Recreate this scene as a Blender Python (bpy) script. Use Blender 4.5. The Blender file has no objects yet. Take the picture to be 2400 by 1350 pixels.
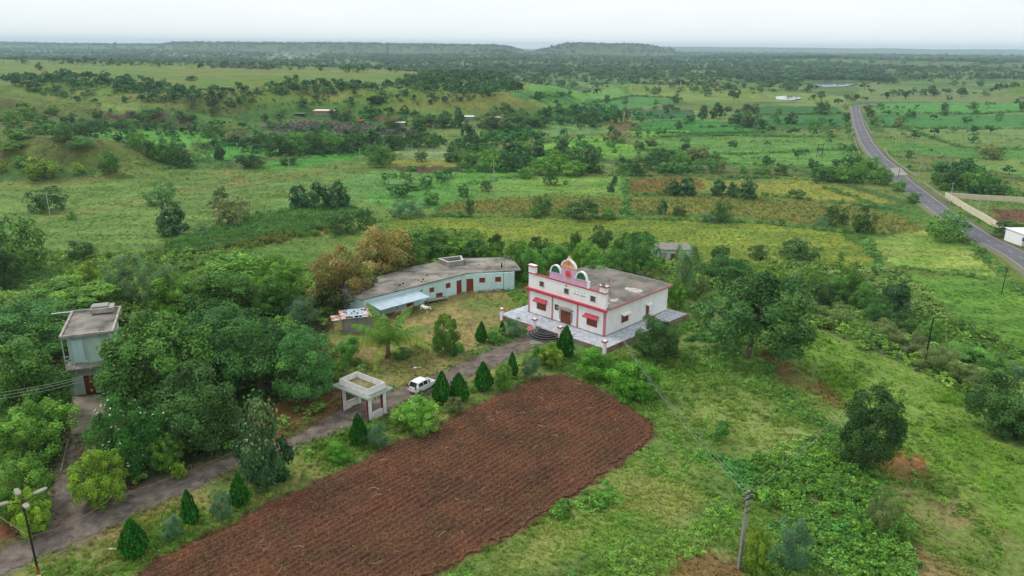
import bpy, bmesh, math, random
import numpy as np
from mathutils import Vector, Matrix

sc = bpy.context.scene
COL = sc.collection
RAD = math.radians
rng = np.random.default_rng(7)
random.seed(7)

# ------------------------------------------------------------------ camera
F, CAMH, HY, RHO = 1750.0, 40.0, 108.0, RAD(0.5)      # focal length and rows in units of a 2400 px wide picture
PIT = math.atan((675 - HY) / F)
_r0 = np.array([1, 0, 0.]); FW = np.array([0, math.cos(PIT), -math.sin(PIT)]); _u0 = np.array([0, math.sin(PIT), math.cos(PIT)])
RT = _r0 * math.cos(RHO) + _u0 * math.sin(RHO); UP = _u0 * math.cos(RHO) - _r0 * math.sin(RHO)
cam = bpy.data.cameras.new('camera'); camo = bpy.data.objects.new('camera', cam); COL.objects.link(camo)
cam.sensor_width = 36.0; cam.lens = 36.0 * F / 2400.0
cam.clip_start = 0.5; cam.clip_end = 60000
M = Matrix(((RT[0], UP[0], -FW[0], 0), (RT[1], UP[1], -FW[1], 0), (RT[2], UP[2], -FW[2], CAMH), (0, 0, 0, 1)))
camo.matrix_world = M
sc.camera = camo

# ------------------------------------------------------------------ sky, sun, exposure
SUN_EL, SUN_AZ = RAD(52), RAD(-62)      # sun over the left shoulder side (azimuth from +Y, negative = left)
w = bpy.data.worlds.new('World'); sc.world = w; w.use_nodes = True
nt = w.node_tree; nt.nodes.clear()
def N(t, nt, **k):
    n = nt.nodes.new(t)
    for a, b in k.items(): setattr(n, a, b)
    return n
sky = N('ShaderNodeTexSky', nt, sky_type='NISHITA', sun_disc=False, sun_elevation=SUN_EL, sun_rotation=SUN_AZ, dust_density=3.0)
sca = N('ShaderNodeVectorMath', nt, operation='SCALE'); sca.inputs['Scale'].default_value = 0.10
nt.links.new(sky.outputs[0], sca.inputs[0])
tc = N('ShaderNodeTexCoord', nt); mp = N('ShaderNodeMapping', nt); mp.inputs['Scale'].default_value = (1, 1, 5)
nt.links.new(tc.outputs['Generated'], mp.inputs[0])
no = N('ShaderNodeTexNoise', nt); no.inputs['Scale'].default_value = 1.6; no.inputs['Detail'].default_value = 5; no.inputs['Roughness'].default_value = 0.5
nt.links.new(mp.outputs[0], no.inputs['Vector'])
cr = N('ShaderNodeValToRGB', nt)
cr.color_ramp.elements[0].position = 0.3; cr.color_ramp.elements[0].color = (0.79, 0.84, 0.855, 1)
cr.color_ramp.elements[1].position = 0.7; cr.color_ramp.elements[1].color = (0.93, 0.96, 0.965, 1)
nt.links.new(no.outputs[0], cr.inputs[0])
mx = N('ShaderNodeMix', nt, data_type='RGBA'); mx.inputs[0].default_value = 0.90
nt.links.new(sca.outputs[0], mx.inputs[6]); nt.links.new(cr.outputs[0], mx.inputs[7])
bg = N('ShaderNodeBackground', nt); bg.inputs[1].default_value = 1.0
nt.links.new(mx.outputs[2], bg.inputs[0])
ow = N('ShaderNodeOutputWorld', nt); nt.links.new(bg.outputs[0], ow.inputs[0])
sun = bpy.data.lights.new('sun', 'SUN'); sun.energy = 1.5; sun.angle = RAD(14); sun.color = (1.0, 0.965, 0.91)
suno = bpy.data.objects.new('sun', sun); COL.objects.link(suno)
sd = Vector((math.sin(SUN_AZ) * math.cos(SUN_EL), math.cos(SUN_AZ) * math.cos(SUN_EL), math.sin(SUN_EL)))
suno.rotation_euler = sd.to_track_quat('Z', 'Y').to_euler(); suno.location = (0, 0, 60)
sc.view_settings.view_transform = 'Standard'; sc.view_settings.look = 'None'
sc.view_settings.exposure = 0.30; sc.view_settings.gamma = 1.0
sc.render.engine = 'CYCLES'
sc.cycles.use_denoising = True
sc.cycles.max_bounces = 6; sc.cycles.volume_bounces = 2; sc.cycles.transparent_max_bounces = 6
sc.cycles.diffuse_bounces = 2

# ------------------------------------------------------------------ projection helpers
def rays(px, py):
    px = np.asarray(px, float); py = np.asarray(py, float)
    return FW * F + RT * (px[..., None] - 1200) - UP * (py[..., None] - 675)
def P(x, y, z=0.0):
    d = rays(x, y); t = (z - CAMH) / d[2]
    return np.array([0, 0, CAMH]) + d * t
def proj(X):
    q = np.asarray(X, float) - np.array([0, 0, CAMH])
    dz = q @ FW
    dz = np.where(dz < 1e-3, 1e-3, dz)
    return 1200 + F * (q @ RT) / dz, 675 - F * (q @ UP) / dz, dz
def onwall(A, B, x, y):
    """(u, z) where the ray of a picture point meets the vertical plane through A and B"""
    A = np.asarray(A, float)[:2]; B = np.asarray(B, float)[:2]; e = (B - A) / np.linalg.norm(B - A); n = np.array([-e[1], e[0]])
    d = rays(x, y); t = (A @ n) / (d[:2] @ n)
    p = d * t
    return float((p[:2] - A) @ e), float(p[2] + CAMH)
def rise(Pw, y):
    lo, hi = 0.0, 60.0
    for _ in range(40):
        m = (lo + hi) / 2
        if proj(np.array([Pw[0], Pw[1], Pw[2] + m]))[1] > y: lo = m
        else: hi = m
    return lo

# ------------------------------------------------------------------ noise
def _h(ix, iy, s):
    n = (ix * 374761393 + iy * 668265263 + s * 974634777) & 0xFFFFFFFF
    n = ((n ^ (n >> 13)) * 1274126177) & 0xFFFFFFFF
    n = (n ^ (n >> 16)) & 0xFFFFFFFF
    return n / 4294967295.0
def vn(x, y, s=0):
    x = np.asarray(x, float); y = np.asarray(y, float)
    ix = np.floor(x).astype(np.int64); iy = np.floor(y).astype(np.int64)
    fx = x - ix; fy = y - iy; fx = fx * fx * (3 - 2 * fx); fy = fy * fy * (3 - 2 * fy)
    a = _h(ix, iy, s); b = _h(ix + 1, iy, s); c = _h(ix, iy + 1, s); d = _h(ix + 1, iy + 1, s)
    return (a + (b - a) * fx) * (1 - fy) + (c + (d - c) * fx) * fy
def fbm(x, y, s=0, o=4):
    t = 0; a = 0.5; n = 0
    for k in range(o):
        t = t + a * vn(x * 2 ** k, y * 2 ** k, s + k * 17); n += a; a *= 0.5
    return t / n
def inpoly(x, y, poly):
    x = np.asarray(x, float); y = np.asarray(y, float); r = np.zeros(x.shape, bool)
    n = len(poly)
    for i in range(n):
        x1, y1 = poly[i][0], poly[i][1]; x2, y2 = poly[(i + 1) % n][0], poly[(i + 1) % n][1]
        if y1 == y2: continue
        c = ((y1 > y) != (y2 > y)) & (x < (x2 - x1) * (y - y1) / (y2 - y1) + x1)
        r ^= c
    return r
def sdf(x, y, poly):
    d = np.full(np.shape(x), 1e12)
    n = len(poly)
    for i in range(n):
        ax, ay = poly[i][0], poly[i][1]; bx, by = poly[(i + 1) % n][0] - ax, poly[(i + 1) % n][1] - ay
        t = np.clip(((x - ax) * bx + (y - ay) * by) / (bx * bx + by * by), 0, 1)
        d = np.minimum(d, (x - ax - bx * t) ** 2 + (y - ay - by * t) ** 2)
    d = np.sqrt(d)
    return np.where(inpoly(x, y, poly), -d, d)
def sst(a, b, x):
    t = np.clip((x - a) / (b - a), 0, 1); return t * t * (3 - 2 * t)

# ------------------------------------------------------------------ the lie of the land
VAL = -15.0
def XD(px, d): return ((px - 1200) / F * d, d * 0.98)
PLAT = [P(x, y)[:2] for x, y in [(-900, 745), (0, 735), (300, 720), (560, 705), (740, 700), (800, 668), (960, 630), (1220, 606), (1350, 610), (1560, 650), (1660, 690), (1800, 742), (2000, 805), (2180, 872), (2330, 975), (2460, 1060), (2900, 1500)]] + [np.array((120, -60)), np.array((-200, -60))]
TABLES = [  # polygon, height, ramp
    ([XD(-700, 540), XD(0, 610), XD(250, 640), XD(500, 600), XD(800, 640), XD(1080, 590), XD(1190, 660), XD(1215, 800), XD(1080, 1000), XD(820, 1250), XD(400, 1500), XD(-700, 1500)], 21, 100),
    ([XD(1335, 5000), XD(1455, 5000), XD(1475, 5600), XD(1345, 5600)], 67, 300),
    ([XD(500, 5400), XD(800, 5200), XD(1155, 5300), XD(1150, 6300), XD(450, 6500)], 52, 260),
    ([XD(-900, 6300), XD(480, 6100), XD(500, 8000), XD(-900, 8000)], 34, 300),
    ([XD(1640, 3300), XD(1900, 2900), XD(2200, 2700), XD(3400, 2500), XD(3400, 5000), XD(1700, 5000)], 12, 260),
    ([XD(1450, 11000), XD(3600, 11000), XD(3600, 13500), XD(1500, 13500)], 62, 500),
    ([XD(2440, 880), XD(3200, 830), XD(3200, 1100), XD(2450, 1050)], 27, 85),
    ([XD(1455, 1030), XD(1640, 1010), XD(1650, 1060), XD(1470, 1080)], 7, 32),
]
def gb(px, py, h, sx, sy, pw=1.0):
    c = P(px, py, VAL); return (c[0], c[1], h, sx, sy, pw)
BUMPS = [gb(130, 396, 14.5, 46, 26, 1.5), gb(-60, 300, 21, 80, 60, 1.4), gb(60, 330, 6, 50, 40), gb(1745, 226, 9, 45, 40), gb(1150, 135, 26, 130, 100, 1.5), gb(640, 262, 6, 60, 40), gb(250, 250, 6, 70, 60)]
POND = [[P(x, y, VAL)[:2] for x, y in [(1885, 193), (1930, 189.5), (2005, 191), (2010, 196), (1980, 201), (1930, 202), (1905, 198)]],
        [P(x, y, VAL)[:2] for x, y in [(1812, 225), (1850, 222), (1880, 228), (1860, 233), (1820, 231)]]]
def terr(x, y):
    x = np.asarray(x, float); y = np.asarray(y, float)
    s = sdf(x, y, PLAT) + 5 * (fbm(x / 23, y / 23, 5) - 0.5)
    out = sst(0, 56, s)
    z = VAL * out
    r = np.hypot(x, y)
    v = sst(10, 90, s)
    z = z + v * (2.6 * (fbm(x / 90, y / 90, 1) - 0.5) + 0.5 * (fbm(x / 14, y / 14, 2) - 0.5))
    z = z + sst(1200, 3000, r) * (22 * (fbm(x / 600, y / 600, 3) - 0.5))
    tb = np.zeros(np.shape(x))
    for poly, h, ramp in TABLES:
        x0 = min(p[0] for p in poly) - ramp * 1.5; x1 = max(p[0] for p in poly) + ramp * 1.5; y0 = min(p[1] for p in poly) - ramp * 1.5; y1 = max(p[1] for p in poly) + ramp * 1.5
        m = (x > x0) & (x < x1) & (y > y0) & (y < y1)
        if not np.any(m): continue
        xx = np.where(m, x, x0); yy = np.where(m, y, y0)
        q = sdf(xx, yy, poly) + ramp * 0.9 * (fbm(xx / (ramp * .9), yy / (ramp * .9), 11) - 0.5)
        tb = np.maximum(tb, np.where(m, h * (1 - sst(0, ramp, q)) * (0.9 + 0.2 * fbm(xx / 150, yy / 150, 9)), 0))
    z = z + tb
    for cx, cy, h, sx, sy, pw in BUMPS:
        q = ((x - cx) / sx) ** 2 + ((y - cy) / sy) ** 2
        q = q * (0.8 + 0.4 * fbm(x / 18, y / 18, 31))
        z = z + h * np.exp(-q ** pw)
    for pl in POND:
        z = np.where((np.abs(x - pl[0][0]) < 300) & (np.abs(y - pl[0][1]) < 400), z + (VAL - 2.0 - z) * (1 - sst(0, 25, sdf(x, y, pl))), z)
    # the right of the plateau leans gently away; the furrowed field lies a little low
    z = z - 2.2 * sst(26, 70, x) * (1 - out)
    return z
def at(px, py):
    """where the sight line of a picture point first meets the ground"""
    px = np.atleast_1d(np.asarray(px, float)); py = np.atleast_1d(np.asarray(py, float))
    d = rays(px, py); d = d / np.linalg.norm(d, axis=-1, keepdims=True); n = len(px)
    lo = np.full(n, 22.0); hi = np.full(n, 18000.0)
    for m in (150, 24, 12):
        T = np.exp(np.linspace(np.log(lo), np.log(hi), m, axis=-1)); q = d[:, None, :] * T[..., None]
        b = (q[..., 2] + CAMH) < terr(q[..., 0].ravel(), q[..., 1].ravel()).reshape(n, m)
        k = np.where(b.any(1), b.argmax(1), m - 1); k = np.maximum(k, 1)
        lo = T[np.arange(n), k - 1]; hi = T[np.arange(n), k]
    q = d * ((lo + hi) / 2)[:, None]; q[:, 2] = terr(q[:, 0], q[:, 1])
    return q
_AT = {}
def at1(x, y):
    if (x, y) not in _AT: _AT[(x, y)] = at(x, y)[0]
    return _AT[(x, y)]

# ------------------------------------------------------------------ colour and material helpers
def s2l(c): 
    c = np.asarray(c, float) / 255.0
    return np.where(c <= 0.04045, c / 12.92, ((c + 0.055) / 1.055) ** 2.4)
def c4(c): return tuple(float(v) for v in s2l(c)) + (1.0,)
MATS = {}
def mat(name, col, rough=0.8, noise=0.25, scale=3.0, col2=None, metal=0.0, bump=0.0, bscale=None, spec=0.3, stretch=None, thr=None):
    if name in MATS: return MATS[name]
    m = bpy.data.materials.new(name); m.use_nodes = True; nt = m.node_tree
    b = nt.nodes['Principled BSDF']; b.inputs['Roughness'].default_value = rough; b.inputs['Metallic'].default_value = metal
    b.inputs['Specular IOR Level'].default_value = spec
    tc = N('ShaderNodeTexCoord', nt); src = tc.outputs['Object']
    if stretch:
        mp = N('ShaderNodeMapping', nt); mp.inputs['Scale'].default_value = stretch; nt.links.new(src, mp.inputs[0]); src = mp.outputs[0]
    n1 = N('ShaderNodeTexNoise', nt); n1.inputs['Scale'].default_value = scale; n1.inputs['Detail'].default_value = 7; n1.inputs['Roughness'].default_value = 0.62
    nt.links.new(src, n1.inputs['Vector'])
    r = N('ShaderNodeValToRGB', nt)
    a, bb = thr or (0.32, 0.68)
    r.color_ramp.elements[0].position = a; r.color_ramp.elements[1].position = bb
    ca = s2l(col); cb = s2l(col2) if col2 is not None else ca * (1 - noise)
    r.color_ramp.elements[1].color = tuple(ca) + (1,); r.color_ramp.elements[0].color = tuple(cb) + (1,)
    nt.links.new(n1.outputs[0], r.inputs[0]); nt.links.new(r.outputs[0], b.inputs['Base Color'])
    if bump:
        n2 = N('ShaderNodeTexNoise', nt); n2.inputs['Scale'].default_value = bscale or scale * 6; n2.inputs['Detail'].default_value = 5
        nt.links.new(src, n2.inputs['Vector'])
        bu = N('ShaderNodeBump', nt); bu.inputs['Strength'].default_value = 0.6; bu.inputs['Distance'].default_value = bump
        nt.links.new(n2.outputs[0], bu.inputs['Height']); nt.links.new(bu.outputs[0], b.inputs['Normal'])
    MATS[name] = m
    return m
def leafmat(name, instancer=False, trans=0.2):
    m = bpy.data.materials.new(name); m.use_nodes = True; nt = m.node_tree
    b = nt.nodes['Principled BSDF']; b.inputs['Roughness'].default_value = 0.6; b.inputs['Specular IOR Level'].default_value = 0.12
    at_ = N('ShaderNodeAttribute', nt, attribute_name='Col')
    oi = N('ShaderNodeObjectInfo', nt)
    mr = N('ShaderNodeMapRange', nt); mr.inputs[3].default_value = 0.8; mr.inputs[4].default_value = 1.2; nt.links.new(oi.outputs['Random'], mr.inputs[0])
    vm = N('ShaderNodeVectorMath', nt, operation='SCALE'); nt.links.new(at_.outputs['Color'], vm.inputs[0]); nt.links.new(mr.outputs[0], vm.inputs['Scale'])
    out = vm.outputs[0]
    if instancer:
        ai = N('ShaderNodeAttribute', nt, attribute_name='gcol'); ai.attribute_type = 'INSTANCER'
        mu = N('ShaderNodeVectorMath', nt, operation='MULTIPLY'); nt.links.new(out, mu.inputs[0]); nt.links.new(ai.outputs['Color'], mu.inputs[1]); out = mu.outputs[0]
    nt.links.new(out, b.inputs['Base Color'])
    tr = N('ShaderNodeBsdfTranslucent', nt); nt.links.new(out, tr.inputs[0])
    ms = N('ShaderNodeMixShader', nt); ms.inputs[0].default_value = trans
    nt.links.new(b.outputs[0], ms.inputs[1]); nt.links.new(tr.outputs[0], ms.inputs[2])
    nt.links.new(ms.outputs[0], nt.nodes['Material Output'].inputs[0])
    return m
LEAF = leafmat('leaf'); WEED = leafmat('ground_plant_leaf', True)
BARK = mat('bark', (112, 98, 84), noise=0.4, scale=6)

# ------------------------------------------------------------------ mesh helpers
def mesh_np(name, V, Fq, col=None, material=None, smooth=False):
    V = np.asarray(V, np.float32); Fq = np.asarray(Fq, np.int32)
    me = bpy.data.meshes.new(name)
    k = Fq.shape[1]
    me.vertices.add(len(V)); me.vertices.foreach_set('co', V.ravel())
    me.loops.add(Fq.size); me.loops.foreach_set('vertex_index', Fq.ravel())
    me.polygons.add(len(Fq)); me.polygons.foreach_set('loop_start', np.arange(0, Fq.size, k, dtype=np.int32))
    try: me.polygons.foreach_set('loop_total', np.full(len(Fq), k, np.int32))
    except Exception: pass
    me.update(calc_edges=True)
    if smooth: me.polygons.foreach_set('use_smooth', np.ones(len(Fq), bool))
    if col is not None:
        a = me.color_attributes.new('Col', 'FLOAT_COLOR', 'POINT')
        c = np.ones((len(V), 4), np.float32); c[:, :3] = col; a.data.foreach_set('color', c.ravel())
    if material: me.materials.append(material)
    return me
def link(name, me, parent=None, loc=None):
    o = bpy.data.objects.new(name, me); COL.objects.link(o)
    if parent is not None: o.parent = parent
    if loc is not None: o.location = loc
    return o
def tag(o, label=None, cat=None, group=None, kind=None):
    if label: o['label'] = label
    if cat: o['category'] = cat
    if group: o['group'] = group
    if kind: o['kind'] = kind
    return o
def empty(name, loc, rz=0.0, label=None, cat=None, group=None):
    o = bpy.data.objects.new(name, None); COL.objects.link(o); o.location = Vector([float(v) for v in loc]); o.rotation_euler = (0, 0, rz)
    o.empty_display_size = 0.5
    return tag(o, label, cat, group)
class MB:
    def __init__(s): s.v = []; s.f = []
    def quad(s, *p):
        n = len(s.v); s.v += [tuple(map(float, q)) for q in p]; s.f.append(tuple(range(n, n + len(p)))); return s
    def box(s, x0, x1, y0, y1, z0, z1):
        n = len(s.v)
        s.v += [(x0, y0, z0), (x1, y0, z0), (x1, y1, z0), (x0, y1, z0), (x0, y0, z1), (x1, y0, z1), (x1, y1, z1), (x0, y1, z1)]
        s.f += [(n, n + 3, n + 2, n + 1), (n + 4, n + 5, n + 6, n + 7), (n, n + 1, n + 5, n + 4), (n + 1, n + 2, n + 6, n + 5), (n + 2, n + 3, n + 7, n + 6), (n + 3, n, n + 4, n + 7)]
        return s
    def prism(s, poly, z0, z1):
        n = len(s.v); k = len(poly)
        s.v += [(p[0], p[1], z0) for p in poly] + [(p[0], p[1], z1) for p in poly]
        s.f.append(tuple(range(n + k - 1, n - 1, -1))); s.f.append(tuple(range(n + k, n + 2 * k)))
        for i in range(k): s.f.append((n + i, n + (i + 1) % k, n + k + (i + 1) % k, n + k + i))
        return s
    def xz(s, poly, y0, y1):       # outline in x-z, thick in y
        n = len(s.v); k = len(poly)
        s.v += [(p[0], y0, p[1]) for p in poly] + [(p[0], y1, p[1]) for p in poly]
        s.f.append(tuple(range(n, n + k))); s.f.append(tuple(range(n + 2 * k - 1, n + k - 1, -1)))
        for i in range(k): s.f.append((n + (i + 1) % k, n + i, n + k + i, n + k + (i + 1) % k))
        return s
    def tube(s, pts, r, k=6, cap=True):
        pts = [Vector([float(c) for c in p]) for p in pts]; rs = r if isinstance(r, (list, tuple)) else [r] * len(pts)
        base = len(s.v)
        for i, p in enumerate(pts):
            d = (pts[min(i + 1, len(pts) - 1)] - pts[max(i - 1, 0)]).normalized()
            a = d.orthogonal().normalized() if i == 0 else (pa - d * pa.dot(d)).normalized()
            pa = a; b = d.cross(a)
            for j in range(k):
                t = 2 * math.pi * j / k; q = p + (a * math.cos(t) + b * math.sin(t)) * rs[i]; s.v.append(tuple(q))
        for i in range(len(pts) - 1):
            for j in range(k):
                s.f.append((base + i * k + j, base + i * k + (j + 1) % k, base + (i + 1) * k + (j + 1) % k, base + (i + 1) * k + j))
        if cap:
            s.f.append(tuple(base + j for j in range(k - 1, -1, -1))); s.f.append(tuple(base + (len(pts) - 1) * k + j for j in range(k)))
        return s
    def build(s, name, m, parent=None, smooth=False, bevel=0.0):
        me = bpy.data.meshes.new(name); me.from_pydata(s.v, [], s.f); me.update()
        if m: me.materials.append(m)
        bm = bmesh.new(); bm.from_mesh(me)
        if bevel: 
            try: bmesh.ops.bevel(bm, geom=bm.edges[:], offset=bevel, segments=1, affect='EDGES')
            except Exception: pass
        bmesh.ops.recalc_face_normals(bm, faces=bm.faces[:]); bm.to_mesh(me); bm.free()
        if smooth:
            for p in me.polygons: p.use_smooth = True
        o = link(name, me, parent)
        return o
def wallmesh(L, Hh, T, holes, z0=0.0):
    """a wall along +x from 0 to L, outer face at y=0, thick inwards to y=T, with real openings (u0,u1,z0,z1)"""
    xs = sorted({0.0, L} | {h[0] for h in holes} | {h[1] for h in holes}); zs = sorted({z0, Hh} | {h[2] for h in holes} | {h[3] for h in holes})
    xs = [x for x in xs if 0 <= x <= L]; zs = [z for z in zs if z0 <= z <= Hh]
    nx, nz = len(xs) - 1, len(zs) - 1
    def fill(i, j):
        if i < 0 or j < 0 or i >= nx or j >= nz: return False
        cx, cz = (xs[i] + xs[i + 1]) / 2, (zs[j] + zs[j + 1]) / 2
        return not any(h[0] < cx < h[1] and h[2] < cz < h[3] for h in holes)
    m = MB()
    for i in range(nx):
        for j in range(nz):
            if not fill(i, j): continue
            a, b, c, d = xs[i], xs[i + 1], zs[j], zs[j + 1]
            m.quad((a, 0, c), (b, 0, c), (b, 0, d), (a, 0, d)); m.quad((b, T, c), (a, T, c), (a, T, d), (b, T, d))
            if not fill(i - 1, j): m.quad((a, T, c), (a, 0, c), (a, 0, d), (a, T, d))
            if not fill(i + 1, j): m.quad((b, 0, c), (b, T, c), (b, T, d), (b, 0, d))
            if not fill(i, j - 1): m.quad((a, T, c), (b, T, c), (b, 0, c), (a, 0, c))
            if not fill(i, j + 1): m.quad((a, 0, d), (b, 0, d), (b, T, d), (a, T, d))
    return m
def frame_at(o, A, B, z=0.0):
    """place object (local x along A->B) in its parent space"""
    A = np.asarray(A, float); B = np.asarray(B, float)
    o.location = (A[0], A[1], z); o.rotation_euler = (0, 0, math.atan2(B[1] - A[1], B[0] - A[0]))
    return o
# ------------------------------------------------------------------ ground sheet, coloured by what grows there
DRIVE = [(0, 1295), (58, 1260), (108, 1228), (114, 1196), (125, 1140), (143, 1108), (163, 1021), (213, 1017), (187, 1040), (181, 1097), (210, 1160), (262, 1172), (300, 1152), (423, 1108), (537, 1073), (700, 1015), (785, 966), (845, 945), (913, 922), (946, 908), (1000, 885), (1045, 872), (1084, 850), (1128, 828), (1180, 808), (1205, 800), (1240, 783), (1300, 795), (1275, 806), (1193, 836), (1154, 862), (1102, 880), (1030, 915), (946, 943), (911, 970), (861, 990), (822, 1004), (762, 1027), (700, 1043), (620, 1076), (540, 1105), (455, 1148), (408, 1167), (321, 1207), (292, 1228), (227, 1254), (140, 1292), (87, 1310), (0, 1352), (-300, 1500), (-300, 1420)]
FIELD = [(1310, 880), (1380, 903), (1432, 930), (1490, 968), (1524, 998), (1527, 1020), (1505, 1048), (1480, 1062), (1430, 1098), (1395, 1125), (1300, 1183), (1217, 1242), (1133, 1283), (1029, 1333), (930, 1400), (300, 1400), (330, 1360), (354, 1325), (446, 1279), (550, 1229), (633, 1179), (717, 1144), (830, 1093), (913, 1049), (985, 1018), (1084, 971), (1180, 925), (1260, 888)]
CONC = [(165, 931), (240, 924), (252, 945), (262, 962), (232, 990), (213, 1017), (165, 1020), (158, 975)]
def W0(poly): return [P(x, y, 0)[:2] for x, y in poly]
DRIVE_W, FIELD_W, CONC_W = W0(DRIVE), W0(FIELD), W0(CONC)
_WV = {}
def WV(poly):
    k = tuple(poly)
    if k not in _WV: _WV[k] = list(at([p[0] for p in poly], [p[1] for p in poly])[:, :2])
    return _WV[k]
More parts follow.
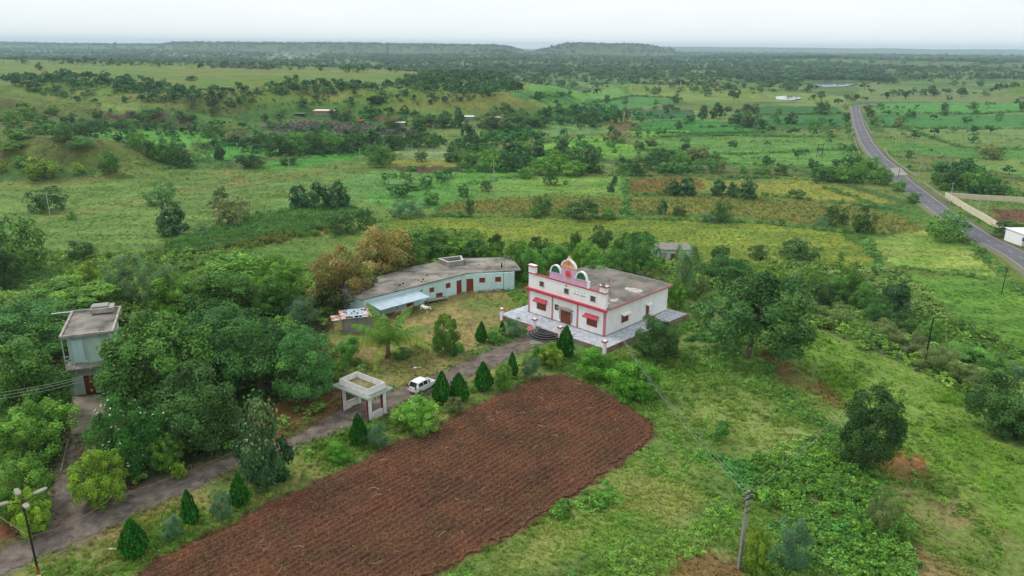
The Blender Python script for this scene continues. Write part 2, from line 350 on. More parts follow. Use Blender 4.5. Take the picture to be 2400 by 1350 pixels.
# far fields: (outline in the valley plane, colour, second colour, class)
VF = [
 # pasture on the left
 ([(-300, 640), (-300, 480), (0, 440), (250, 420), (420, 400), (560, 392), (700, 372), (860, 362), (1000, 395), (1010, 430), (930, 480), (800, 490), (600, 525), (380, 590), (200, 640)], (96, 122, 66), (118, 140, 84), 0),
 ([(830, 440), (1060, 400), (1240, 395), (1200, 440), (1050, 480), (930, 500), (860, 470)], (84, 132, 66), (104, 150, 80), 0),
 ([(860, 405), (1000, 395), (1060, 402), (1000, 425), (760, 470), (620, 510), (380, 590), (380, 575), (600, 500)], (96, 134, 78), (110, 146, 92), 0),
 ([(380, 578), (500, 540), (600, 505), (800, 480), (860, 500), (770, 535), (640, 552), (500, 592), (400, 600)], (70, 114, 50), (98, 142, 72), 5),
 ([(470, 590), (640, 556), (790, 528), (800, 545), (600, 580), (480, 606)], (126, 118, 70), (86, 118, 56), 5),
 ([(-100, 690), (180, 625), (200, 640), (-100, 720)], (72, 116, 54), (96, 140, 74), 5),
 # soybean and stubble in the middle
 ([(900, 528), (930, 515), (1200, 511), (1600, 515), (1800, 524), (1960, 543), (2030, 585), (2035, 630), (1700, 640), (1300, 640), (1000, 620)], (132, 140, 60), (106, 128, 56), 2),
 ([(1015, 496), (1060, 476), (1160, 465), (1270, 459), (1462, 466), (1466, 500), (1200, 503)], (122, 110, 66), (98, 118, 54), 3),
 ([(1480, 461), (1760, 462), (2030, 488), (2110, 505), (2172, 543), (2080, 540), (1800, 514), (1482, 498)], (128, 118, 68), (106, 118, 56), 3),
 ([(1475, 424), (1560, 418), (1640, 420), (1700, 440), (1560, 452), (1470, 455)], (122, 82, 58), (130, 104, 64), 3),
 ([(1640, 420), (1900, 425), (2080, 470), (2060, 478), (1760, 455), (1660, 442)], (150, 142, 72), (120, 130, 62), 2),
 ([(1120, 430), (1290, 412), (1470, 414), (1468, 455), (1270, 452), (1110, 462)], (122, 146, 80), (88, 132, 66), 1),
 ([(2040, 556), (2190, 536), (2250, 560), (2345, 640), (2250, 640), (2095, 622)], (150, 160, 94), (112, 142, 70), 1),
 ([(2030, 640), (2360, 650), (2500, 760), (2500, 1000), (2300, 900), (2100, 760)], (104, 138, 60), (88, 126, 56), 1),
 # right of the middle
 ([(1480, 262), (1550, 257), (1622, 259), (1640, 273), (1560, 279), (1482, 281)], (54, 100, 62), (48, 86, 56), 6),
 ([(1492, 286), (1600, 277), (1720, 287), (1765, 306), (1620, 311), (1540, 308), (1496, 301)], (58, 116, 58), (66, 126, 62), 1),
 ([(1780, 249), (1965, 250), (1972, 266), (1785, 268)], (52, 104, 58), (48, 98, 54), 1),
 ([(1800, 271), (1975, 269), (1980, 292), (1850, 298), (1790, 290)], (54, 106, 56), (62, 112, 62), 1),
 ([(1480, 309), (1600, 304), (1622, 312), (1540, 322), (1490, 322)], (120, 158, 76), (98, 140, 68), 1),
 ([(1412, 290), (1460, 284), (1505, 301), (1450, 309)], (104, 84, 66), (96, 90, 62), 1),
 ([(1255, 332), (1400, 318), (1505, 345), (1490, 368), (1400, 366), (1280, 350)], (116, 154, 72), (96, 138, 66), 1),
 ([(1480, 330), (1700, 318), (1960, 320), (1975, 350), (1700, 360), (1500, 350)], (106, 138, 76), (84, 124, 66), 1),
 ([(1650, 350), (1990, 350), (2020, 380), (1750, 395), (1640, 380)], (88, 132, 68), (108, 142, 80), 1),
 ([(2060, 244), (2220, 240), (2500, 236), (2500, 262), (2300, 268), (2060, 264)], (88, 142, 78), (74, 126, 68), 1),
 ([(2060, 266), (2300, 270), (2500, 265), (2500, 300), (2300, 300), (2070, 296)], (60, 112, 62), (74, 124, 68), 1),
 ([(2070, 300), (2500, 305), (2500, 345), (2250, 345), (2090, 330)], (104, 136, 88), (118, 124, 82), 1),
 ([(2090, 335), (2250, 348), (2500, 348), (2500, 372), (2250, 372), (2110, 352)], (74, 122, 66), (92, 132, 74), 1),
 ([(2110, 356), (2250, 368), (2260, 385), (2180, 400), (2130, 385)], (110, 112, 78), (96, 110, 68), 1),
 ([(2250, 372), (2500, 374), (2500, 420), (2400, 415), (2260, 390)], (104, 142, 80), (126, 136, 84), 1),
 ([(1240, 195), (1440, 205), (1470, 222), (1240, 232)], (104, 142, 70), (84, 126, 64), 1),
 ([(1200, 222), (1480, 222), (1600, 232), (1560, 240), (1230, 240)], (68, 116, 66), (80, 126, 70), 1),
 ([(1230, 240), (1600, 236), (1500, 256), (1300, 262)], (118, 138, 80), (100, 130, 72), 1),
 ([(1460, 196), (1980, 226), (1990, 244), (1600, 236), (1480, 222)], (124, 134, 78), (104, 128, 70), 1),
 ([(2030, 195), (2500, 185), (2500, 232), (2100, 238), (1990, 240)], (104, 124, 84), (112, 118, 84), 1),
 # left of the middle
 ([(195, 312), (370, 304), (470, 308), (520, 322), (515, 338), (440, 345), (300, 336)], (86, 146, 62), (102, 154, 70), 1),
 ([(440, 345), (520, 335), (660, 334), (660, 362), (560, 376), (450, 370)], (72, 138, 60), (88, 146, 66), 1),
 ([(655, 372), (850, 350), (860, 366), (700, 392), (560, 396)], (84, 140, 62), (70, 124, 58), 1),
 ([(240, 264), (330, 262), (385, 266), (404, 286), (330, 288), (255, 280)], (92, 70, 62), (80, 64, 56), 1),
 ([(372, 272), (440, 273), (462, 292), (400, 294), (380, 284)], (100, 78, 66), (88, 74, 60), 1),
 ([(230, 240), (330, 238), (320, 262), (240, 262)], (122, 136, 78), (104, 124, 68), 1),
 ([(935, 346), (1060, 340), (1068, 372), (985, 380), (945, 374)], (134, 146, 122), (108, 128, 88), 1),
 ([(925, 389), (1082, 391), (1080, 404), (1000, 409), (930, 401)], (94, 74, 58), (84, 74, 56), 1),
 ([(898, 377), (1000, 374), (1092, 381), (1090, 390), (920, 388)], (146, 140, 72), (120, 128, 62), 1),
 ([(1130, 300), (1260, 296), (1330, 302), (1320, 318), (1150, 318)], (56, 122, 58), (66, 130, 62), 1),
 ([(1260, 285), (1400, 290), (1420, 312), (1260, 322)], (112, 138, 92), (92, 124, 76), 1),
 ([(620, 285), (720, 280), (860, 290), (990, 305), (970, 318), (700, 312), (620, 305)], (92, 88, 84), (104, 104, 84), 1),
 ([(860, 270), (900, 268), (960, 290), (920, 292)], (92, 72, 58), (84, 70, 58), 1),
 ([(2255, 480), (2330, 460), (2500, 468), (2500, 487), (2330, 482)], (84, 118, 62), (110, 118, 70), 1),
 ([(2300, 485), (2500, 487), (2500, 525), (2350, 520)], (112, 76, 64), (100, 78, 62), 1),
 ([(480, 152), (540, 153), (640, 158), (635, 162), (500, 158)], (70, 62, 60), (80, 78, 70), 1),
]
PALE_PATHS = [[(110, 513), (200, 497), (350, 468), (430, 447), (530, 438), (560, 425), (556, 410), (520, 402), (470, 400)], [(560, 432), (680, 415), (760, 398), (850, 388)], [(0, 440), (140, 432), (250, 412), (400, 396)]]
HEDGES = [[(1010, 508), (1200, 508), (1400, 512), (1600, 516), (1800, 524), (1960, 545), (2100, 548)], [(1462, 405), (1470, 460), (1466, 505)], [(1470, 458), (1640, 455), (1800, 458), (2060, 486)], [(2030, 560), (2040, 590), (2060, 640)],
  [(2090, 625), (2200, 640), (2330, 655)], [(1100, 430), (1250, 410), (1460, 412), (1640, 412), (1900, 422)], [(1480, 322), (1700, 318), (1960, 322)], [(1490, 350), (1700, 362), (1990, 350)], [(1450, 378), (1700, 385), (1990, 398)], [(1480, 305), (1620, 315), (1780, 310)],
  [(1785, 269), (1975, 267)], [(2060, 265), (2300, 268), (2400, 262)], [(2070, 298), (2400, 302)], [(2110, 300), (2250, 346), (2400, 350)], [(1240, 232), (1480, 224), (1600, 232)], [(1300, 262), (1500, 256)], [(1930, 440), (2060, 485), (2130, 500)], [(780, 560), (880, 520), (960, 512)], [(1640, 300), (1800, 292)], [(2130, 440), (2180, 480), (2230, 520), (2300, 600), (2400, 690)], [(2100, 420), (2160, 470), (2210, 520)]]
# plateau patches (outline, colour a, colour b)
NF = [
 ([(-400, 1500), (-400, 760), (0, 740), (560, 710), (780, 740), (840, 860), (920, 905), (800, 960), (560, 1075), (250, 1180), (100, 1240), (-200, 1400)], (72, 66, 44), (58, 70, 36)),
 ([(600, 960), (700, 930), (800, 870), (800, 960), (700, 1020), (620, 1060), (560, 1075)], (128, 98, 64), (98, 96, 54)),
 ([(-400, 1140), (0, 1120), (70, 1180), (118, 1225), (60, 1262), (0, 1290), (-400, 1460)], (122, 78, 58), (104, 80, 54)),
 ([(790, 860), (780, 760), (870, 740), (1000, 690), (1230, 640), (1240, 760), (1170, 745), (1200, 790), (1060, 855), (940, 905), (900, 905)], (146, 134, 86), (104, 122, 58)),
 ([(830, 860), (930, 830), (1050, 830), (1080, 850), (950, 905), (900, 900)], (122, 124, 70), (142, 132, 84)),
 ([(1560, 700), (1660, 690), (1720, 760), (1650, 860), (1580, 760)], (88, 116, 56), (96, 112, 60)),
 ([(1330, 880), (1420, 820), (1620, 780), (1800, 860), (1950, 950), (2050, 1100), (2150, 1280), (2160, 1500), (900, 1500), (1030, 1333), (1400, 1125), (1530, 1020)], (112, 126, 66), (92, 116, 54)),
 ([(1620, 930), (1800, 950), (1900, 1010), (1850, 1090), (1650, 1010)], (124, 136, 76), (104, 130, 60)),
 ([(1400, 1130), (1560, 1120), (1650, 1170), (1500, 1290), (1180, 1340), (1280, 1230)], (128, 132, 76), (104, 130, 58)),
 ([(1800, 870), (1860, 905), (1960, 960), (2000, 930), (1880, 850), (1790, 820)], (116, 100, 62), (98, 124, 56)),
 ([(1790, 742), (1900, 745), (2200, 860), (2400, 1030), (2700, 1300), (2700, 1600), (2300, 1400), (2140, 1130), (2020, 960), (1880, 840)], (98, 128, 48), (114, 138, 62)),
 ([(2060, 1072), (2110, 1052), (2160, 1062), (2185, 1100), (2130, 1120), (2090, 1100)], (150, 106, 70), (128, 112, 62)),
 ([(2100, 1120), (2230, 1130), (2420, 1280), (2500, 1500), (2120, 1500), (2130, 1300), (2080, 1180)], (132, 116, 82), (104, 122, 60)),
 ([(2110, 1270), (2160, 1262), (2170, 1330), (2120, 1360)], (112, 66, 50), (96, 62, 46)),
 ([(1540, 1310), (1640, 1290), (1760, 1330), (1740, 1400), (1500, 1400)], (122, 100, 68), (104, 122, 58)),
 # verge between drive and ploughed field
 ([(0, 1360), (140, 1296), (300, 1226), (460, 1150), (700, 1044), (900, 978), (1100, 884), (1280, 806), (1350, 850), (1300, 880), (1180, 925), (985, 1018), (830, 1093), (633, 1179), (446, 1279), (354, 1325), (300, 1400), (-100, 1450)], (126, 128, 72), (98, 120, 56)),
 ([(190, 1275), (330, 1212), (460, 1152), (470, 1180), (300, 1280), (250, 1345), (120, 1370)], (158, 132, 92), (118, 122, 68)),
]
def ground_colour(x, y, z):
    """albedo and class at world points"""
    n = len(x)
    big = fbm(x / 45, y / 45, 21); med = fbm(x / 9, y / 9, 22); fin = fbm(x / 1.6, y / 1.6, 23, 3); huge = fbm(x / 260, y / 260, 25)
    r = np.hypot(x, y)
    def two(a, b, t): return s2l(a)[None, :] * (1 - t[:, None]) + s2l(b)[None, :] * t[:, None]
    t = np.clip((big - 0.5) * 3 + 0.5, 0, 1)
    col = two((84, 118, 58), (112, 132, 72), t)
    cls = np.zeros(n, np.int32)
    # open country farther off: patchwork of plots
    u = (x * 0.96 + y * 0.28) / 85 + 0.6 * fbm(x / 200, y / 200, 41); v = (y * 0.96 - x * 0.28) / 60 + 0.6 * fbm(x / 200, y / 200, 42)
    iu = np.floor(u).astype(np.int64); iv = np.floor(v).astype(np.int64)
    pk = _h(iu, iv, 77)
    PALS = s2l([(84, 122, 66), (110, 138, 76), (64, 108, 60), (124, 134, 88), (96, 130, 66), (112, 114, 80), (72, 112, 66), (126, 142, 96)])
    pc = PALS[(pk * 7.999).astype(int)]
    k = sst(230, 330, r)[:, None] * 0.75
    col = col * (1 - k) + pc * k
    e = np.minimum(np.abs(u - np.round(u)) * 85, np.abs(v - np.round(v)) * 60)
    kk = ((e < 2.6 + r * 0.0016) & (r > 230))[:, None] * 0.65
    col = col * (1 - kk) + s2l((58, 92, 50)) * kk
    # raised tables: thin grass, scarps browner
    onT = sst(VAL + 6, VAL + 15, z) * sst(240, 320, r)
    tcol = two((96, 126, 60), (122, 126, 76), np.clip((fbm(x / 70, y / 25, 27) - .42) * 5, 0, 1)) * (.75 + .5 * med)[:, None]
    col = col * (1 - onT[:, None]) + tcol * onT[:, None]
    # plateau edges and slopes
    sp = sdf(x, y, PLAT)
    k = (sst(-2, 8, sp) * (1 - sst(50, 75, sp)))[:, None]
    col = col * (1 - k) + two((78, 104, 48), (96, 112, 60), np.clip(med * 1.6 - .3, 0, 1)) * k
    near = sp < 6
    # hillocks on the left
    for cx, cy, h, sx, sy, pw in BUMPS[:2]:
        q = ((x - cx) / sx) ** 2 + ((y - cy) / sy) ** 2
        k = (1 - sst(0.8, 1.5, q + 0.6 * (med - .5)))[:, None] * 0.9
        col = col * (1 - k) + two((108, 120, 66), (88, 90, 58), np.clip((med - .35) * 3 + (cy - y) / sy * .35, 0, 1)) * k
    jx = x + (med - 0.5) * 5 + (fin - 0.5) * 1.2; jy = y + (fbm(x / 9, y / 9, 29) - 0.5) * 5 + (fin - 0.5) * 1.2
    m0 = (sp > 15)
    for poly, a, b, c in VF:
        W = WV(poly)
        xs = [p[0] for p in W]; ys = [p[1] for p in W]
        m = m0 & (x > min(xs) - 10) & (x < max(xs) + 10) & (y > min(ys) - 10) & (y < max(ys) + 10)
        idx = np.nonzero(m)[0]
        if not len(idx): continue
        s = np.clip(1 + r[idx] / 500, 1, 3)
        i2 = idx[inpoly(x[idx] + (jx[idx] - x[idx]) * s, y[idx] + (jy[idx] - y[idx]) * s * 1.4, W)]
        # streaks run along the plot
        t = np.clip((fbm(x[i2] / 16, y[i2] / 3.2, 51) - 0.5) * 3.4 + 0.45, 0, 1)
        col[i2] = two(a, b, t) * (0.86 + 0.28 * med[i2])[:, None]
        cls[i2] = c
    for pl in PALE_PATHS:
        W = WV(pl)
        for i in range(len(W) - 1):
            ax, ay = W[i]; bx, by = W[i + 1][0] - ax, W[i + 1][1] - ay
            t = np.clip(((x - ax) * bx + (y - ay) * by) / (bx * bx + by * by), 0, 1)
            d = np.hypot(x - ax - bx * t, y - ay - by * t) + (med - .5) * 4
            k = (1 - sst(1.2, 4.2, d))[:, None] * 0.55
            col = col * (1 - k) + s2l((138, 126, 84)) * k
    near = np.nonzero(sp < 20)[0]
    xn, yn = x[near], y[near]
    t = np.clip((fbm(xn / 5, yn / 5, 61) - 0.5) * 4 + 0.5, 0, 1)
    for poly, a, b in NF:
        W = W0(poly)
        q = sdf(xn, yn, W) + 3.0 * (med[near] - .5) + 1.2 * (fin[near] - .5)
        k = (1 - sst(-1.0, 1.0, q))[:, None]
        col[near] = col[near] * (1 - k) + two(a, b, t) * k
    q = sdf(xn, yn, FIELD_W)
    k = (1 - sst(0, 0.9, q + 1.2 * (fin[near] - .5)))[:, None]
    col[near] = col[near] * (1 - k) + s2l((92, 62, 48)) * k
    q = sdf(xn, yn, DRIVE_W)
    k = (1 - sst(0.0, 1.1, q + 0.8 * (fin[near] - .5)))[:, None] * 0.75
    col[near] = col[near] * (1 - k) + s2l((112, 100, 84)) * k
    col *= (0.80 + 0.28 * fin + 0.14 * huge)[:, None]
    fp = sst(20, 60, sp)[:, None]
    fac = np.where((cls == 0)[:, None], np.array([.80, .86, .62]), np.array([.92, 1.0, .76])); fac = np.where(((cls == 0) & (x < -20) & (r < 330))[:, None], np.array([.88, .96, .72]), fac)
    fac = fac * (.66 + .42 * fbm(x / 34, y / 5.0, 33) + .12 * fbm(x / 8, y / 2.0, 34))[:, None] * np.array([.98, .97, .9])
    col = col * (1 - fp) + col * fp * fac
    k = sst(1700, 4200, r)[:, None] * .55
    col = col * (1 - k) + s2l((52, 76, 56)) * (0.6 + .8 * big)[:, None] * k
    cls[sp < 15] = 4
    return np.clip(col, 0.004, 0.9), cls
# material: attribute colour broken up by world-space noise
gm = bpy.data.materials.new('ground_cover'); gm.use_nodes = True; nt = gm.node_tree
b = nt.nodes['Principled BSDF']; b.inputs['Roughness'].default_value = 0.9; b.inputs['Specular IOR Level'].default_value = 0.15
a_ = N('ShaderNodeAttribute', nt, attribute_name='Col'); g_ = N('ShaderNodeNewGeometry', nt)
mult = a_.outputs['Color']
for scl, lo, hi in ((1.3, .62, 1.38), (0.28, .8, 1.2), (4.5, .7, 1.3)):
    nn = N('ShaderNodeTexNoise', nt); nn.inputs['Scale'].default_value = scl; nn.inputs['Detail'].default_value = 5; nn.inputs['Roughness'].default_value = 0.65
    nt.links.new(g_.outputs['Position'], nn.inputs['Vector'])
    mr = N('ShaderNodeMapRange', nt); mr.inputs[1].default_value = .3; mr.inputs[2].default_value = .7; mr.inputs[3].default_value = lo; mr.inputs[4].default_value = hi
    nt.links.new(nn.outputs[0], mr.inputs[0])
    vm = N('ShaderNodeVectorMath', nt, operation='SCALE'); nt.links.new(mult, vm.inputs[0]); nt.links.new(mr.outputs[0], vm.inputs['Scale']); mult = vm.outputs[0]
nt.links.new(mult, b.inputs['Base Color'])
nb = N('ShaderNodeTexNoise', nt); nb.inputs['Scale'].default_value = 2.2; nb.inputs['Detail'].default_value = 8; nb.inputs['Roughness'].default_value = .75
nt.links.new(g_.outputs['Position'], nb.inputs['Vector'])
bu = N('ShaderNodeBump', nt); bu.inputs['Strength'].default_value = 0.8; bu.inputs['Distance'].default_value = 0.25
nt.links.new(nb.outputs[0], bu.inputs['Height']); nt.links.new(bu.outputs[0], b.inputs['Normal'])
GROUND = gm

AZ = np.radians(np.linspace(-44, 44, 820)); RR = np.geomspace(34, 18000, 590)
A2, R2 = np.meshgrid(AZ, RR); GX = (R2 * np.sin(A2)).ravel(); GY = (R2 * np.cos(A2)).ravel()
GZ = terr(GX, GY)
GC, GCLS = ground_colour(GX, GY, GZ)
nA, nR = len(AZ), len(RR)
ii = np.arange(nR - 1)[:, None] * nA + np.arange(nA - 1)[None, :]
QF = np.stack([ii, ii + 1, ii + nA + 1, ii + nA], -1).reshape(-1, 4)
fc = GCLS[QF[:, 0]]
for classes, name, label in (((0, 1, 4), 'ground', None), ((2,), 'soybean_field', 'yellow green crop field in rows beyond the tree belt'), ((3,), 'stubble_field', 'brown and straw coloured dry maize field crossed by grass banks'), ((5,), 'sugarcane_field', None), ((6,), 'cabbage_field', None)):
    m = np.isin(fc, classes); q = QF[m]
    used, inv = np.unique(q.ravel(), return_inverse=True)
    me = mesh_np(name, np.stack([GX, GY, GZ], -1)[used], inv.reshape(-1, 4), GC[used], GROUND, smooth=True)
    o = link(name, me); tag(o, label, None, None, 'structure')
# the land beside and behind, coarse
az = np.radians(np.linspace(44, 316, 90)); rr = np.geomspace(34, 18000, 60)
a2, r2 = np.meshgrid(az, rr); x = (r2 * np.sin(a2)).ravel(); y = (r2 * np.cos(a2)).ravel(); i2 = np.arange(len(rr) - 1)[:, None] * len(az) + np.arange(len(az) - 1)[None, :]
q = np.stack([i2, i2 + 1, i2 + len(az) + 1, i2 + len(az)], -1).reshape(-1, 4)
az = np.radians(np.linspace(-44, 316, 121)); rr = np.geomspace(0.5, 34, 22); a2, r2 = np.meshgrid(az, rr); i3 = np.arange(len(rr) - 1)[:, None] * len(az) + np.arange(len(az) - 1)[None, :]
q3 = np.stack([i3, i3 + 1, i3 + len(az) + 1, i3 + len(az)], -1).reshape(-1, 4) + len(x)
x = np.concatenate([x, (r2 * np.sin(a2)).ravel()]); y = np.concatenate([y, (r2 * np.cos(a2)).ravel()]); z = terr(x, y)
cc, _ = ground_colour(x, y, z)
o = link('ground', mesh_np('ground_around', np.stack([x, y, z], -1), np.concatenate([q, q3]), cc, GROUND, True)); tag(o, kind='structure')

# ------------------------------------------------------------------ sheets on the ground
def sheet(name, poly, step, zoff, material, zfun=None, edge=0.0, s=3, kind='structure', label=None):
    """a draped sheet with an outline that wanders a little"""
    xs = [p[0] for p in poly]; ys = [p[1] for p in poly]
    gx = np.arange(min(xs) - step, max(xs) + step, step); gy = np.arange(min(ys) - step, max(ys) + step, step)
    X, Y = np.meshgrid(gx, gy); x = X.ravel(); y = Y.ravel()
    q = sdf(x, y, poly) + edge * 2 * (fbm(x / 1.7, y / 1.7, s) - 0.5) + edge * (fbm(x / .5, y / .5, s + 3) - .5)
    # vertices near the outline are pulled onto it
    ii = np.arange(len(gy) - 1)[:, None] * len(gx) + np.arange(len(gx) - 1)[None, :]
    Q = np.stack([ii, ii + 1, ii + len(gx) + 1, ii + len(gx)], -1).reshape(-1, 4)
    Q = Q[(q[Q] < 0).all(1)]
    used, inv = np.unique(Q.ravel(), return_inverse=True)
    x, y = x[used], y[used]; qq = q[used]
    z = terr(x, y) + zoff if zfun is None else zfun(x, y, qq)
    me = mesh_np(name, np.stack([x, y, z], -1), inv.reshape(-1, 4), None, material, True)
    return tag(link(name, me), label, None, None, kind)
M_drive = mat('driveway_asphalt', (124, 114, 105), col2=(80, 71, 66), rough=.92, scale=.9, thr=(.36, .66), bump=.03, bscale=9)
sheet('driveway', DRIVE_W, 0.18, 0.035, M_drive, edge=0.6, s=70)
M_patch = mat('worn_grey_patch', (148, 142, 132), col2=(104, 98, 90), rough=.9, scale=1.6)
for pc_ in ([(783, 994), (812, 986), (838, 990), (822, 1000), (800, 1003)], [(806, 975), (840, 962), (852, 972), (826, 984)], [(1236, 800), (1262, 796), (1268, 806), (1244, 808)]):
    sheet('driveway_patch', W0(pc_), 0.1, 0.05, M_patch, edge=0.35, s=72)
M_conc = mat('worn_concrete', (150, 140, 126), col2=(112, 100, 84), rough=.85, scale=.5, bump=.01)
sheet('concrete_path', CONC_W, 0.12, 0.06, M_conc, edge=0.1)
# ploughed field with real furrows and clods
fa = P(830, 1093)[:2]; fb = P(1180, 925)[:2]; fd = (fb - fa) / np.linalg.norm(fb - fa); fn = np.array([-fd[1], fd[0]])
def plough(x, y, q):
    u = x * fd[0] + y * fd[1]; v = x * fn[0] + y * fn[1]
    v2 = v + 0.9 * (fbm(u / 14, v / 6, 90) - .5)
    h = 0.10 * np.sin(v2 * 2 * math.pi / 0.62) * (.65 + .9 * fbm(u / 5, v / 1.2, 97)) + 0.03 * np.sin(v2 * 2 * math.pi / 2.5)
    h = h + 0.17 * (fbm(x / 0.42, y / 0.42, 91, 3) - .5) + 0.12 * (vn(x / 0.17, y / 0.17, 93) - .5)
    return terr(x, y) + 0.10 + h * sst(0, 0.8, -q)
M_soil = bpy.data.materials.new('red_soil'); M_soil.use_nodes = True; nt = M_soil.node_tree; b = nt.nodes['Principled BSDF']; b.inputs['Roughness'].default_value = .95; b.inputs['Specular IOR Level'].default_value = .1
g_ = N('ShaderNodeNewGeometry', nt)
n1 = N('ShaderNodeTexNoise', nt); n1.inputs['Scale'].default_value = 5; n1.inputs['Detail'].default_value = 8; n1.inputs['Roughness'].default_value = .7; nt.links.new(g_.outputs['Position'], n1.inputs['Vector'])
n2 = N('ShaderNodeTexNoise', nt); n2.inputs['Scale'].default_value = .22; n2.inputs['Detail'].default_value = 6; nt.links.new(g_.outputs['Position'], n2.inputs['Vector'])
r1 = N('ShaderNodeValToRGB', nt); nt.links.new(n1.outputs[0], r1.inputs[0])
r1.color_ramp.elements[0].position = .32; r1.color_ramp.elements[0].color = c4((58, 42, 33)); r1.color_ramp.elements[1].position = .7; r1.color_ramp.elements[1].color = c4((134, 106, 82))
e = r1.color_ramp.elements.new(.5); e.color = c4((92, 65, 49))
r2 = N('ShaderNodeValToRGB', nt); nt.links.new(n2.outputs[0], r2.inputs[0])
r2.color_ramp.elements[0].position = .35; r2.color_ramp.elements[0].color = (1.2, 1.0, .92, 1); r2.color_ramp.elements[1].position = .65; r2.color_ramp.elements[1].color = (.76, .78, .78, 1)
mu = N('ShaderNodeVectorMath', nt, operation='MULTIPLY'); nt.links.new(r1.outputs[0], mu.inputs[0]); nt.links.new(r2.outputs[0], mu.inputs[1]); nt.links.new(mu.outputs[0], b.inputs['Base Color'])
bu = N('ShaderNodeBump', nt); bu.inputs['Distance'].default_value = .06; nt.links.new(n1.outputs[0], bu.inputs['Height']); nt.links.new(bu.outputs[0], b.inputs['Normal'])
sheet('ploughed_field', FIELD_W, 0.125, 0, M_soil, zfun=plough, edge=0.75, s=81)

# water
M_water = bpy.data.materials.new('lake_water'); M_water.use_nodes = True; b = M_water.node_tree.nodes['Principled BSDF']; b.inputs['Base Color'].default_value = c4((120, 132, 132)); b.inputs['Roughness'].default_value = 0.08
for i, pl in enumerate(POND):
    cx = sum(p[0] for p in pl) / len(pl); cy = sum(p[1] for p in pl) / len(pl)
    o = MB().quad(*[(cx + (p[0] - cx) * 1.0, cy + (p[1] - cy) * 1.0, VAL - 0.8) for p in pl]).build('water', M_water); tag(o, kind='structure')

# ------------------------------------------------------------------ country road
ROAD_C = [(2460, 660), (2390, 605), (2315, 570), (2290, 553), (2215, 502), (2160, 458), (2112, 424), (2070, 382), (2030, 335), (2014, 300), (2007, 270), (2004, 252), (2025, 246), (2055, 243)]
ROAD_C = [P(x, y, VAL)[:2] for x, y in ROAD_C]
def smooth_line(pts, n=220):
    pts = np.array(pts); d = np.r_[0, np.cumsum(np.hypot(*np.diff(pts, axis=0).T))]
    t = np.linspace(0, d[-1], n); X = np.interp(t, d, pts[:, 0]); Y = np.interp(t, d, pts[:, 1])
    for _ in range(10):
        X[1:-1] = (X[:-2] + X[2:] + 2 * X[1:-1]) / 4; Y[1:-1] = (Y[:-2] + Y[2:] + 2 * Y[1:-1]) / 4
    return np.stack([X, Y], -1)
RC = smooth_line(ROAD_C, 260)
def ribbon(name, C, o0, o1, zoff, material, build=True, thick=0.0, zs=None):
    t = np.gradient(C, axis=0); t /= np.linalg.norm(t, axis=1, keepdims=True); n = np.stack([t[:, 1], -t[:, 0]], -1)
    a = C + n * o0; b = C + n * o1; z = RZ_at(C) if zs is None else zs
    V = np.concatenate([np.c_[a, z + zoff], np.c_[b, z + zoff]]); k = len(C); i = np.arange(k - 1)
    Fq = np.stack([i, i + k, i + k + 1, i + 1], -1)
    if thick:
        V = np.concatenate([V, V - np.array([0, 0, thick])])
        Fq = np.concatenate([Fq, np.stack([i + 1, i + 1 + 2 * k, i + 2 * k, i], -1), np.stack([i + k, i + 3 * k, i + 3 * k + 1, i + k + 1], -1)])
    o = link(name, mesh_np(name, V, Fq, None, material))
    return o
def RZ_at(C):
    z = np.max([terr(C[:, 0] + dx, C[:, 1] + dy) for dx, dy in ((0, 0), (3.5, 0), (-3.5, 0), (0, 3.5), (0, -3.5))], axis=0)
    for _ in range(6): z[1:-1] = (z[:-2] + z[2:] + 2 * z[1:-1]) / 4
    return z + 0.25
M_road = mat('road_asphalt', (104, 104, 110), col2=(84, 84, 90), rough=.85, scale=.12, bump=.01)
M_white = mat('road_paint', (196, 196, 190), noise=.2); M_shoulder = mat('gravel_shoulder', (122, 112, 92), col2=(96, 110, 66), scale=.3)
o = ribbon('road_shoulder', RC, -5.4, 5.4, -0.02, M_shoulder, thick=1.2); tag(o, kind='structure')
o = ribbon('road', RC, -3.6, 3.6, 0.03, M_road); tag(o, kind='structure')
for a, b_ in ((-3.4, -3.25), (3.25, 3.4)):
    o = ribbon('road_edge_line', RC, a, b_, 0.045, M_white); tag(o, kind='structure')
seg = np.r_[0, np.cumsum(np.hypot(*np.diff(RC, axis=0).T))]
M_dash = M_white; s0 = 0.0; k = 0
ZR = RZ_at(RC)
dm = MB()
while s0 < seg[-1] - 3:
    pa = np.array([np.interp(s0, seg, RC[:, 0]), np.interp(s0, seg, RC[:, 1])]); pb = np.array([np.interp(s0 + 2.4, seg, RC[:, 0]), np.interp(s0 + 2.4, seg, RC[:, 1])])
    za = np.interp(s0, seg, ZR) + .05; zb = np.interp(s0 + 2.4, seg, ZR) + .05; t = (pb - pa) / np.linalg.norm(pb - pa); n = np.array([t[1], -t[0]]) * .07
    mb = MB().quad((*(pa - n), za), (*(pa + n), za), (*(pb + n), zb), (*(pb - n), zb)); s0 += 6.5
    o = mb.build('road_centre_dash', M_white); tag(o, kind='structure', group='white dashes along the centre of the road')
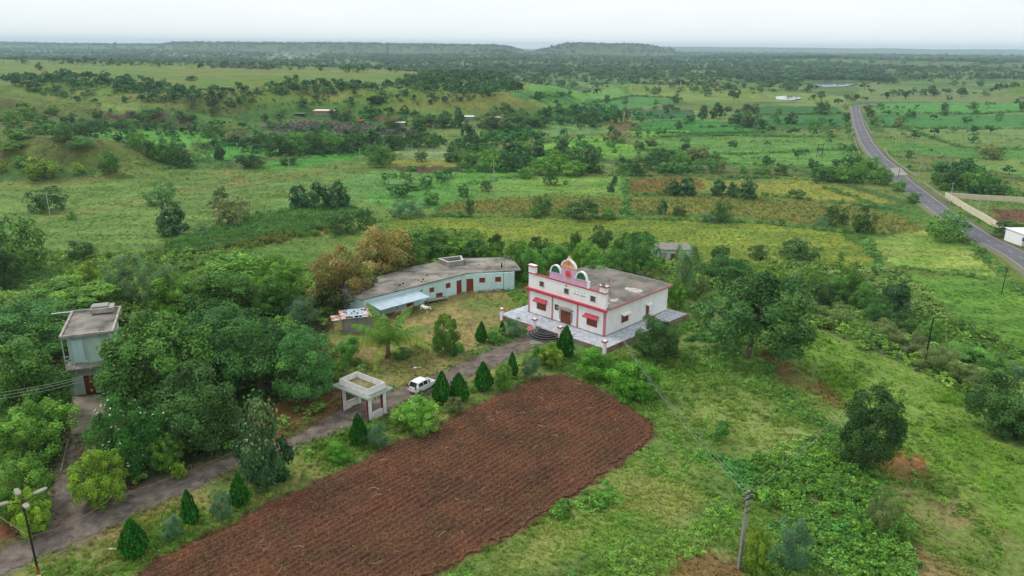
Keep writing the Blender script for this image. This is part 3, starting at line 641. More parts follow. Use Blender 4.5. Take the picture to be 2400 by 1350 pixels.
# culvert slab, side drains walls and parapets beside the road
M_cream = mat('cream_wall_paint', (214, 204, 178), noise=.16, scale=.5); M_pale = mat('pale_concrete', (158, 154, 144), col2=(122, 118, 106), scale=.6)
cul = [P(x, y, VAL)[:2] for x, y in [(2085, 398), (2110, 396), (2128, 414), (2095, 416)]]
o = MB().prism(cul, -15.6, VAL + float(np.interp(0, [0], [0])) + 0.9).build('culvert_slab', M_pale); tag(o, kind='structure')
zc = float(terr(np.array([cul[0][0]]), np.array([cul[0][1]]))[0])
for v in o.data.vertices:
    v.co.z = zc + (0.42 if v.co.z > -15 else -1.0)
def lowwall(pts, h, th, m, name='roadside_parapet', label='', cat='wall', group=None, cap=None, zo=0.0):
    W = [P(x, y, VAL)[:2] for x, y in pts]; C = smooth_line(W, max(6, len(W) * 5)); 
    t = np.gradient(C, axis=0); t /= np.linalg.norm(t, axis=1, keepdims=True); n = np.stack([t[:, 1], -t[:, 0]], -1) * th / 2
    z = terr(C[:, 0], C[:, 1]); mb = MB(); k = len(C)
    a = C - n; b = C + n
    for i in range(k): mb.v += [(a[i, 0], a[i, 1], z[i] - .6), (b[i, 0], b[i, 1], z[i] - .6), (b[i, 0], b[i, 1], z[i] + h), (a[i, 0], a[i, 1], z[i] + h)]
    for i in range(k - 1):
        for j in range(4): mb.f.append((i * 4 + j, i * 4 + (j + 1) % 4, i * 4 + 4 + (j + 1) % 4, i * 4 + 4 + j))
    mb.f += [(0, 1, 2, 3), (k * 4 - 1, k * 4 - 2, k * 4 - 3, k * 4 - 4)]
    o = mb.build(name, m); return tag(o, label, cat, group)
lowwall([(1996, 302), (2000, 322), (2008, 345), (2016, 362)], .7, .35, M_pale, label='pale kerb wall along the left of the far bend of the road')
lowwall([(2025, 285), (2034, 305), (2042, 318)], .7, .35, M_pale, label='short pale parapet on the right of the road before the far bend')
lowwall([(2072, 350), (2088, 372), (2110, 392), (2140, 412), (2150, 418)], .8, .4, M_pale, label='pale parapet wall running to the culvert on the right of the road')
lowwall([(2165, 430), (2185, 445), (2210, 462), (2228, 474)], .7, .4, M_pale, label='low pale drain wall between road and cream compound wall')
lowwall([(2215, 462), (2250, 483), (2290, 508), (2340, 541), (2395, 578), (2420, 595)], 2.2, .3, M_cream, 'compound_wall', 'long cream compound wall along the right side of the road')
lowwall([(2220, 462), (2300, 466), (2400, 474), (2480, 480)], 2.0, .3, M_cream, 'compound_wall', 'cream boundary wall behind the red soil plot, running off to the right')
# ------------------------------------------------------------------ building materials
M_wallw = mat('white_wall_paint', (246, 244, 244), col2=(226, 221, 219), rough=.8, scale=.9, thr=(.25, .5), stretch=(1, 1, .3))
M_red = mat('red_trim_paint', (196, 72, 88), col2=(160, 54, 68), rough=.7, scale=2)
M_pink = mat('pink_trim_paint', (206, 134, 134), col2=(186, 116, 116), rough=.75, scale=2)
M_lilac = mat('lilac_paint', (224, 182, 212), col2=(206, 162, 192), rough=.8, scale=1.2)
M_orange = mat('orange_paint', (236, 176, 128), col2=(222, 156, 108), rough=.8, scale=2)
M_greenp = mat('green_paint', (36, 116, 72), noise=.3, rough=.7)
M_sun = mat('coral_paint', (236, 122, 104), noise=.15); M_sun2 = mat('dark_coral_paint', (214, 70, 66), noise=.2)
M_wood = mat('brown_shutter_wood', (142, 82, 56), col2=(106, 56, 38), rough=.6, scale=3, stretch=(3, 3, .6))
M_rwood = mat('red_brown_door', (146, 62, 48), col2=(112, 44, 36), rough=.6, scale=3)
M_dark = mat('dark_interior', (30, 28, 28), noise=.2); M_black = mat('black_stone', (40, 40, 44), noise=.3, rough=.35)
M_roof = mat('stained_roof_concrete', (152, 146, 136), col2=(84, 82, 78), rough=.9, scale=.32, bump=.02, bscale=6, thr=(.34, .62))
M_roofl = mat('pale_roof_patch', (196, 190, 178), col2=(150, 146, 136), rough=.9, scale=1.2)
M_aqua = mat('aqua_wall_paint', (196, 224, 222), col2=(166, 198, 198), rough=.8, scale=.5, thr=(.28, .55), stretch=(1, 1, .35))
M_mint = mat('mint_wall_paint', (192, 216, 204), col2=(156, 182, 172), rough=.8, scale=.6, stretch=(1, 1, .3))
M_tin = mat('tin_roof_sheet', (188, 206, 216), col2=(166, 184, 196), rough=.4, scale=1, metal=.1)
M_block = mat('grey_block_plaster', (150, 150, 146), col2=(118, 116, 110), rough=.9, scale=.8, bump=.01)
M_grey = mat('grey_concrete', (160, 158, 152), col2=(124, 122, 116), rough=.9, scale=1.2)
M_steel = mat('galvanised_steel', (150, 152, 152), noise=.2, rough=.5, metal=.5)
M_iron = mat('black_iron', (38, 36, 36), noise=.3, rough=.6)
# terrace tiles: small mottled blue grey slabs
M_tile = bpy.data.materials.new('mottled_tile'); M_tile.use_nodes = True; nt = M_tile.node_tree; b = nt.nodes['Principled BSDF']; b.inputs['Roughness'].default_value = .45
tcn = N('ShaderNodeTexCoord', nt); vo = N('ShaderNodeTexVoronoi', nt); vo.inputs['Scale'].default_value = 2.6; nt.links.new(tcn.outputs['Object'], vo.inputs['Vector'])
rr_ = N('ShaderNodeValToRGB', nt); rr_.color_ramp.elements[0].color = c4((140, 146, 156)); rr_.color_ramp.elements[1].color = c4((206, 210, 216)); nt.links.new(vo.outputs['Color'], rr_.inputs[0])
br = N('ShaderNodeTexBrick', nt); br.inputs['Scale'].default_value = 1.0; br.offset = 0.0; br.inputs['Brick Width'].default_value = .6; br.inputs['Row Height'].default_value = .6; br.inputs['Mortar Size'].default_value = .012
br.inputs['Mortar'].default_value = c4((120, 122, 128)); nt.links.new(tcn.outputs['Object'], br.inputs['Vector']); nt.links.new(rr_.outputs[0], br.inputs['Color1']); nt.links.new(rr_.outputs[0], br.inputs['Color2'])
nt.links.new(br.outputs['Color'], b.inputs['Base Color'])

# ------------------------------------------------------------------ the white hall
ZF = 0.72
FL, FR, BR = P(1238, 730.4, ZF), P(1416, 789, ZF), P(1562, 726.7, ZF)
ex = (FR - FL)[:2]; WW = float(np.linalg.norm(ex)); ex = ex / WW; ey = np.array([-ex[1], ex[0]])
DD = float((BR - FR)[:2] @ ey)
ang = math.atan2(ex[1], ex[0])
hall = empty('prayer_hall', (FL[0], FL[1], ZF), ang, 'white flat-roofed prayer hall with red bands and a lilac sun pediment on its front', 'prayer hall')
def L2W(u, v): return FL[:2] + ex * u + ey * v
A0, B0, C0 = L2W(0, 0), L2W(WW, 0), L2W(WW, DD)
def rect(A, B, x0, y0, x1, y1, z0=ZF):
    u0, za = onwall(A, B, x0, y0); u1, zb = onwall(A, B, x1, y1); return min(u0, u1), max(u0, u1), min(za, zb) - z0, max(za, zb) - z0
z1x, z1y = lambda X: 1140 + X / 4.8, lambda Y: 570 + Y / 4.8
def zr(A, B, X0, Y0, X1, Y1): return rect(A, B, z1x(X0), z1y(Y0), z1x(X1), z1y(Y1))
HC, HP = 4.05, 6.3                    # cornice and parapet heights
w1 = zr(A0, B0, 570, 715, 670, 670); w2 = zr(A0, B0, 1130, 905, 1246, 855); dr = zr(A0, B0, 838, 885, 950, 770)
print('hall', WW, DD, w1, w2, dr)
w1 = (w1[0], w1[1], 1.05, 2.3); w2 = (w2[0], w2[1], 1.05, 2.3); dr = (dr[0], dr[1], 0.0, 2.15)
vents = []
for X0, Y0, X1, Y1 in ((600, 484, 646, 428), (876, 566, 926, 508), (1170, 650, 1226, 590)):
    q = zr(A0, B0, X0, Y0, X1, Y1); vents.append((q[0], q[1], 4.75, 5.5)); print('vent', q)
T = .24
o = wallmesh(WW, HP, T, [w1, w2, dr] + vents).build('front_wall', M_wallw, hall)
sw = zr(B0, C0, 1520, 884, 1597, 805); sdr = zr(B0, C0, 1792, 812, 1829, 705); print('side', sw, sdr)
sw = (sw[0], sw[1], 1.05, 2.1); sdr = (sdr[0], sdr[1], 0.0, 2.1)
o = wallmesh(DD - T, HC, T, [(sw[0] - T, sw[1] - T, sw[2], sw[3]), (sdr[0] - T, sdr[1] - T, sdr[2], sdr[3])]).build('side_wall', M_wallw, hall); o.location = (WW, T, 0); o.rotation_euler = (0, 0, math.pi / 2)
o = wallmesh(WW - 2 * T, HC, T, []).build('rear_wall', M_wallw, hall); o.location = (WW - T, DD, 0); o.rotation_euler = (0, 0, math.pi)
o = wallmesh(DD - T, HC, T, []).build('side_wall', M_wallw, hall); o.location = (0, DD, 0); o.rotation_euler = (0, 0, -math.pi / 2)
# dark panel added behind the front wall, its colour standing in for indoor shade
MB().box(T + .01, WW - T - .01, T + .8, T + .85, 0.02, HC - .1).build('dark_shade_panel', M_dark, hall)
MB().box(-0.32, WW + .40, -.42, -0.003, HC - .32, HC + .02).build('red_cornice', M_red, hall, bevel=.02)
MB().box(-0.05, WW + .05, -.12, T + .06, HP + .003, HP + .17).build('red_coping', M_red, hall, bevel=.02)
# roof slab behind the parapet, with a pink drip edge and a rough raised rim
MB().box(-.30, WW + .45, T + .003, DD + .45, HC + .003, HC + .16).build('roof', mat('dark_stained_roof', (132, 126, 116), col2=(80, 78, 74), rough=.9, scale=.28, bump=.02, bscale=6, thr=(.36, .62)), hall)
MB().box(WW + .453, WW + .50, T + .003, DD + .50, HC - .1, HC + .2).build('drip_edge', M_pink, hall)
MB().box(-.30, WW + .45, DD + .453, DD + .5, HC - .1, HC + .2).build('drip_edge', M_pink, hall)
rim = MB()
for k in range(26):
    x0 = -.28 + k * (WW + .6) / 26; rim.box(x0, x0 + (WW + .6) / 26 - .03, DD + .2, DD + .42, HC + .163, HC + .2 + random.random() * .08)
for k in range(28):
    y0 = T + .1 + k * (DD) / 28; rim.box(-.27, -.08, y0, y0 + DD / 28 - .03, HC + .163, HC + .22 + random.random() * .1)
rim.build('roof_rim', M_grey, hall)
# ponded stains and lime patches: thin sheets of their own
def blotch(name, cx, cy, rx, ry, z, m, parent, seed):
    r_ = random.Random(seed); pts = []
    for k in range(22):
        t = 2 * math.pi * k / 22; q = 1 + .35 * (r_.random() - .5); pts.append((cx + rx * q * math.cos(t), cy + ry * q * math.sin(t), z))
    return MB().quad(*pts).build(name, m, parent)
M_lime = mat('lime_patch', (206, 202, 190), col2=(150, 146, 134), scale=1.5, rough=.9)
blotch('lime_patch', WW - 2.2, DD * .62, 1.5, .9, HC + .166, M_lime, hall, 3); blotch('lime_patch', WW - 2.6, 2.2, 1.5, .35, HC + .166, M_lime, hall, 4); blotch('lime_patch', 4.4, 2.6, 1.6, .3, HC + .166, M_lime, hall, 5); blotch('lime_patch', WW - 1.4, 3.4, .5, 1.5, HC + .167, M_lime, hall, 8)
M_damp = mat('damp_patch', (96, 88, 72), col2=(120, 114, 100), scale=1.5, rough=.6)
blotch('damp_patch', WW - 2.0, 2.9, 1.5, .5, HC + .17, M_damp, hall, 6)
# pilasters, bays
p2 = onwall(A0, B0, z1x(740), z1y(840))[0]; p3 = onwall(A0, B0, z1x(1021), z1y(940))[0]; print('pil', p2, p3)
for u in (0.13, p2, p3, WW - .13):
    MB().box(u - .13, u + .13, -.075, -.003, 0, HC - .32).build('pilaster', M_pink, hall)
MB().box(WW + .003, WW + .06, -.075, .2, 0, HC - .32).build('pilaster', M_pink, hall)
MB().box(-.06, WW + .06, -.1, -.003, -.03, .1).build('plinth', M_grey, hall)
MB().box(WW + .003, WW + .07, .21, DD, -.03, .1).build('plinth', M_grey, hall)
def shutter_window(parent, r, n=4, y=0.09, m=M_wood, frame=M_pink, bars=False):
    f = MB(); a, b_, c, d = r; t = .07
    f.box(a - t, a, -.03, y + .05, c - t, d + t).box(b_, b_ + t, -.03, y + .05, c - t, d + t).box(a, b_, -.03, y + .05, d, d + t).box(a, b_, -.06, y + .05, c - t, c)
    fo = f.build('window', frame, parent)
    k = (b_ - a) / n
    for i in range(n):
        q = MB().box(a + i * k + .012, a + (i + 1) * k - .012, y, y + .04, c + .012, d - .012)
        q.build('shutter', m, fo)
    return fo
def awning(parent, r, m, out=.75, over=.35, drop=.22, name='window_canopy'):
    a, b_, c, d = r; a -= over; b_ += over; z = d + .32
    mb = MB(); mb.v += [(a, -.003, z + .12), (b_, -.003, z + .12), (b_, -out, z - drop), (a, -out, z - drop), (a, -.003, z + .03), (b_, -.003, z + .03), (b_, -out, z - drop - .12), (a, -out, z - drop - .12)]
    mb.f += [(0, 1, 2, 3), (7, 6, 5, 4), (3, 2, 6, 7), (0, 3, 7, 4), (1, 5, 6, 2), (0, 4, 5, 1)]
    return mb.build(name, m, parent)
for r in (w1, w2): 
    fo = shutter_window(hall, r); awning(hall, r, M_red)
M_frame = mat('pale_window_frame', (206, 196, 190), noise=.15)
for r in vents:
    a, b_, c, d = r; f = MB(); t = .1
    f.box(a - t, a, -.04, .06, c - t, d + t).box(b_, b_ + t, -.04, .06, c - t, d + t).box(a, b_, -.04, .06, d, d + t).box(a, b_, -.04, .06, c - t, c)
    fo = f.build('ventilator', M_frame, hall)
    MB().box(a, b_, .07, .09, c, d).build('pane', M_dark, fo)
    for k in range(1, 4): MB().box(a + (b_ - a) * k / 4 - .02, a + (b_ - a) * k / 4 + .02, .02, .05, c, d).build('bar', M_grey, fo)
    MB().box(a, b_, .0, .018, (c + d) / 2 - .02, (c + d) / 2 + .02).build('bar', M_grey, fo)
# main door: two leaves with six boards, tiled side strips, arched canopy
a, b_, c, d = dr
fo = MB().box(a - .12, a, -.05, .12, 0, d + .12).box(b_, b_ + .12, -.05, .12, 0, d + .12).box(a, b_, -.05, .12, d, d + .12).build('door_frame', M_pink, hall)
for s in (0, 1):
    x0 = a + s * (b_ - a) / 2 + .01; x1 = x0 + (b_ - a) / 2 - .02
    lf = MB().box(x0, x1, .08, .12, .02, d - .02).build('door', M_wood, hall)
    for i in range(2):
        for j in range(3): MB().box(x0 + .08 + i * (x1 - x0 - .1) / 2, x0 + (i + 1) * (x1 - x0 - .06) / 2, .055, .079, .15 + j * .66, .68 + j * .66).build('panel', M_wood, lf)
M_pic = mat('picture_tile', (196, 160, 130), col2=(70, 110, 160), scale=5, thr=(.45, .55), rough=.3)
for s in (a - .36, b_ + .14): 
    MB().box(s, s + .22, -.03, -.003, .5, 1.9).build('picture_tile', M_pic, hall)
arch = [(a - .45, d + .16), (b_ + .45, d + .16)] + [(b_ + .45 - (b_ - a + .9) * t, d + .3 + .16 * math.sin(math.pi * t)) for t in np.linspace(0, 1, 9)]
MB().xz(arch, -.7, -.003).build('door_canopy', M_pale, hall)
q = zr(A0, B0, 770, 750, 812, 690); 
pl = MB().box(q[0], q[1], -.05, -.003, 1.75, 2.6).build('notice_plaque', M_black, hall)
for k in range(6): MB().box(q[0] + .08, q[1] - .08 - (k % 3) * .06, -.056, -.051, 1.85 + k * .115, 1.88 + k * .115).build('engraved_line', M_grey, pl)
# side wall fittings (built in a frame turned along the wall)
side = empty('side_fittings', (WW + .0, 0, 0), math.pi / 2); side.parent = hall; 
fo = shutter_window(side, sw, 4); awning(side, sw, M_wallw, out=.55, over=.25, drop=.1)
a, b_, c, d = sdr
MB().box(a - .08, a, -.03, .1, 0, d + .08).box(b_, b_ + .08, -.03, .1, 0, d + .08).box(a, b_, -.03, .1, d, d + .08).build('door_frame', M_pink, side)
MB().box(a, b_, .06, .1, 0, d).build('door', M_wood, side); awning(side, sdr, M_wallw, out=.55, over=.25, drop=.05, name='door_canopy')
# corner posts on the parapet
def capped(name, m, parent, x0, x1, y0, y1, z0, z1):
    o = MB().box(x0, x1, y0, y1, z0, z1).build(name, m, parent)
    MB().box(x0 - .13, x1 + .13, y0 - .13, y1 + .13, z1 + .002, z1 + .15).build('red_cap', M_red, o)
    MB().box(x0 - .05, x1 + .05, y0 - .05, y1 + .05, z1 + .152, z1 + .24).build('cap_block', M_wallw, o)
    return o
capped('corner_post', M_wallw, hall, 0.0, 1.25, -.06, .5, HP + .175, HP + 1.15)
capped('corner_post', M_wallw, hall, WW - 1.15, WW, -.06, .5, HP + .175, HP + 0.95)
MB().box(WW - 1.3, WW + .0, T + .003, .5, HC + .165, HP).build('corner_buttress', M_wallw, hall)
# pediment
u0, u1 = onwall(A0, B0, z1x(712), z1y(370))[0], onwall(A0, B0, z1x(1135), z1y(490))[0]; uc = (u0 + u1) / 2; hw = (u1 - u0) / 2; cw = hw * .37
zb = HP + .175; zs = zb + .95; zc_ = zb + 2.3
print('ped', u0, u1)
ped = MB().xz([(u0, zb), (u1, zb), (u1, zs), (uc + cw, zs), (uc + cw, zc_), (uc - cw, zc_), (uc - cw, zs), (u0, zs)], -.02, .26).build('pediment', M_lilac, hall)
MB().box(u1 + .003, u1 + .3, -.06, .3, zb, zs + .1).build('pediment_post', M_wallw, ped)
MB().box(u0 - .05, uc - cw, -.08, .3, zs + .003, zs + .08).build('ledge', M_lilac, ped); MB().box(uc + cw, u1 + .05, -.08, .3, zs + .003, zs + .08).build('ledge', M_lilac, ped)
MB().box(uc - cw - .1, uc + cw + .1, -.1, .32, zc_ + .003, zc_ + .09).build('ledge', M_orange, ped)
for s in (-1, 1):
    ra = (hw - cw) / 2 - .05; ca = uc + s * (cw + ra + .03); zz = zs + .083
    sc_ = 1.0
    MB().xz([(ca + ra * .8 * math.cos(t), zz + ra * .95 * math.sin(t)) for t in np.linspace(0, math.pi, 15)], .03, .2).build('green_lunette', M_greenp, ped)
    outer = [(ca + ra * math.cos(t), zz + ra * 1.12 * math.sin(t)) for t in np.linspace(0, math.pi, 15)]; inner = [(ca + ra * .82 * math.cos(t), zz + ra * .97 * math.sin(t)) for t in np.linspace(math.pi, 0, 15)]
    rimm = MB()
    for i in range(14): rimm.xz([outer[i], outer[i + 1], inner[13 - i], inner[14 - i]], -.08, .3)
    rimm.build('white_arch', M_wallw, ped)
def ogee(w_, h_, n=10):
    R_ = []
    for t in np.linspace(0, 1, n):
        R_.append((w_ * (math.cos(t * math.pi / 2) ** .75) * (1 if t < .75 else 1 - .25 * (t - .75) * 4 * .3), h_ * (t ** .9)))
    return R_
og = ogee(cw * .90, 1.0); zo = zc_ + .095
MB().xz([(uc + p[0], zo + p[1]) for p in og] + [(uc - p[0], zo + p[1]) for p in og[::-1]], .02, .2).build('orange_panel', M_orange, ped)
go = ogee(cw * 1.06, 1.2)
for s in (-1, 1):
    m_ = MB()
    for i in range(len(og) - 1):
        m_.xz([(uc + s * og[i][0], zo + og[i][1]), (uc + s * go[i][0], zo + go[i][1]), (uc + s * go[i + 1][0], zo + go[i + 1][1]), (uc + s * og[i + 1][0], zo + og[i + 1][1])], -.08, .3)
    m_.build('white_ogee_rim', M_wallw, ped)
MB().box(uc - .22, uc + .22, -.08, .34, zo + 1.12, zo + 1.32).build('finial_base', M_wallw, ped)
MB().tube([(uc, .12, zo + 1.32), (uc, .12, zo + 1.48), (uc, .12, zo + 1.62), (uc, .12, zo + 1.7)], [.12, .2, .12, .04], 8).build('pot_finial', M_orange, ped)
MB().box(uc + .1, uc + .3, .1, .12, zo + 1.65, zo + 1.9).build('orange_flag', mat('orange_cloth', (226, 116, 60)), ped)
# sun emblem with rays
zc2 = zb + 1.35; R0 = .62
sun_ = MB().xz([(uc + .0 + R0 * (1 if k % 2 else .86) * math.cos(k * math.pi / 16), zc2 + R0 * (1 if k % 2 else .86) * math.sin(k * math.pi / 16)) for k in range(32)], -.09, -.023).build('sun_emblem', M_sun, ped)
MB().xz([(uc + .24 * math.cos(k * math.pi / 8), zc2 + .24 * math.sin(k * math.pi / 8)) for k in range(16)], -.12, -.093).build('disc', M_sun2, sun_)
for k in range(12):
    t = k * math.pi / 6; c_, s_ = math.cos(t), math.sin(t); m_ = MB()
    m_.xz([(uc + .3 * c_ - .03 * s_, zc2 + .3 * s_ + .03 * c_), (uc + .3 * c_ + .03 * s_, zc2 + .3 * s_ - .03 * c_), (uc + .52 * c_, zc2 + .52 * s_)], -.112, -.093); m_.build('ray', M_sun2, sun_)
def textpart(s, parent, x, z, size, m, name='lettering', y=-.012):
    cu = bpy.data.curves.new(name, 'FONT'); cu.body = s; cu.size = size; cu.extrude = .006; cu.align_x = 'CENTER'
    o = bpy.data.objects.new(name, cu); COL.objects.link(o); o.parent = parent; o.location = (x, y, z); o.rotation_euler = (math.pi / 2, 0, 0); cu.materials.append(m)
    me = bpy.data.meshes.new_from_object(o.evaluated_get(bpy.context.evaluated_depsgraph_get())); o2 = link(name, me, parent); o2.location = o.location; o2.rotation_euler = o.rotation_euler; bpy.data.objects.remove(o); return o2
M_txt = mat('rust_lettering', (206, 108, 70)); M_blue = mat('blue_lettering', (70, 120, 170), noise=.1)
textpart('\u0950', ped, uc, zo + .2, .75, M_txt, y=.01)
# small medallion and a faint painted line of lettering on the parapet
um = onwall(A0, B0, z1x(900), z1y(478))[0]
MB().xz([(um + .17 * math.cos(k * math.pi / 8), 5.95 + .17 * math.sin(k * math.pi / 8)) for k in range(16)], -.04, -.003).build('medallion', M_sun, hall)
ul = onwall(A0, B0, z1x(980), z1y(560))[0]; ur = onwall(A0, B0, z1x(1130), z1y(590))[0]
lt = MB(); rq = random.Random(5); x = ul
while x < ur - .1:
    w_ = .05 + rq.random() * .12; lt.box(x, x + w_, -.012, -.003, 5.0 + rq.random() * .06, 5.1 + rq.random() * .1); x += w_ + .05
for k in range(4): lt.box(ul + .3 + k * .55, ul + .42 + k * .55, -.012, -.003, 5.45 + .05 * (k % 2), 5.57 + .05 * (k % 2))
tag(lt.build('faded_lettering', M_blue, hall), kind='stuff')
# loudspeaker on the right corner post
spk = empty('loudspeaker', (*L2W(WW - .45, .2), ZF + HP + 1.3), ang + .2, 'grey horn loudspeaker on the right corner post of the white hall', 'loudspeaker')
MB().tube([(0, -.5, .12), (0, -.35, .12), (0, -.1, .12), (0, .18, .12), (0, .3, .12)], [.34, .25, .12, .09, .09], 14).build('horn', M_pale, spk); MB().box(-.03, .03, -.03, .03, -.12, .1).build('bracket', M_iron, spk)
fl = empty('roof_flag', (*L2W(WW * .72, 6.2), ZF + HC + .16), ang, 'thin mast with a pale cloth flag on the flat roof of the white hall', 'flag')
MB().tube([(0, 0, 0), (0, 0, 2.3)], .03, 5).build('mast', M_iron, fl); MB().quad((0.02, 0, 2.2), (.5, .1, 2.0), (.45, .15, 1.5), (.02, 0, 1.6)).build('cloth', mat('faded_cloth', (226, 180, 160)), fl)
MB().box(WW * .78, WW * .78 + .03, 5, 5.03, HC + .16, HC + .9).box(WW * .80, WW * .80 + .03, 5, 5.03, HC + .16, HC + .9).build('roof_bars', M_iron, hall)

# terrace
TL, TF, TR = P(1170, 737, ZF)[:2], P(1418, 817, ZF)[:2], P(1611, 735.6, ZF)[:2]
def toL(p): d = p - FL[:2]; return float(d @ ex), float(d @ ey)
tl, tf, tr = toL(TL), toL(TF), toL(TR); print('terrace', tl, tf, tr)
ty = min(tl[1], tf[1]) * .5 + .5 * max(tl[1], tf[1]); tx0 = tl[0]; tx1 = (tf[0] + tr[0]) / 2; tback = tr[1]
ter = empty('terrace', (FL[0], FL[1], 0), ang); tag(ter, kind='structure')
tm = MB().quad((tx0, tl[1], ZF - .012), (tf[0], tf[1], ZF - .012), (tr[0], tr[1], ZF - .012), (tx0 + .5, tr[1], ZF - .012), (tx0, 4.5, ZF - .012)).build('tiled_floor', M_tile, ter)
M_brick = mat('red_brick_face', (150, 86, 74), col2=(112, 66, 58), scale=4)
MB().prism([(tx0 + .02, tl[1] + .02), (tf[0] - .02, tf[1] + .02), (tr[0] - .02, tr[1] - .02), (tx0 + .52, tr[1] - .02), (tx0 + .02, 4.5)], -1.2, ZF - .016).build('terrace_base', mat('terrace_base_plaster', (150, 140, 132), col2=(140, 84, 74), scale=.6), ter)
def post(px, py, label):
    q = toL(P(px, py, ZF)[:2]); w_ = L2W(*q)
    e_ = empty('gate_post', (w_[0], w_[1], 0), ang, label, 'post', 'white posts with red caps around the terrace')
    MB().box(-.2, .2, -.2, .2, -.2, ZF + .95).build('shaft', M_wallw, e_); MB().box(-.36, .36, -.36, .36, ZF + .952, ZF + 1.08).build('red_cap', M_red, e_); MB().box(-.2, .2, -.2, .2, ZF + 1.082, ZF + 1.2).build('cap_block', M_wallw, e_)
post(1176, 739.5, 'white post with red cap at the far left corner of the tiled terrace')
post(1253, 764, 'white post with red cap left of the black round steps')
post(1313, 783, 'white post with red cap right of the black round steps, behind the tall cypress')
post(1417, 817, 'white post with red cap at the near front corner of the terrace')
sc0 = toL(P(1283, 774, ZF)[:2]); sw_ = L2W(sc0[0], (ty + sc0[1]) / 2)
stp = empty('round_steps', (sw_[0], sw_[1], 0), ang, 'black half-round stone steps leading up to the tiled terrace', 'steps')
for k, r_ in enumerate((2.75, 2.3, 1.85, 1.45)):
    poly = [(r_ * math.cos(t), -.25 - r_ * 1.0 * math.sin(-t) * 1.0) for t in np.linspace(math.pi, 2 * math.pi, 25)]
    MB().prism([(p[0], p[1]) for p in poly], 0.02 if k == 0 else .18 * k + .003, .18 * (k + 1) if k < 3 else ZF - .02).build('step', M_black, stp)
    rimp = MB()
    for i in range(24):
        t0, t1 = math.pi + i * math.pi / 24, math.pi + (i + 1) * math.pi / 24; z = (.18 * (k + 1) if k < 3 else ZF - .02) + .003
        rimp.quad((r_ * math.cos(t0), -.25 + r_ * math.sin(t0), z), (r_ * math.cos(t1), -.25 + r_ * math.sin(t1), z), ((r_ - .07) * math.cos(t1), -.25 + (r_ - .07) * math.sin(t1), z), ((r_ - .07) * math.cos(t0), -.25 + (r_ - .07) * math.sin(t0), z))
    rimp.build('nosing', M_grey, stp)
ss = empty('side_steps', (*L2W(sc0[0] - 2.6, (ty + sc0[1]) / 2 + .0), 0), ang, 'small flight of pink painted steps beside the black round steps', 'steps')
for k in range(3): MB().box(-.9, .2, -.9 + .3 * k, 0, .18 * k + .01, .18 * (k + 1)).build('step', M_pink, ss)

# ------------------------------------------------------------------ long aqua house with bent flat roof
z2x, z2y = lambda X: 740 + X / 3.75, lambda Y: 500 + Y / 3.75
RZ = 3.35
rp = [P(z2x(X), z2y(Y), RZ)[:2] for X, Y in ((400, 762), (1330, 527), (1806, 498), (1722, 386), (1300, 397), (1085, 425), (880, 466), (730, 512), (450, 585), (162, 642))]
WA, WB = P(1089, 685.3)[:2], P(1205.5, 679.5)[:2]         # right wing wall
e2 = (rp[0] - rp[1]) / np.linalg.norm(rp[0] - rp[1])
lenB = np.linalg.norm(rp[0] - rp[1]) - .9
WC = WA + e2 * lenB                                       # left end of the long front
long_ = empty('row_house', (WC[0], WC[1], 0), 0, 'long aqua single storey row house with bent, stained grey flat roof', 'house')
def loc(p): return (p[0] - WC[0], p[1] - WC[1])
RZW = RZ - .15
def lrect(A, B, X0, Y0, X1, Y1): return rect(A, B, z2x(X0), z2y(Y0), z2x(X1), z2y(Y1), 0)
opsB, opsA = [], []
spB = [('door', 1242, 703, 1277, 588), ('window', 1147, 662, 1180, 612), ('window', 1003, 700, 1037, 652), ('window', 805, 828, 850, 786), ('vent', 922, 690, 938, 672)]
spA = [('door', 1329, 692, 1381, 578), ('window', 1441, 611, 1485, 569), ('window', 1581, 604, 1625, 561)]
def clampop(r, k, Lw):
    a, b_, c, d = r
    if k == 'door': c = 0.0; d = min(d, RZW - .3)
    return (max(a, .1), min(b_, Lw - .1), max(c, 0.0), min(d, RZW - .25))
LB = float(np.linalg.norm(WA - WC)); LA = float(np.linalg.norm(WB - WA))
opsB = [(k, clampop(lrect(WC, WA, *q), k, LB)) for k, *q in spB]; opsA = [(k, clampop(lrect(WA, WB, *q), k, LA)) for k, *q in spA]
print('long', LB, LA, opsB, opsA)
for (A, B, Lw, ops) in ((WC, WA, LB, opsB), (WA, WB, LA, opsA)):
    o = wallmesh(Lw, RZW, .22, [r for k, r in ops]).build('front_wall', M_aqua, long_); frame_at(o, loc(A), loc(B))
    fr = empty('wall_fittings', (0, 0, 0)); fr.parent = long_; frame_at(fr, loc(A), loc(B))
    for k, r in ops:
        a, b_, c, d = r
        if k == 'vent': MB().box(a, b_, .1, .12, c, d).build('vent', M_dark, fr); continue
        f_ = MB().box(a - .07, a, -.03, .1, c, d + .07).box(b_, b_ + .07, -.03, .1, c, d + .07).box(a, b_, -.03, .1, d, d + .07).build(k + '_frame' if k == 'door' else 'window', M_rwood, fr)
        n_ = 2
        for i in range(n_):
            MB().box(a + (b_ - a) * i / n_ + .01, a + (b_ - a) * (i + 1) / n_ - .01, .05, .09, c + .01, d - .01).build('door' if k == 'door' else 'shutter', M_rwood, f_)
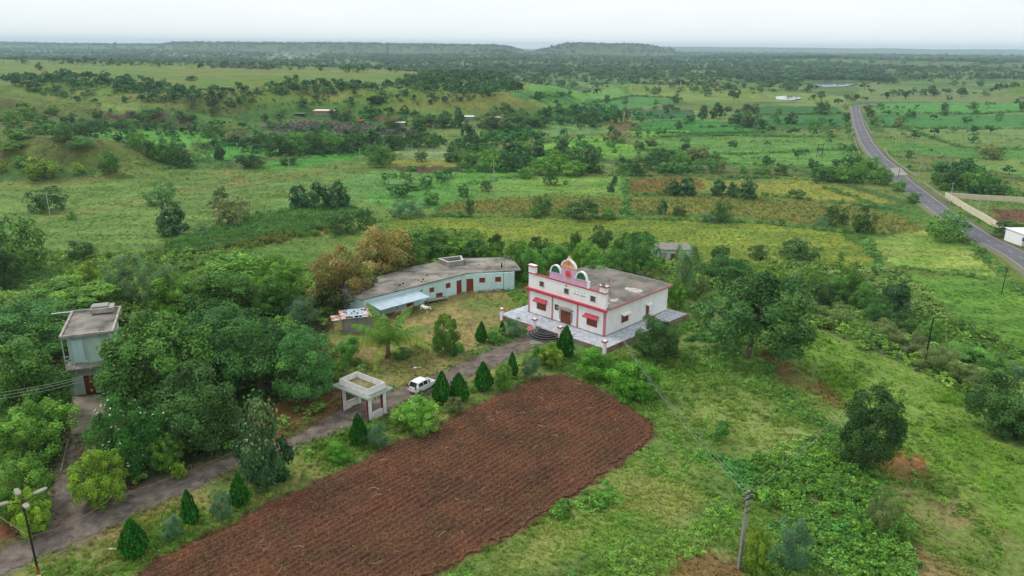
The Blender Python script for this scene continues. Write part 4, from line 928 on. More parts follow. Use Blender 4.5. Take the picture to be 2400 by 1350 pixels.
# other walls
back = [rp[3] + (rp[2] - rp[3]) * .10, rp[4] * .85 + rp[1] * .15, rp[8] * .85 + rp[0] * .15, rp[9] * .80 + rp[0] * .20]
BK = [WB + (rp[3] - rp[2]) * .82, WA + (rp[4] - rp[1]) * .80, WC + (rp[9] - rp[0]) * .86]
for A, B in ((WB, BK[0]), (BK[0], BK[1]), (BK[1], BK[2]), (BK[2], WC)):
    Lw = float(np.linalg.norm(B - A)); o = wallmesh(Lw, RZW, .22, []).build('wall', M_aqua, long_); frame_at(o, loc(A), loc(B))
MB().prism([loc(p) for p in rp], RZ - .146, RZ + .02).build('roof', M_roof, long_)
rm = MB()
for i in range(len(rp)):
    a = np.array(loc(rp[i])); b_ = np.array(loc(rp[(i + 1) % len(rp)])); c = (a + b_) / 2; cen = np.array(loc(sum(rp) / len(rp)))
    t = (b_ - a) / np.linalg.norm(b_ - a); n = np.array([-t[1], t[0]]) * .12
    rm.prism([tuple(a + n * .2), tuple(b_ + n * .2), tuple(b_ + n * 1.4), tuple(a + n * 1.4)], RZ + .022, RZ + .07)
rm.build('roof_edge', M_grey, long_)
tk = [P(z2x(X), z2y(Y), RZ + .9)[:2] for X, Y in ((1165, 430), (1298, 410), (1278, 371), (1075, 396))]
tc_ = sum(tk) / 4; M_rim = mat('pale_tank_rim', (206, 204, 196), col2=(176, 172, 162), scale=1.5)
for i in range(4):
    a, b_ = tk[i], tk[(i + 1) % 4]; ai, bi = tc_ + (a - tc_) * .84, tc_ + (b_ - tc_) * .84
    MB().prism([loc(a), loc(b_), loc(bi), loc(ai)], RZ + .022, RZ + .86).build('tank_wall', M_grey, long_)
    MB().prism([loc(tc_ + (a - tc_) * 1.02), loc(tc_ + (b_ - tc_) * 1.02), loc(bi), loc(ai)], RZ + .862, RZ + .92).build('tank_rim', M_rim, long_)
for X, Y in ((905, 590), (942, 584), (930, 602), (740, 632), (768, 622), (1155, 470), (1435, 452), (980, 547), (850, 485)):
    p = P(z2x(X), z2y(Y), RZ)[:2]; r_ = .14; q = loc(p); MB().box(q[0] - r_, q[0] + r_, q[1] - r_, q[1] + r_ * .7, RZ + .022, RZ + .12 + .08 * random.random()).build('roof_lump', M_dark if Y > 500 else M_grey, long_)
hb = [P(z2x(X), z2y(Y), RZ)[:2] for X, Y in ((790, 515), (880, 515), (870, 482), (800, 490))]
hb_ = MB().prism([loc(p) for p in hb], RZ + .022, RZ + .18).build('roof_hatch', M_roof, long_)
pst = [P(z2x(X), z2y(Y), RZ)[:2] for X, Y in ((520, 585), (560, 560), (760, 640), (740, 650))]
# tin lean-to
hi0, hi1 = P(z2x(430), z2y(772), 2.75)[:2], P(z2x(862), z2y(660), 2.75)[:2]
lo0, lo1 = P(z2x(570), z2y(852), 2.1)[:2], P(z2x(1002), z2y(733), 2.1)[:2]
lean = empty('lean_to', (float(lo0[0]), float(lo0[1]), 0), 0, 'pale blue tin lean-to roof against the left end of the aqua row house', 'shelter')
n_ = 7
for i in range(n_):
    a, b_ = hi0 + (hi1 - hi0) * i / n_, hi0 + (hi1 - hi0) * (i + .985) / n_; c, d = lo0 + (lo1 - lo0) * i / n_, lo0 + (lo1 - lo0) * (i + .99) / n_
    o_ = lambda p: (p[0] - lo0[0], p[1] - lo0[1]); zz = .015 * (i % 2)
    m_ = MB(); m_.v += [(*o_(a), 2.75 + zz), (*o_(b_), 2.75 + zz), (*o_(d), 2.1 + zz), (*o_(c), 2.1 + zz), (*o_(a), 2.72 + zz), (*o_(b_), 2.72 + zz), (*o_(d), 2.07 + zz), (*o_(c), 2.07 + zz)]
    m_.f += [(0, 1, 2, 3), (7, 6, 5, 4), (3, 2, 6, 7), (0, 3, 7, 4), (1, 5, 6, 2), (0, 4, 5, 1)]; m_.build('tin_sheet', M_tin, lean)
for t in (0.03, .35, .68, .97):
    p = lo0 + (lo1 - lo0) * t + (hi0 - lo0) * .08; q = (p[0] - lo0[0], p[1] - lo0[1]); MB().box(q[0] - .05, q[0] + .05, q[1] - .05, q[1] + .05, 0, 2.12).build('post', M_wood, lean)
# block shed with a rusty, patched tin roof
s0, s1 = P(z2x(250), z2y(1058))[:2], P(z2x(487), z2y(1032))[:2]; st = (s1 - s0) / np.linalg.norm(s1 - s0); sn = np.array([-st[1], st[0]]); SW = float(np.linalg.norm(s1 - s0)); SD = 3.6
shed = empty('block_shed', (s0[0], s0[1], 0), math.atan2(st[1], st[0]), 'grey block shed with stones holding down its tin roof, left of the palm', 'shed')
for (x0, x1, y0, y1) in ((0, SW, 0, .2), (0, .2, .2, SD), (SW - .2, SW, .2, SD), (.2, SW - .2, SD - .2, SD)): MB().box(x0, x1, y0, y1, 0, 2.3).build('wall', M_block, shed)
M_rust = mat('rusty_tin', (168, 110, 92), col2=(196, 200, 204), scale=1.3, thr=(.42, .55), rough=.6)
for i in range(4): MB().box(-.3 + i * (SW + .5) / 4, -.3 + (i + .98) * (SW + .5) / 4, -.25, SD + .2, 2.31 + .02 * (i % 2), 2.335 + .02 * (i % 2)).build('tin_sheet', M_tin if i in (1, 2) else M_rust, shed)
MB().box(-1.6, -.32, .4, 2.6, 2.0, 2.03).build('tin_sheet', M_rust, shed); MB().box(-1.5, -1.4, .5, .6, 0, 2.0).box(-1.5, -1.4, 2.4, 2.5, 0, 2.0).build('post', M_wood, shed)
for i in range(22):
    r_ = random.Random(i); x, y = (r_.random() * SW, -.1 + r_.random() * .2) if i % 2 else (r_.random() * SW, SD * r_.random()); s = .07 + .1 * r_.random()
    MB().box(x - s, x + s, y - s * .7, y + s * .7, 2.37, 2.37 + s * 1.1).build('weight_stone', M_dark if i % 3 else M_brick, shed, bevel=.03)
# bent bits: pile of broken sheets, cot
pile = empty('scrap_pile', (*at1(1148, 681)[:2], at1(1148, 681)[2]), 0.1, 'heap of broken white and grey sheets against the aqua wall', 'scrap pile')
for i in range(16):
    r_ = random.Random(40 + i); x = -2.6 + i * .33; m_ = MB().box(-.35, .35, -.03, .0, -.3, .35); o = m_.build('broken_sheet', [M_pale, M_wallw, M_grey][i % 3], pile); o.location = (x, r_.random() * .6 - .5, .25); o.rotation_euler = (r_.random() * 2.4, r_.random() * 1.5, r_.random() * 3)
c0, c1 = P(z2x(970), z2y(800))[:2], P(z2x(1160), z2y(765))[:2]; ct = (c1 - c0) / np.linalg.norm(c1 - c0); CL = float(np.linalg.norm(c1 - c0))
cot = empty('tipped_cart', (c0[0], c0[1], 0), math.atan2(ct[1], ct[0]), 'old plank cart tray with a raised rust red board, beside the white and black cow', 'cart')
for i in range(5): MB().box(0, CL, -.2 + i * .24, .02 + i * .24, .45, .5).build('plank', M_pale if i % 2 else M_grey, cot)
MB().box(0, CL * .9, 1.05, 1.12, .3, 1.15).build('rear_board', mat('rust_board', (128, 70, 58), col2=(96, 52, 44)), cot)
for x, y in ((.15, -.1), (CL - .2, -.1), (.15, .9), (CL - .2, .9)): MB().box(x, x + .08, y, y + .08, 0, .448).build('leg', M_wood, cot)

# ------------------------------------------------------------------ two storey mint house on the left
hx, hy = lambda X: X / 3.648, lambda Y: 680 + Y / 3.648
HZ = 7.3
r4 = [P(hx(512), hy(408), HZ)[:2], P(hx(868), hy(368), HZ)[:2], P(hx(1046), hy(186), HZ)[:2], P(hx(585), hy(193), HZ)[:2]]
he = (r4[1] - r4[0]) / np.linalg.norm(r4[1] - r4[0]); hn = np.array([-he[1], he[0]]); HW = float(np.linalg.norm(r4[1] - r4[0])) + 1.2; HD = float((r4[3] - r4[0]) @ hn)
print('house', HW, HD)
g0 = P(hx(620), hy(915))[:2]
O = r4[0]
dv = float((g0 - O) @ hn)
print('front offset of ground floor', dv, float((g0 - O) @ he))
dv = min(-.6, dv)
hs = empty('two_storey_house', (O[0], O[1], 0), math.atan2(he[1], he[0]), 'two storey pale mint house with weathered flat roof half hidden by trees', 'house')
HDm = min(HD, 12.0)
for nm, x0, x1, y0, y1, z0, z1 in (('upper_wall', .5, HW - .5, .5, .72, 3.6, HZ - .2), ('upper_wall', .5, .72, .72, HDm - .5, 3.6, HZ - .2), ('upper_wall', HW - .72, HW - .5, .72, HDm - .5, 3.6, HZ - .2), ('upper_wall', .72, HW - .72, HDm - .72, HDm - .5, 3.6, HZ - .2),
      ('lower_wall', .5, .72, dv + .3, HDm - .5, -.5, 3.3), ('lower_wall', HW - .72, HW - .5, dv + .3, HDm - .5, -.5, 3.3), ('lower_wall', .72, HW - .72, HDm - .72, HDm - .5, -.5, 3.3)):
    MB().box(x0, x1, y0, y1, z0, z1).build(nm, M_mint, hs)
u_d = [onwall(O + hn * (dv + .3), O + hn * (dv + .3) + he, hx(X), hy(Y))[0] for X, Y in ((738, 890), (825, 885))]; print('hdoor', u_d)
fw = wallmesh(HW - 1.44, 3.3, .22, [(u_d[0] - .72, u_d[1] - .72, 0, 2.4)], z0=-.5).build('lower_wall', M_mint, hs); fw.location = (.72, dv + .3, 0)
MB().box(u_d[0], u_d[1], dv + .38, dv + .44, 0, 2.4).build('door', M_rwood, hs)
MB().box(0, HW, dv - .4, HDm, 3.303, 3.597).build('floor_slab', M_roof, hs)
MB().box(-.1, HW + .1, -.1, HDm + .1, HZ - .197, HZ).build('roof', M_roof, hs)
M_parap = mat('weathered_parapet', (176, 170, 160), col2=(128, 122, 112), scale=1.2)
for x0, x1, y0, y1 in ((-.1, .15, .15, HDm + .1), (HW - .15, HW + .1, .15, HDm + .1), (.15, HW - .15, HDm - .15, HDm + .1), (-.1, HW + .1, -.1, .15)): MB().box(x0, x1, y0, y1, HZ + .003, HZ + .2).build('roof_rim', M_parap, hs)
MB().box(HW * .42, HW * .9, HDm - 2.2, HDm - .2, HZ + .204, HZ + .8).build('stair_head', M_parap, hs); MB().box(HW * .45, HW * .78, HDm - 1.9, HDm - .4, HZ + .803, HZ + 1.0).build('roof_tank', M_steel, hs)
MB().box(.95, 2.1, .44, .498, 3.75, 6.6).build('wall_panel', M_aqua, hs); MB().box(HW - 1.7, HW - 1.5, .3, .498, 3.6, HZ - .2).build('pilaster', M_mint, hs)
for x in (.05, .9): MB().box(x - .08 + .03, x + .05, .1, .22, 3.6, HZ - .2).build('porch_post', M_mint, hs)
MB().box(-.1, .45, .2, .26, 4.2, 4.3).box(-.1, .45, .2, .26, 4.7, 4.8).build('railing', M_mint, hs)
MB().tube([(-2.2, HDm - .5, HZ + .25), (.1, HDm - .5, HZ + .25)], .06, 6).build('water_pipe', M_wallw, hs)

# ------------------------------------------------------------------ gate with a basin on its roof
gp = [P(800, 961)[:2], P(866, 990)[:2], P(907, 970)[:2], P(841, 944)[:2]]
ge = (gp[1] - gp[0]) / np.linalg.norm(gp[1] - gp[0]); gn = np.array([-ge[1], ge[0]]); GW = float(np.linalg.norm(gp[1] - gp[0])); GD = float((gp[2] - gp[1]) @ gn); print('gate', GW, GD)
gate = empty('entrance_gate', (gp[0][0], gp[0][1], 0), math.atan2(ge[1], ge[0]), 'white entrance gate with maroon pillar faces, straddling the driveway', 'gate')
M_gw = mat('gate_white_paint', (240, 240, 238), col2=(208, 206, 200), scale=1.0, rough=.85); M_mar = mat('maroon_paint', (142, 52, 68), noise=.25); M_gg = mat('pale_green_edge', (168, 200, 184), col2=(140, 168, 154), scale=2)
GH = 3.05
for x, y in ((0, 0), (GW - .45, 0), (GW - .45, GD - .45), (0, GD - .45)):
    c = MB().box(x, x + .45, y, y + .45, -.2, GH - .35).build('pillar', M_gw, gate)
    MB().box(x + .06, x + .39, y - .03, y - .003, -.1, GH - .36).build('maroon_face', M_mar, c)
    MB().box(x - .1, x + .55, y - .1, y + .55, GH - .347, GH - .2).build('capital', M_gw, c); MB().box(x, x + .45, y, y + .45, GH - .197, GH - .003).build('capital_neck', M_gw, c)
for x in (0.06, GW - .39): MB().box(x, x + .33, .453, GD - .453, -.2, .85).build('side_wall', M_gw, gate)
MB().box(.5, .56, .46, GD - .46, .86, .95).build('bench_slab', M_orange, gate)
ov = .55
MB().box(-ov, GW + ov, -ov, GD + ov, GH, GH + .2).build('roof_slab', M_gg, gate)
MB().box(-ov + .03, GW + ov - .03, -ov + .03, GD + ov - .03, GH + .203, GH + .21).build('slab_top', M_grey, gate)
M_gtop = mat('lichen_parapet_top', (186, 188, 184), col2=(146, 150, 144), scale=1.6)
pz = GH + .213; a = .0
for x0, x1, y0, y1 in ((a, GW - a, a, a + .22), (a, GW - a, GD - .22, GD), (a, a + .22, a + .22, GD - .22), (GW - .22, GW, a + .22, GD - .22)):
    MB().box(x0, x1, y0, y1, pz, pz + .66).build('parapet', M_gw, gate); MB().box(x0, x1, y0, y1, pz + .663, pz + .69).build('parapet_top', M_gtop, gate)
MB().box(.223, GW - .223, .223, GD - .223, pz, pz + .08).build('basin_floor', mat('algae_floor', (92, 90, 48), col2=(140, 132, 92), scale=1.1, rough=.4), gate)
MB().box(GW - .9, GW - .6, GD - .7, GD - .5, pz + .083, pz + .2).build('brick_bit', M_brick, gate)

# ------------------------------------------------------------------ the parked car
cb, cf_ = P(966, 925)[:2], P(1025, 893)[:2]; cd = (cf_ - cb) / np.linalg.norm(cf_ - cb)
cd = P(1100, 851)[:2] - P(985, 908)[:2]; cd /= np.linalg.norm(cd)
car = empty('parked_car', (cb[0], cb[1], 0.05), math.atan2(cd[1], cd[0]), 'white hatchback car parked on the driveway beyond the entrance gate', 'car')
M_carw = mat('white_car_paint', (228, 230, 232), noise=.04, rough=.25, spec=.6); M_glass = mat('tinted_glass', (34, 40, 46), noise=.2, rough=.08, spec=.7); M_rub = mat('tyre_rubber', (30, 30, 30), rough=.9); M_sil = mat('wheel_silver', (170, 172, 174), rough=.35, metal=.6)
M_bump = mat('silver_bumper', (178, 182, 186), noise=.08, rough=.4); M_tail = mat('red_tail_lens', (150, 26, 26), rough=.2)
ST = [(0.00, .70, .42, .80, .62, .80), (.06, .80, .28, .88, .66, .90), (.18, .82, .24, .92, .64, 1.09), (.42, .83, .22, .93, .60, 1.47), (1.2, .83, .20, .93, .60, 1.52), (2.0, .83, .20, .92, .58, 1.49), (2.45, .83, .22, .91, .56, 1.28), (2.95, .82, .24, .90, .66, .95), (3.4, .78, .26, .80, .60, .82), (3.62, .68, .32, .68, .5, .68)]
def sect(s):
    x, hw_, z0, zb_, hr, zr_ = s
    half = [(hw_ * .88, z0), (hw_, z0 + .22), (hw_, zb_), (hr + .04, zr_ - .07 if zr_ > zb_ + .2 else zr_), (hr - .08, zr_)]
    return [(x, -p[0], p[1]) for p in half] + [(x, p[0], p[1]) for p in half[::-1]]
mb = MB(); 
for s in ST: mb.v += sect(s)
for i in range(len(ST) - 1):
    for j in range(10): mb.f.append((i * 10 + j, i * 10 + (j + 1) % 10, (i + 1) * 10 + (j + 1) % 10, (i + 1) * 10 + j))
mb.f.append(tuple(range(10))); mb.f.append(tuple(range((len(ST) - 1) * 10 + 9, (len(ST) - 1) * 10 - 1, -1)))
body = mb.build('body', M_carw, car, bevel=0)
def lerp_st(x):
    for i in range(len(ST) - 1):
        if ST[i][0] <= x <= ST[i + 1][0]:
            t = (x - ST[i][0]) / (ST[i + 1][0] - ST[i][0]); return [ST[i][k] + (ST[i + 1][k] - ST[i][k]) * t for k in range(6)]
for s in (-1, 1):
    for xa, xb, ka, kb in ((.42, 1.18, .9, .97), (1.26, 2.42, .97, .85)):
        pts = []
        for x, f0, f1 in ((xa, .12, .9), ((xa + xb) / 2, .1, .9), (xb, .12, .9)):
            q = lerp_st(x)
            for f_ in (f0, f1):
                zt = q[5] - .07; z = q[3] + (zt - q[3]) * f_; y = q[1] + (q[4] + .04 - q[1]) * f_; pts.append((x, s * (y + .012), z))
        m_ = MB(); m_.quad(pts[0], pts[2], pts[3], pts[1]).quad(pts[2], pts[4], pts[5], pts[3]); m_.build('side_window', M_glass, car)
MB().quad((.065, -.60, .955), (.065, .60, .955), (.365, .53, 1.43), (.365, -.53, 1.43)).build('rear_window', M_glass, car)
MB().quad((2.93, -.62, 1.03), (2.93, .62, 1.03), (2.10, .5, 1.53), (2.10, -.5, 1.53)).build('windscreen', M_glass, car)
MB().box(-.09, .02, -.74, .74, .30, .56).build('rear_bumper', M_bump, car, bevel=.03); MB().box(3.55, 3.70, -.66, .66, .28, .5).build('front_bumper', M_bump, car, bevel=.03)
MB().box(-.10, -.092, -.25, .25, .40, .50).build('number_plate', M_wallw, car)
for s in (-1, 1):
    MB().box(-.03, .08, s * .62 - .1, s * .62 + .1, .74, 1.02).build('tail_light', M_tail, car); MB().box(3.42, 3.6, s * .52 - .12, s * .52 + .12, .58, .70).build('headlight', M_glass, car)
    for x in (.58, 3.0):
        wv = MB().tube([(x, s * .68, .29), (x, s * .85, .29)], .29, 16).build('wheel', M_rub, car); MB().tube([(x, s * .853, .29), (x, s * .865, .29)], .17, 12).build('rim', M_sil, wv)
    MB().box(2.35, 2.47, s * .84 - .0, s * .98, .92, 1.04).build('side_mirror', M_carw, car) if s > 0 else MB().box(2.35, 2.47, -.98, -.84, .92, 1.04).build('side_mirror', M_carw, car)
MB().box(-.012, .3, -.02, .02, 1.42, 1.45).build('wiper', M_rub, car)

# ------------------------------------------------------------------ smaller buildings in the valley
def shedlet(name, cx, ybase, wpx, hpx, depth, label, wallm, roofm, cat='shed', rz=0.0, roof_px=0.35, doors=(), windows=(), over=.3, sink=0.5):
    p = at1(cx, ybase); k = F / proj(p)[2]; w_ = wpx / k; h_ = hpx / k / math.cos(PIT) ; hw_ = w_ / 2
    e_ = empty(name, (p[0], p[1], p[2]), rz, label, cat)
    hwall = h_ * (1 - roof_px * .3)
    for (x0, x1, y0, y1) in ((-hw_, hw_, 0, .2), (-hw_, -hw_ + .2, .2, depth), (hw_ - .2, hw_, .2, depth), (-hw_ + .2, hw_ - .2, depth - .2, depth)): MB().box(x0, x1, y0, y1, -sink - 1.5, hwall).build('wall', wallm, e_)
    MB().box(-hw_ - over, hw_ + over, -over, depth + over, hwall + .003, hwall + .15).build('roof', roofm, e_)
    for u, v, zz0, zz1 in doors: MB().box(-hw_ + u * w_, -hw_ + v * w_, -.03, -.004, zz0 * hwall, zz1 * hwall).build('door', M_rwood, e_)
    for u, v, zz0, zz1 in windows: MB().box(-hw_ + u * w_, -hw_ + v * w_, -.03, -.004, zz0 * hwall, zz1 * hwall).build('window', M_grey, e_)
    return e_, k
M_sroof = mat('grey_asbestos_roof', (140, 134, 126), col2=(112, 108, 102), scale=.8)
shedlet('farm_house', 1578, 616, 86, 33, 7, 'small pale farmhouse with grey roof among the trees behind the white hall', M_mint, M_sroof, 'house', doors=((.42, .55, 0, .72),), windows=((.1, .3, .4, .8), (.68, .82, .4, .8)))
e_, k_ = shedlet('quarry_shed', 759, 271, 48, 12, 9, 'open shed with white sheet roof and orange fascia on the quarry terrace', M_pale, M_wallw, 'shed', windows=((.3, .6, 0, .8),))
MB().box(-48 / k_ / 2 - .3, 48 / k_ / 2 + .3, -.36, -.31, 12 / k_ * .7, 12 / k_ * .98).build('fascia', mat('orange_fascia', (196, 140, 110)), e_)
shedlet('hut', 938, 296, 20, 9, 5, 'small hut with flat white roof between the quarry trees', M_grey, M_wallw)
shedlet('hut', 1097, 283, 26, 10, 6, 'hut with bright white roof half buried in trees right of the quarry', M_grey, M_wallw)
shedlet('hut', 1163, 283, 14, 8, 5, 'tiny pale roofed hut between two round trees right of the quarry', M_pale, M_wallw)
shedlet('ruined_shed', 701, 271, 22, 5, 5, 'low dark open-sided shelter left of the orange fascia shed', M_dark, M_grey, 'shelter')
shedlet('block_house', 2083, 173, 13, 8, 10, 'lone pale two storey house on the wooded rise beyond the lake', M_pale, M_pale, 'house')
e_, k_ = shedlet('roadside_shed', 2418, 577, 50, 30, 8, 'white shed with blue band at the right edge, beside the cream wall', M_wallw, M_wallw, 'shed')
MB().box(-50 / k_ / 2 - .4, 50 / k_ / 2, -.38, -.32, 1.6, 2.6).build('blue_band', mat('blue_paint', (60, 120, 180)), e_)
# ------------------------------------------------------------------ foliage building
def unit(v): return v / np.maximum(np.linalg.norm(v, axis=-1, keepdims=True), 1e-9)
def leaves(g, C, Nn, a, b, col, up=0.0, droop=0.0):
    """rhombic folded leaves at C facing roughly Nn; a = length, b = width (arrays or scalars)"""
    n = len(C)
    Nn = unit(Nn + g.normal(0, .45, (n, 3)) + np.array([0, 0, up]))
    t = unit(np.cross(Nn, g.normal(0, 1, (n, 3)))); t[:, 2] -= droop; t = unit(t)
    s = unit(np.cross(Nn, t)); a = np.broadcast_to(np.asarray(a, float), (n,))[:, None] * g.uniform(.7, 1.3, (n, 1)); b = np.broadcast_to(np.asarray(b, float), (n,))[:, None] * g.uniform(.7, 1.3, (n, 1))
    V = np.stack([C - t * a / 2, C + s * b / 2 - Nn * b * .18, C + t * a / 2 - Nn * a * .15, C - s * b / 2 - Nn * b * .18], 1).reshape(-1, 3)
    Fq = np.arange(n * 4).reshape(-1, 4)
    return V, Fq, np.repeat(col, 4, 0)
def clumpy(g, n, nclump, shape, rc, flat=.75, lower=-.35, inner=.25):
    """leaf centres and outward normals for a crown made of clumps. shape(dir)->radius vector of the crown shell (unit space centred 0)"""
    d = unit(g.normal(0, 1, (nclump * 3, 3))); d = d[d[:, 2] > lower][:nclump]
    cc = shape(d) * g.uniform(.62, .95, (len(d), 1)); k = int(len(d) * inner)
    if k: cc[:k] *= g.uniform(.3, .7, (k, 1))
    r = rc * g.uniform(.6, 1.25, len(d))
    w_ = r ** 2; idx = g.choice(len(d), n, p=w_ / w_.sum())
    q = unit(g.normal(0, 1, (n, 3)) + d[idx] * .7 + np.array([0, 0, .45]))
    rad = r[idx][:, None] * g.uniform(.55, 1.05, (n, 1)) ** .6
    C = cc[idx] + q * rad * np.array([1, 1, flat])
    return C, q, idx, cc, len(d)
def tone(g, n, idx, nc, cols, var=.16, clvar=.16):
    cols = s2l(np.array(cols)); w_ = g.dirichlet(np.ones(len(cols)) * .8, nc)
    c = (1.5 if n > 5000 else 1.6) * (w_ @ cols)[idx] * (1 + g.normal(0, var, (n, 1))) * (1 + g.normal(0, clvar, nc))[idx][:, None]
    return np.clip(c, .004, .8)
def limb(mb, pts, r0, r1, k=6):
    n = len(pts); mb.tube(pts, [r0 + (r1 - r0) * i / (n - 1) for i in range(n)], k, cap=False)
def trunkmesh(g, z0, tr, heads, nl=5, lean=0.0):
    """tapered trunk with limbs that reach into the crown"""
    mb = MB(); top = np.array([lean, 0, z0 + .12]); a = np.array([0, 0, -.03])
    limb(mb, [a, (lean * .4, .004, z0 * .5), top], tr * 1.25, tr * .75, 7)
    hs = heads[g.choice(len(heads), min(nl, len(heads)), replace=False)]
    for h in hs:
        b0 = a * .0 + top * g.uniform(.7, 1.0); b0[2] = max(b0[2], z0 * .7); m = (b0 + h) / 2 + np.array([0, 0, .03]) + g.normal(0, .012, 3)
        limb(mb, [b0, m, h], tr * .55, tr * .14, 5)
        h2 = h + g.normal(0, .09, 3); limb(mb, [m, h2], tr * .3, tr * .08, 4)
    me = bpy.data.meshes.new('trunk'); me.from_pydata([tuple(map(float, v)) for v in mb.v], [], mb.f); me.materials.append(BARK)
    for p in me.polygons: p.use_smooth = True
    return me
KINDS = {  # colours, n clumps, clump radius, clump flatness, shell(rx, rz, z centre), leaf size, trunk z0, trunk r, up, droop
 'neem':    dict(c=[(56, 92, 40), (74, 112, 46), (92, 132, 56)], nc=80, rc=.12, z0=.12, rz=.46, zc=.54, leaf=.038, tr=.020, low=-.85),
 'dark':    dict(c=[(46, 74, 36), (60, 90, 42), (72, 104, 52)], nc=60, rc=.13, z0=.10, rz=.47, zc=.53, leaf=.038, tr=.020, low=-.85),
 'light':   dict(c=[(84, 124, 44), (106, 144, 54), (70, 110, 44)], nc=100, rc=.10, z0=.08, rz=.47, zc=.52, leaf=.038, tr=.015, low=-.85),
 'feather': dict(c=[(58, 100, 48), (80, 122, 56), (68, 108, 60)], nc=90, rc=.12, z0=.14, rz=.44, zc=.55, leaf=.042, tr=.018, low=-.85, asp=.30, flat=.6),
 'yellow':  dict(c=[(104, 132, 40), (126, 150, 52), (84, 118, 40)], nc=90, rc=.10, z0=.06, rz=.46, zc=.52, leaf=.040, tr=.012, low=-.85),
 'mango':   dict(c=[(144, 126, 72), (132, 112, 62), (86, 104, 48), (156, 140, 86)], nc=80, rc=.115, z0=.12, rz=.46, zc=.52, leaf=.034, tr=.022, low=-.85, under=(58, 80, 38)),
 'teak':    dict(c=[(64, 98, 58), (82, 116, 66), (54, 84, 50)], nc=40, rc=.14, z0=.10, rz=.46, zc=.53, leaf=.058, tr=.014, low=-.85, asp=.7, cone=.45, tips=(168, 170, 112)),
 'brown':   dict(c=[(80, 96, 52), (136, 136, 88), (72, 92, 48)], nc=50, rc=.13, z0=.12, rz=.45, zc=.53, leaf=.040, tr=.018, low=-.85),
 'acacia':  dict(c=[(48, 82, 44), (62, 98, 48), (76, 110, 52)], nc=70, rc=.12, z0=.36, rz=.38, zc=.60, leaf=.038, tr=.022, low=-.6, flat=.65),
 'olive':   dict(c=[(96, 112, 62), (112, 124, 72), (84, 104, 58)], nc=44, rc=.11, z0=.05, rz=.44, zc=.52, leaf=.032, tr=.008, low=-.85, asp=.35),
 'bush':    dict(c=[(62, 104, 46), (80, 126, 54), (96, 142, 60)], nc=40, rc=.16, z0=.0, rz=.55, zc=.42, leaf=.040, tr=.010, low=-.85),
 'greybush': dict(c=[(72, 104, 72), (86, 118, 82), (60, 92, 62)], nc=36, rc=.15, z0=.0, rz=.55, zc=.42, leaf=.034, tr=.010, low=-.85, asp=.35),
 'bright':  dict(c=[(78, 132, 38), (98, 150, 48), (62, 112, 34)], nc=70, rc=.15, z0=.0, rz=.55, zc=.40, leaf=.042, tr=.006, low=-.85),
 'frangipani': dict(c=[(42, 90, 34), (56, 108, 40), (72, 126, 50)], nc=60, rc=.12, z0=.12, rz=.44, zc=.55, leaf=.045, tr=.016, low=-.85, asp=.3, flowers=130),
 'flower':  dict(c=[(88, 136, 48), (104, 154, 60), (120, 160, 60)], nc=46, rc=.15, z0=.0, rz=.55, zc=.42, leaf=.042, tr=.008, low=-.85, flowers=60),
 'tallthin': dict(c=[(92, 122, 78), (108, 136, 88), (80, 108, 66)], nc=34, rc=.11, z0=.25, rz=.38, zc=.62, leaf=.030, tr=.014, low=-.85, asp=.4),
}
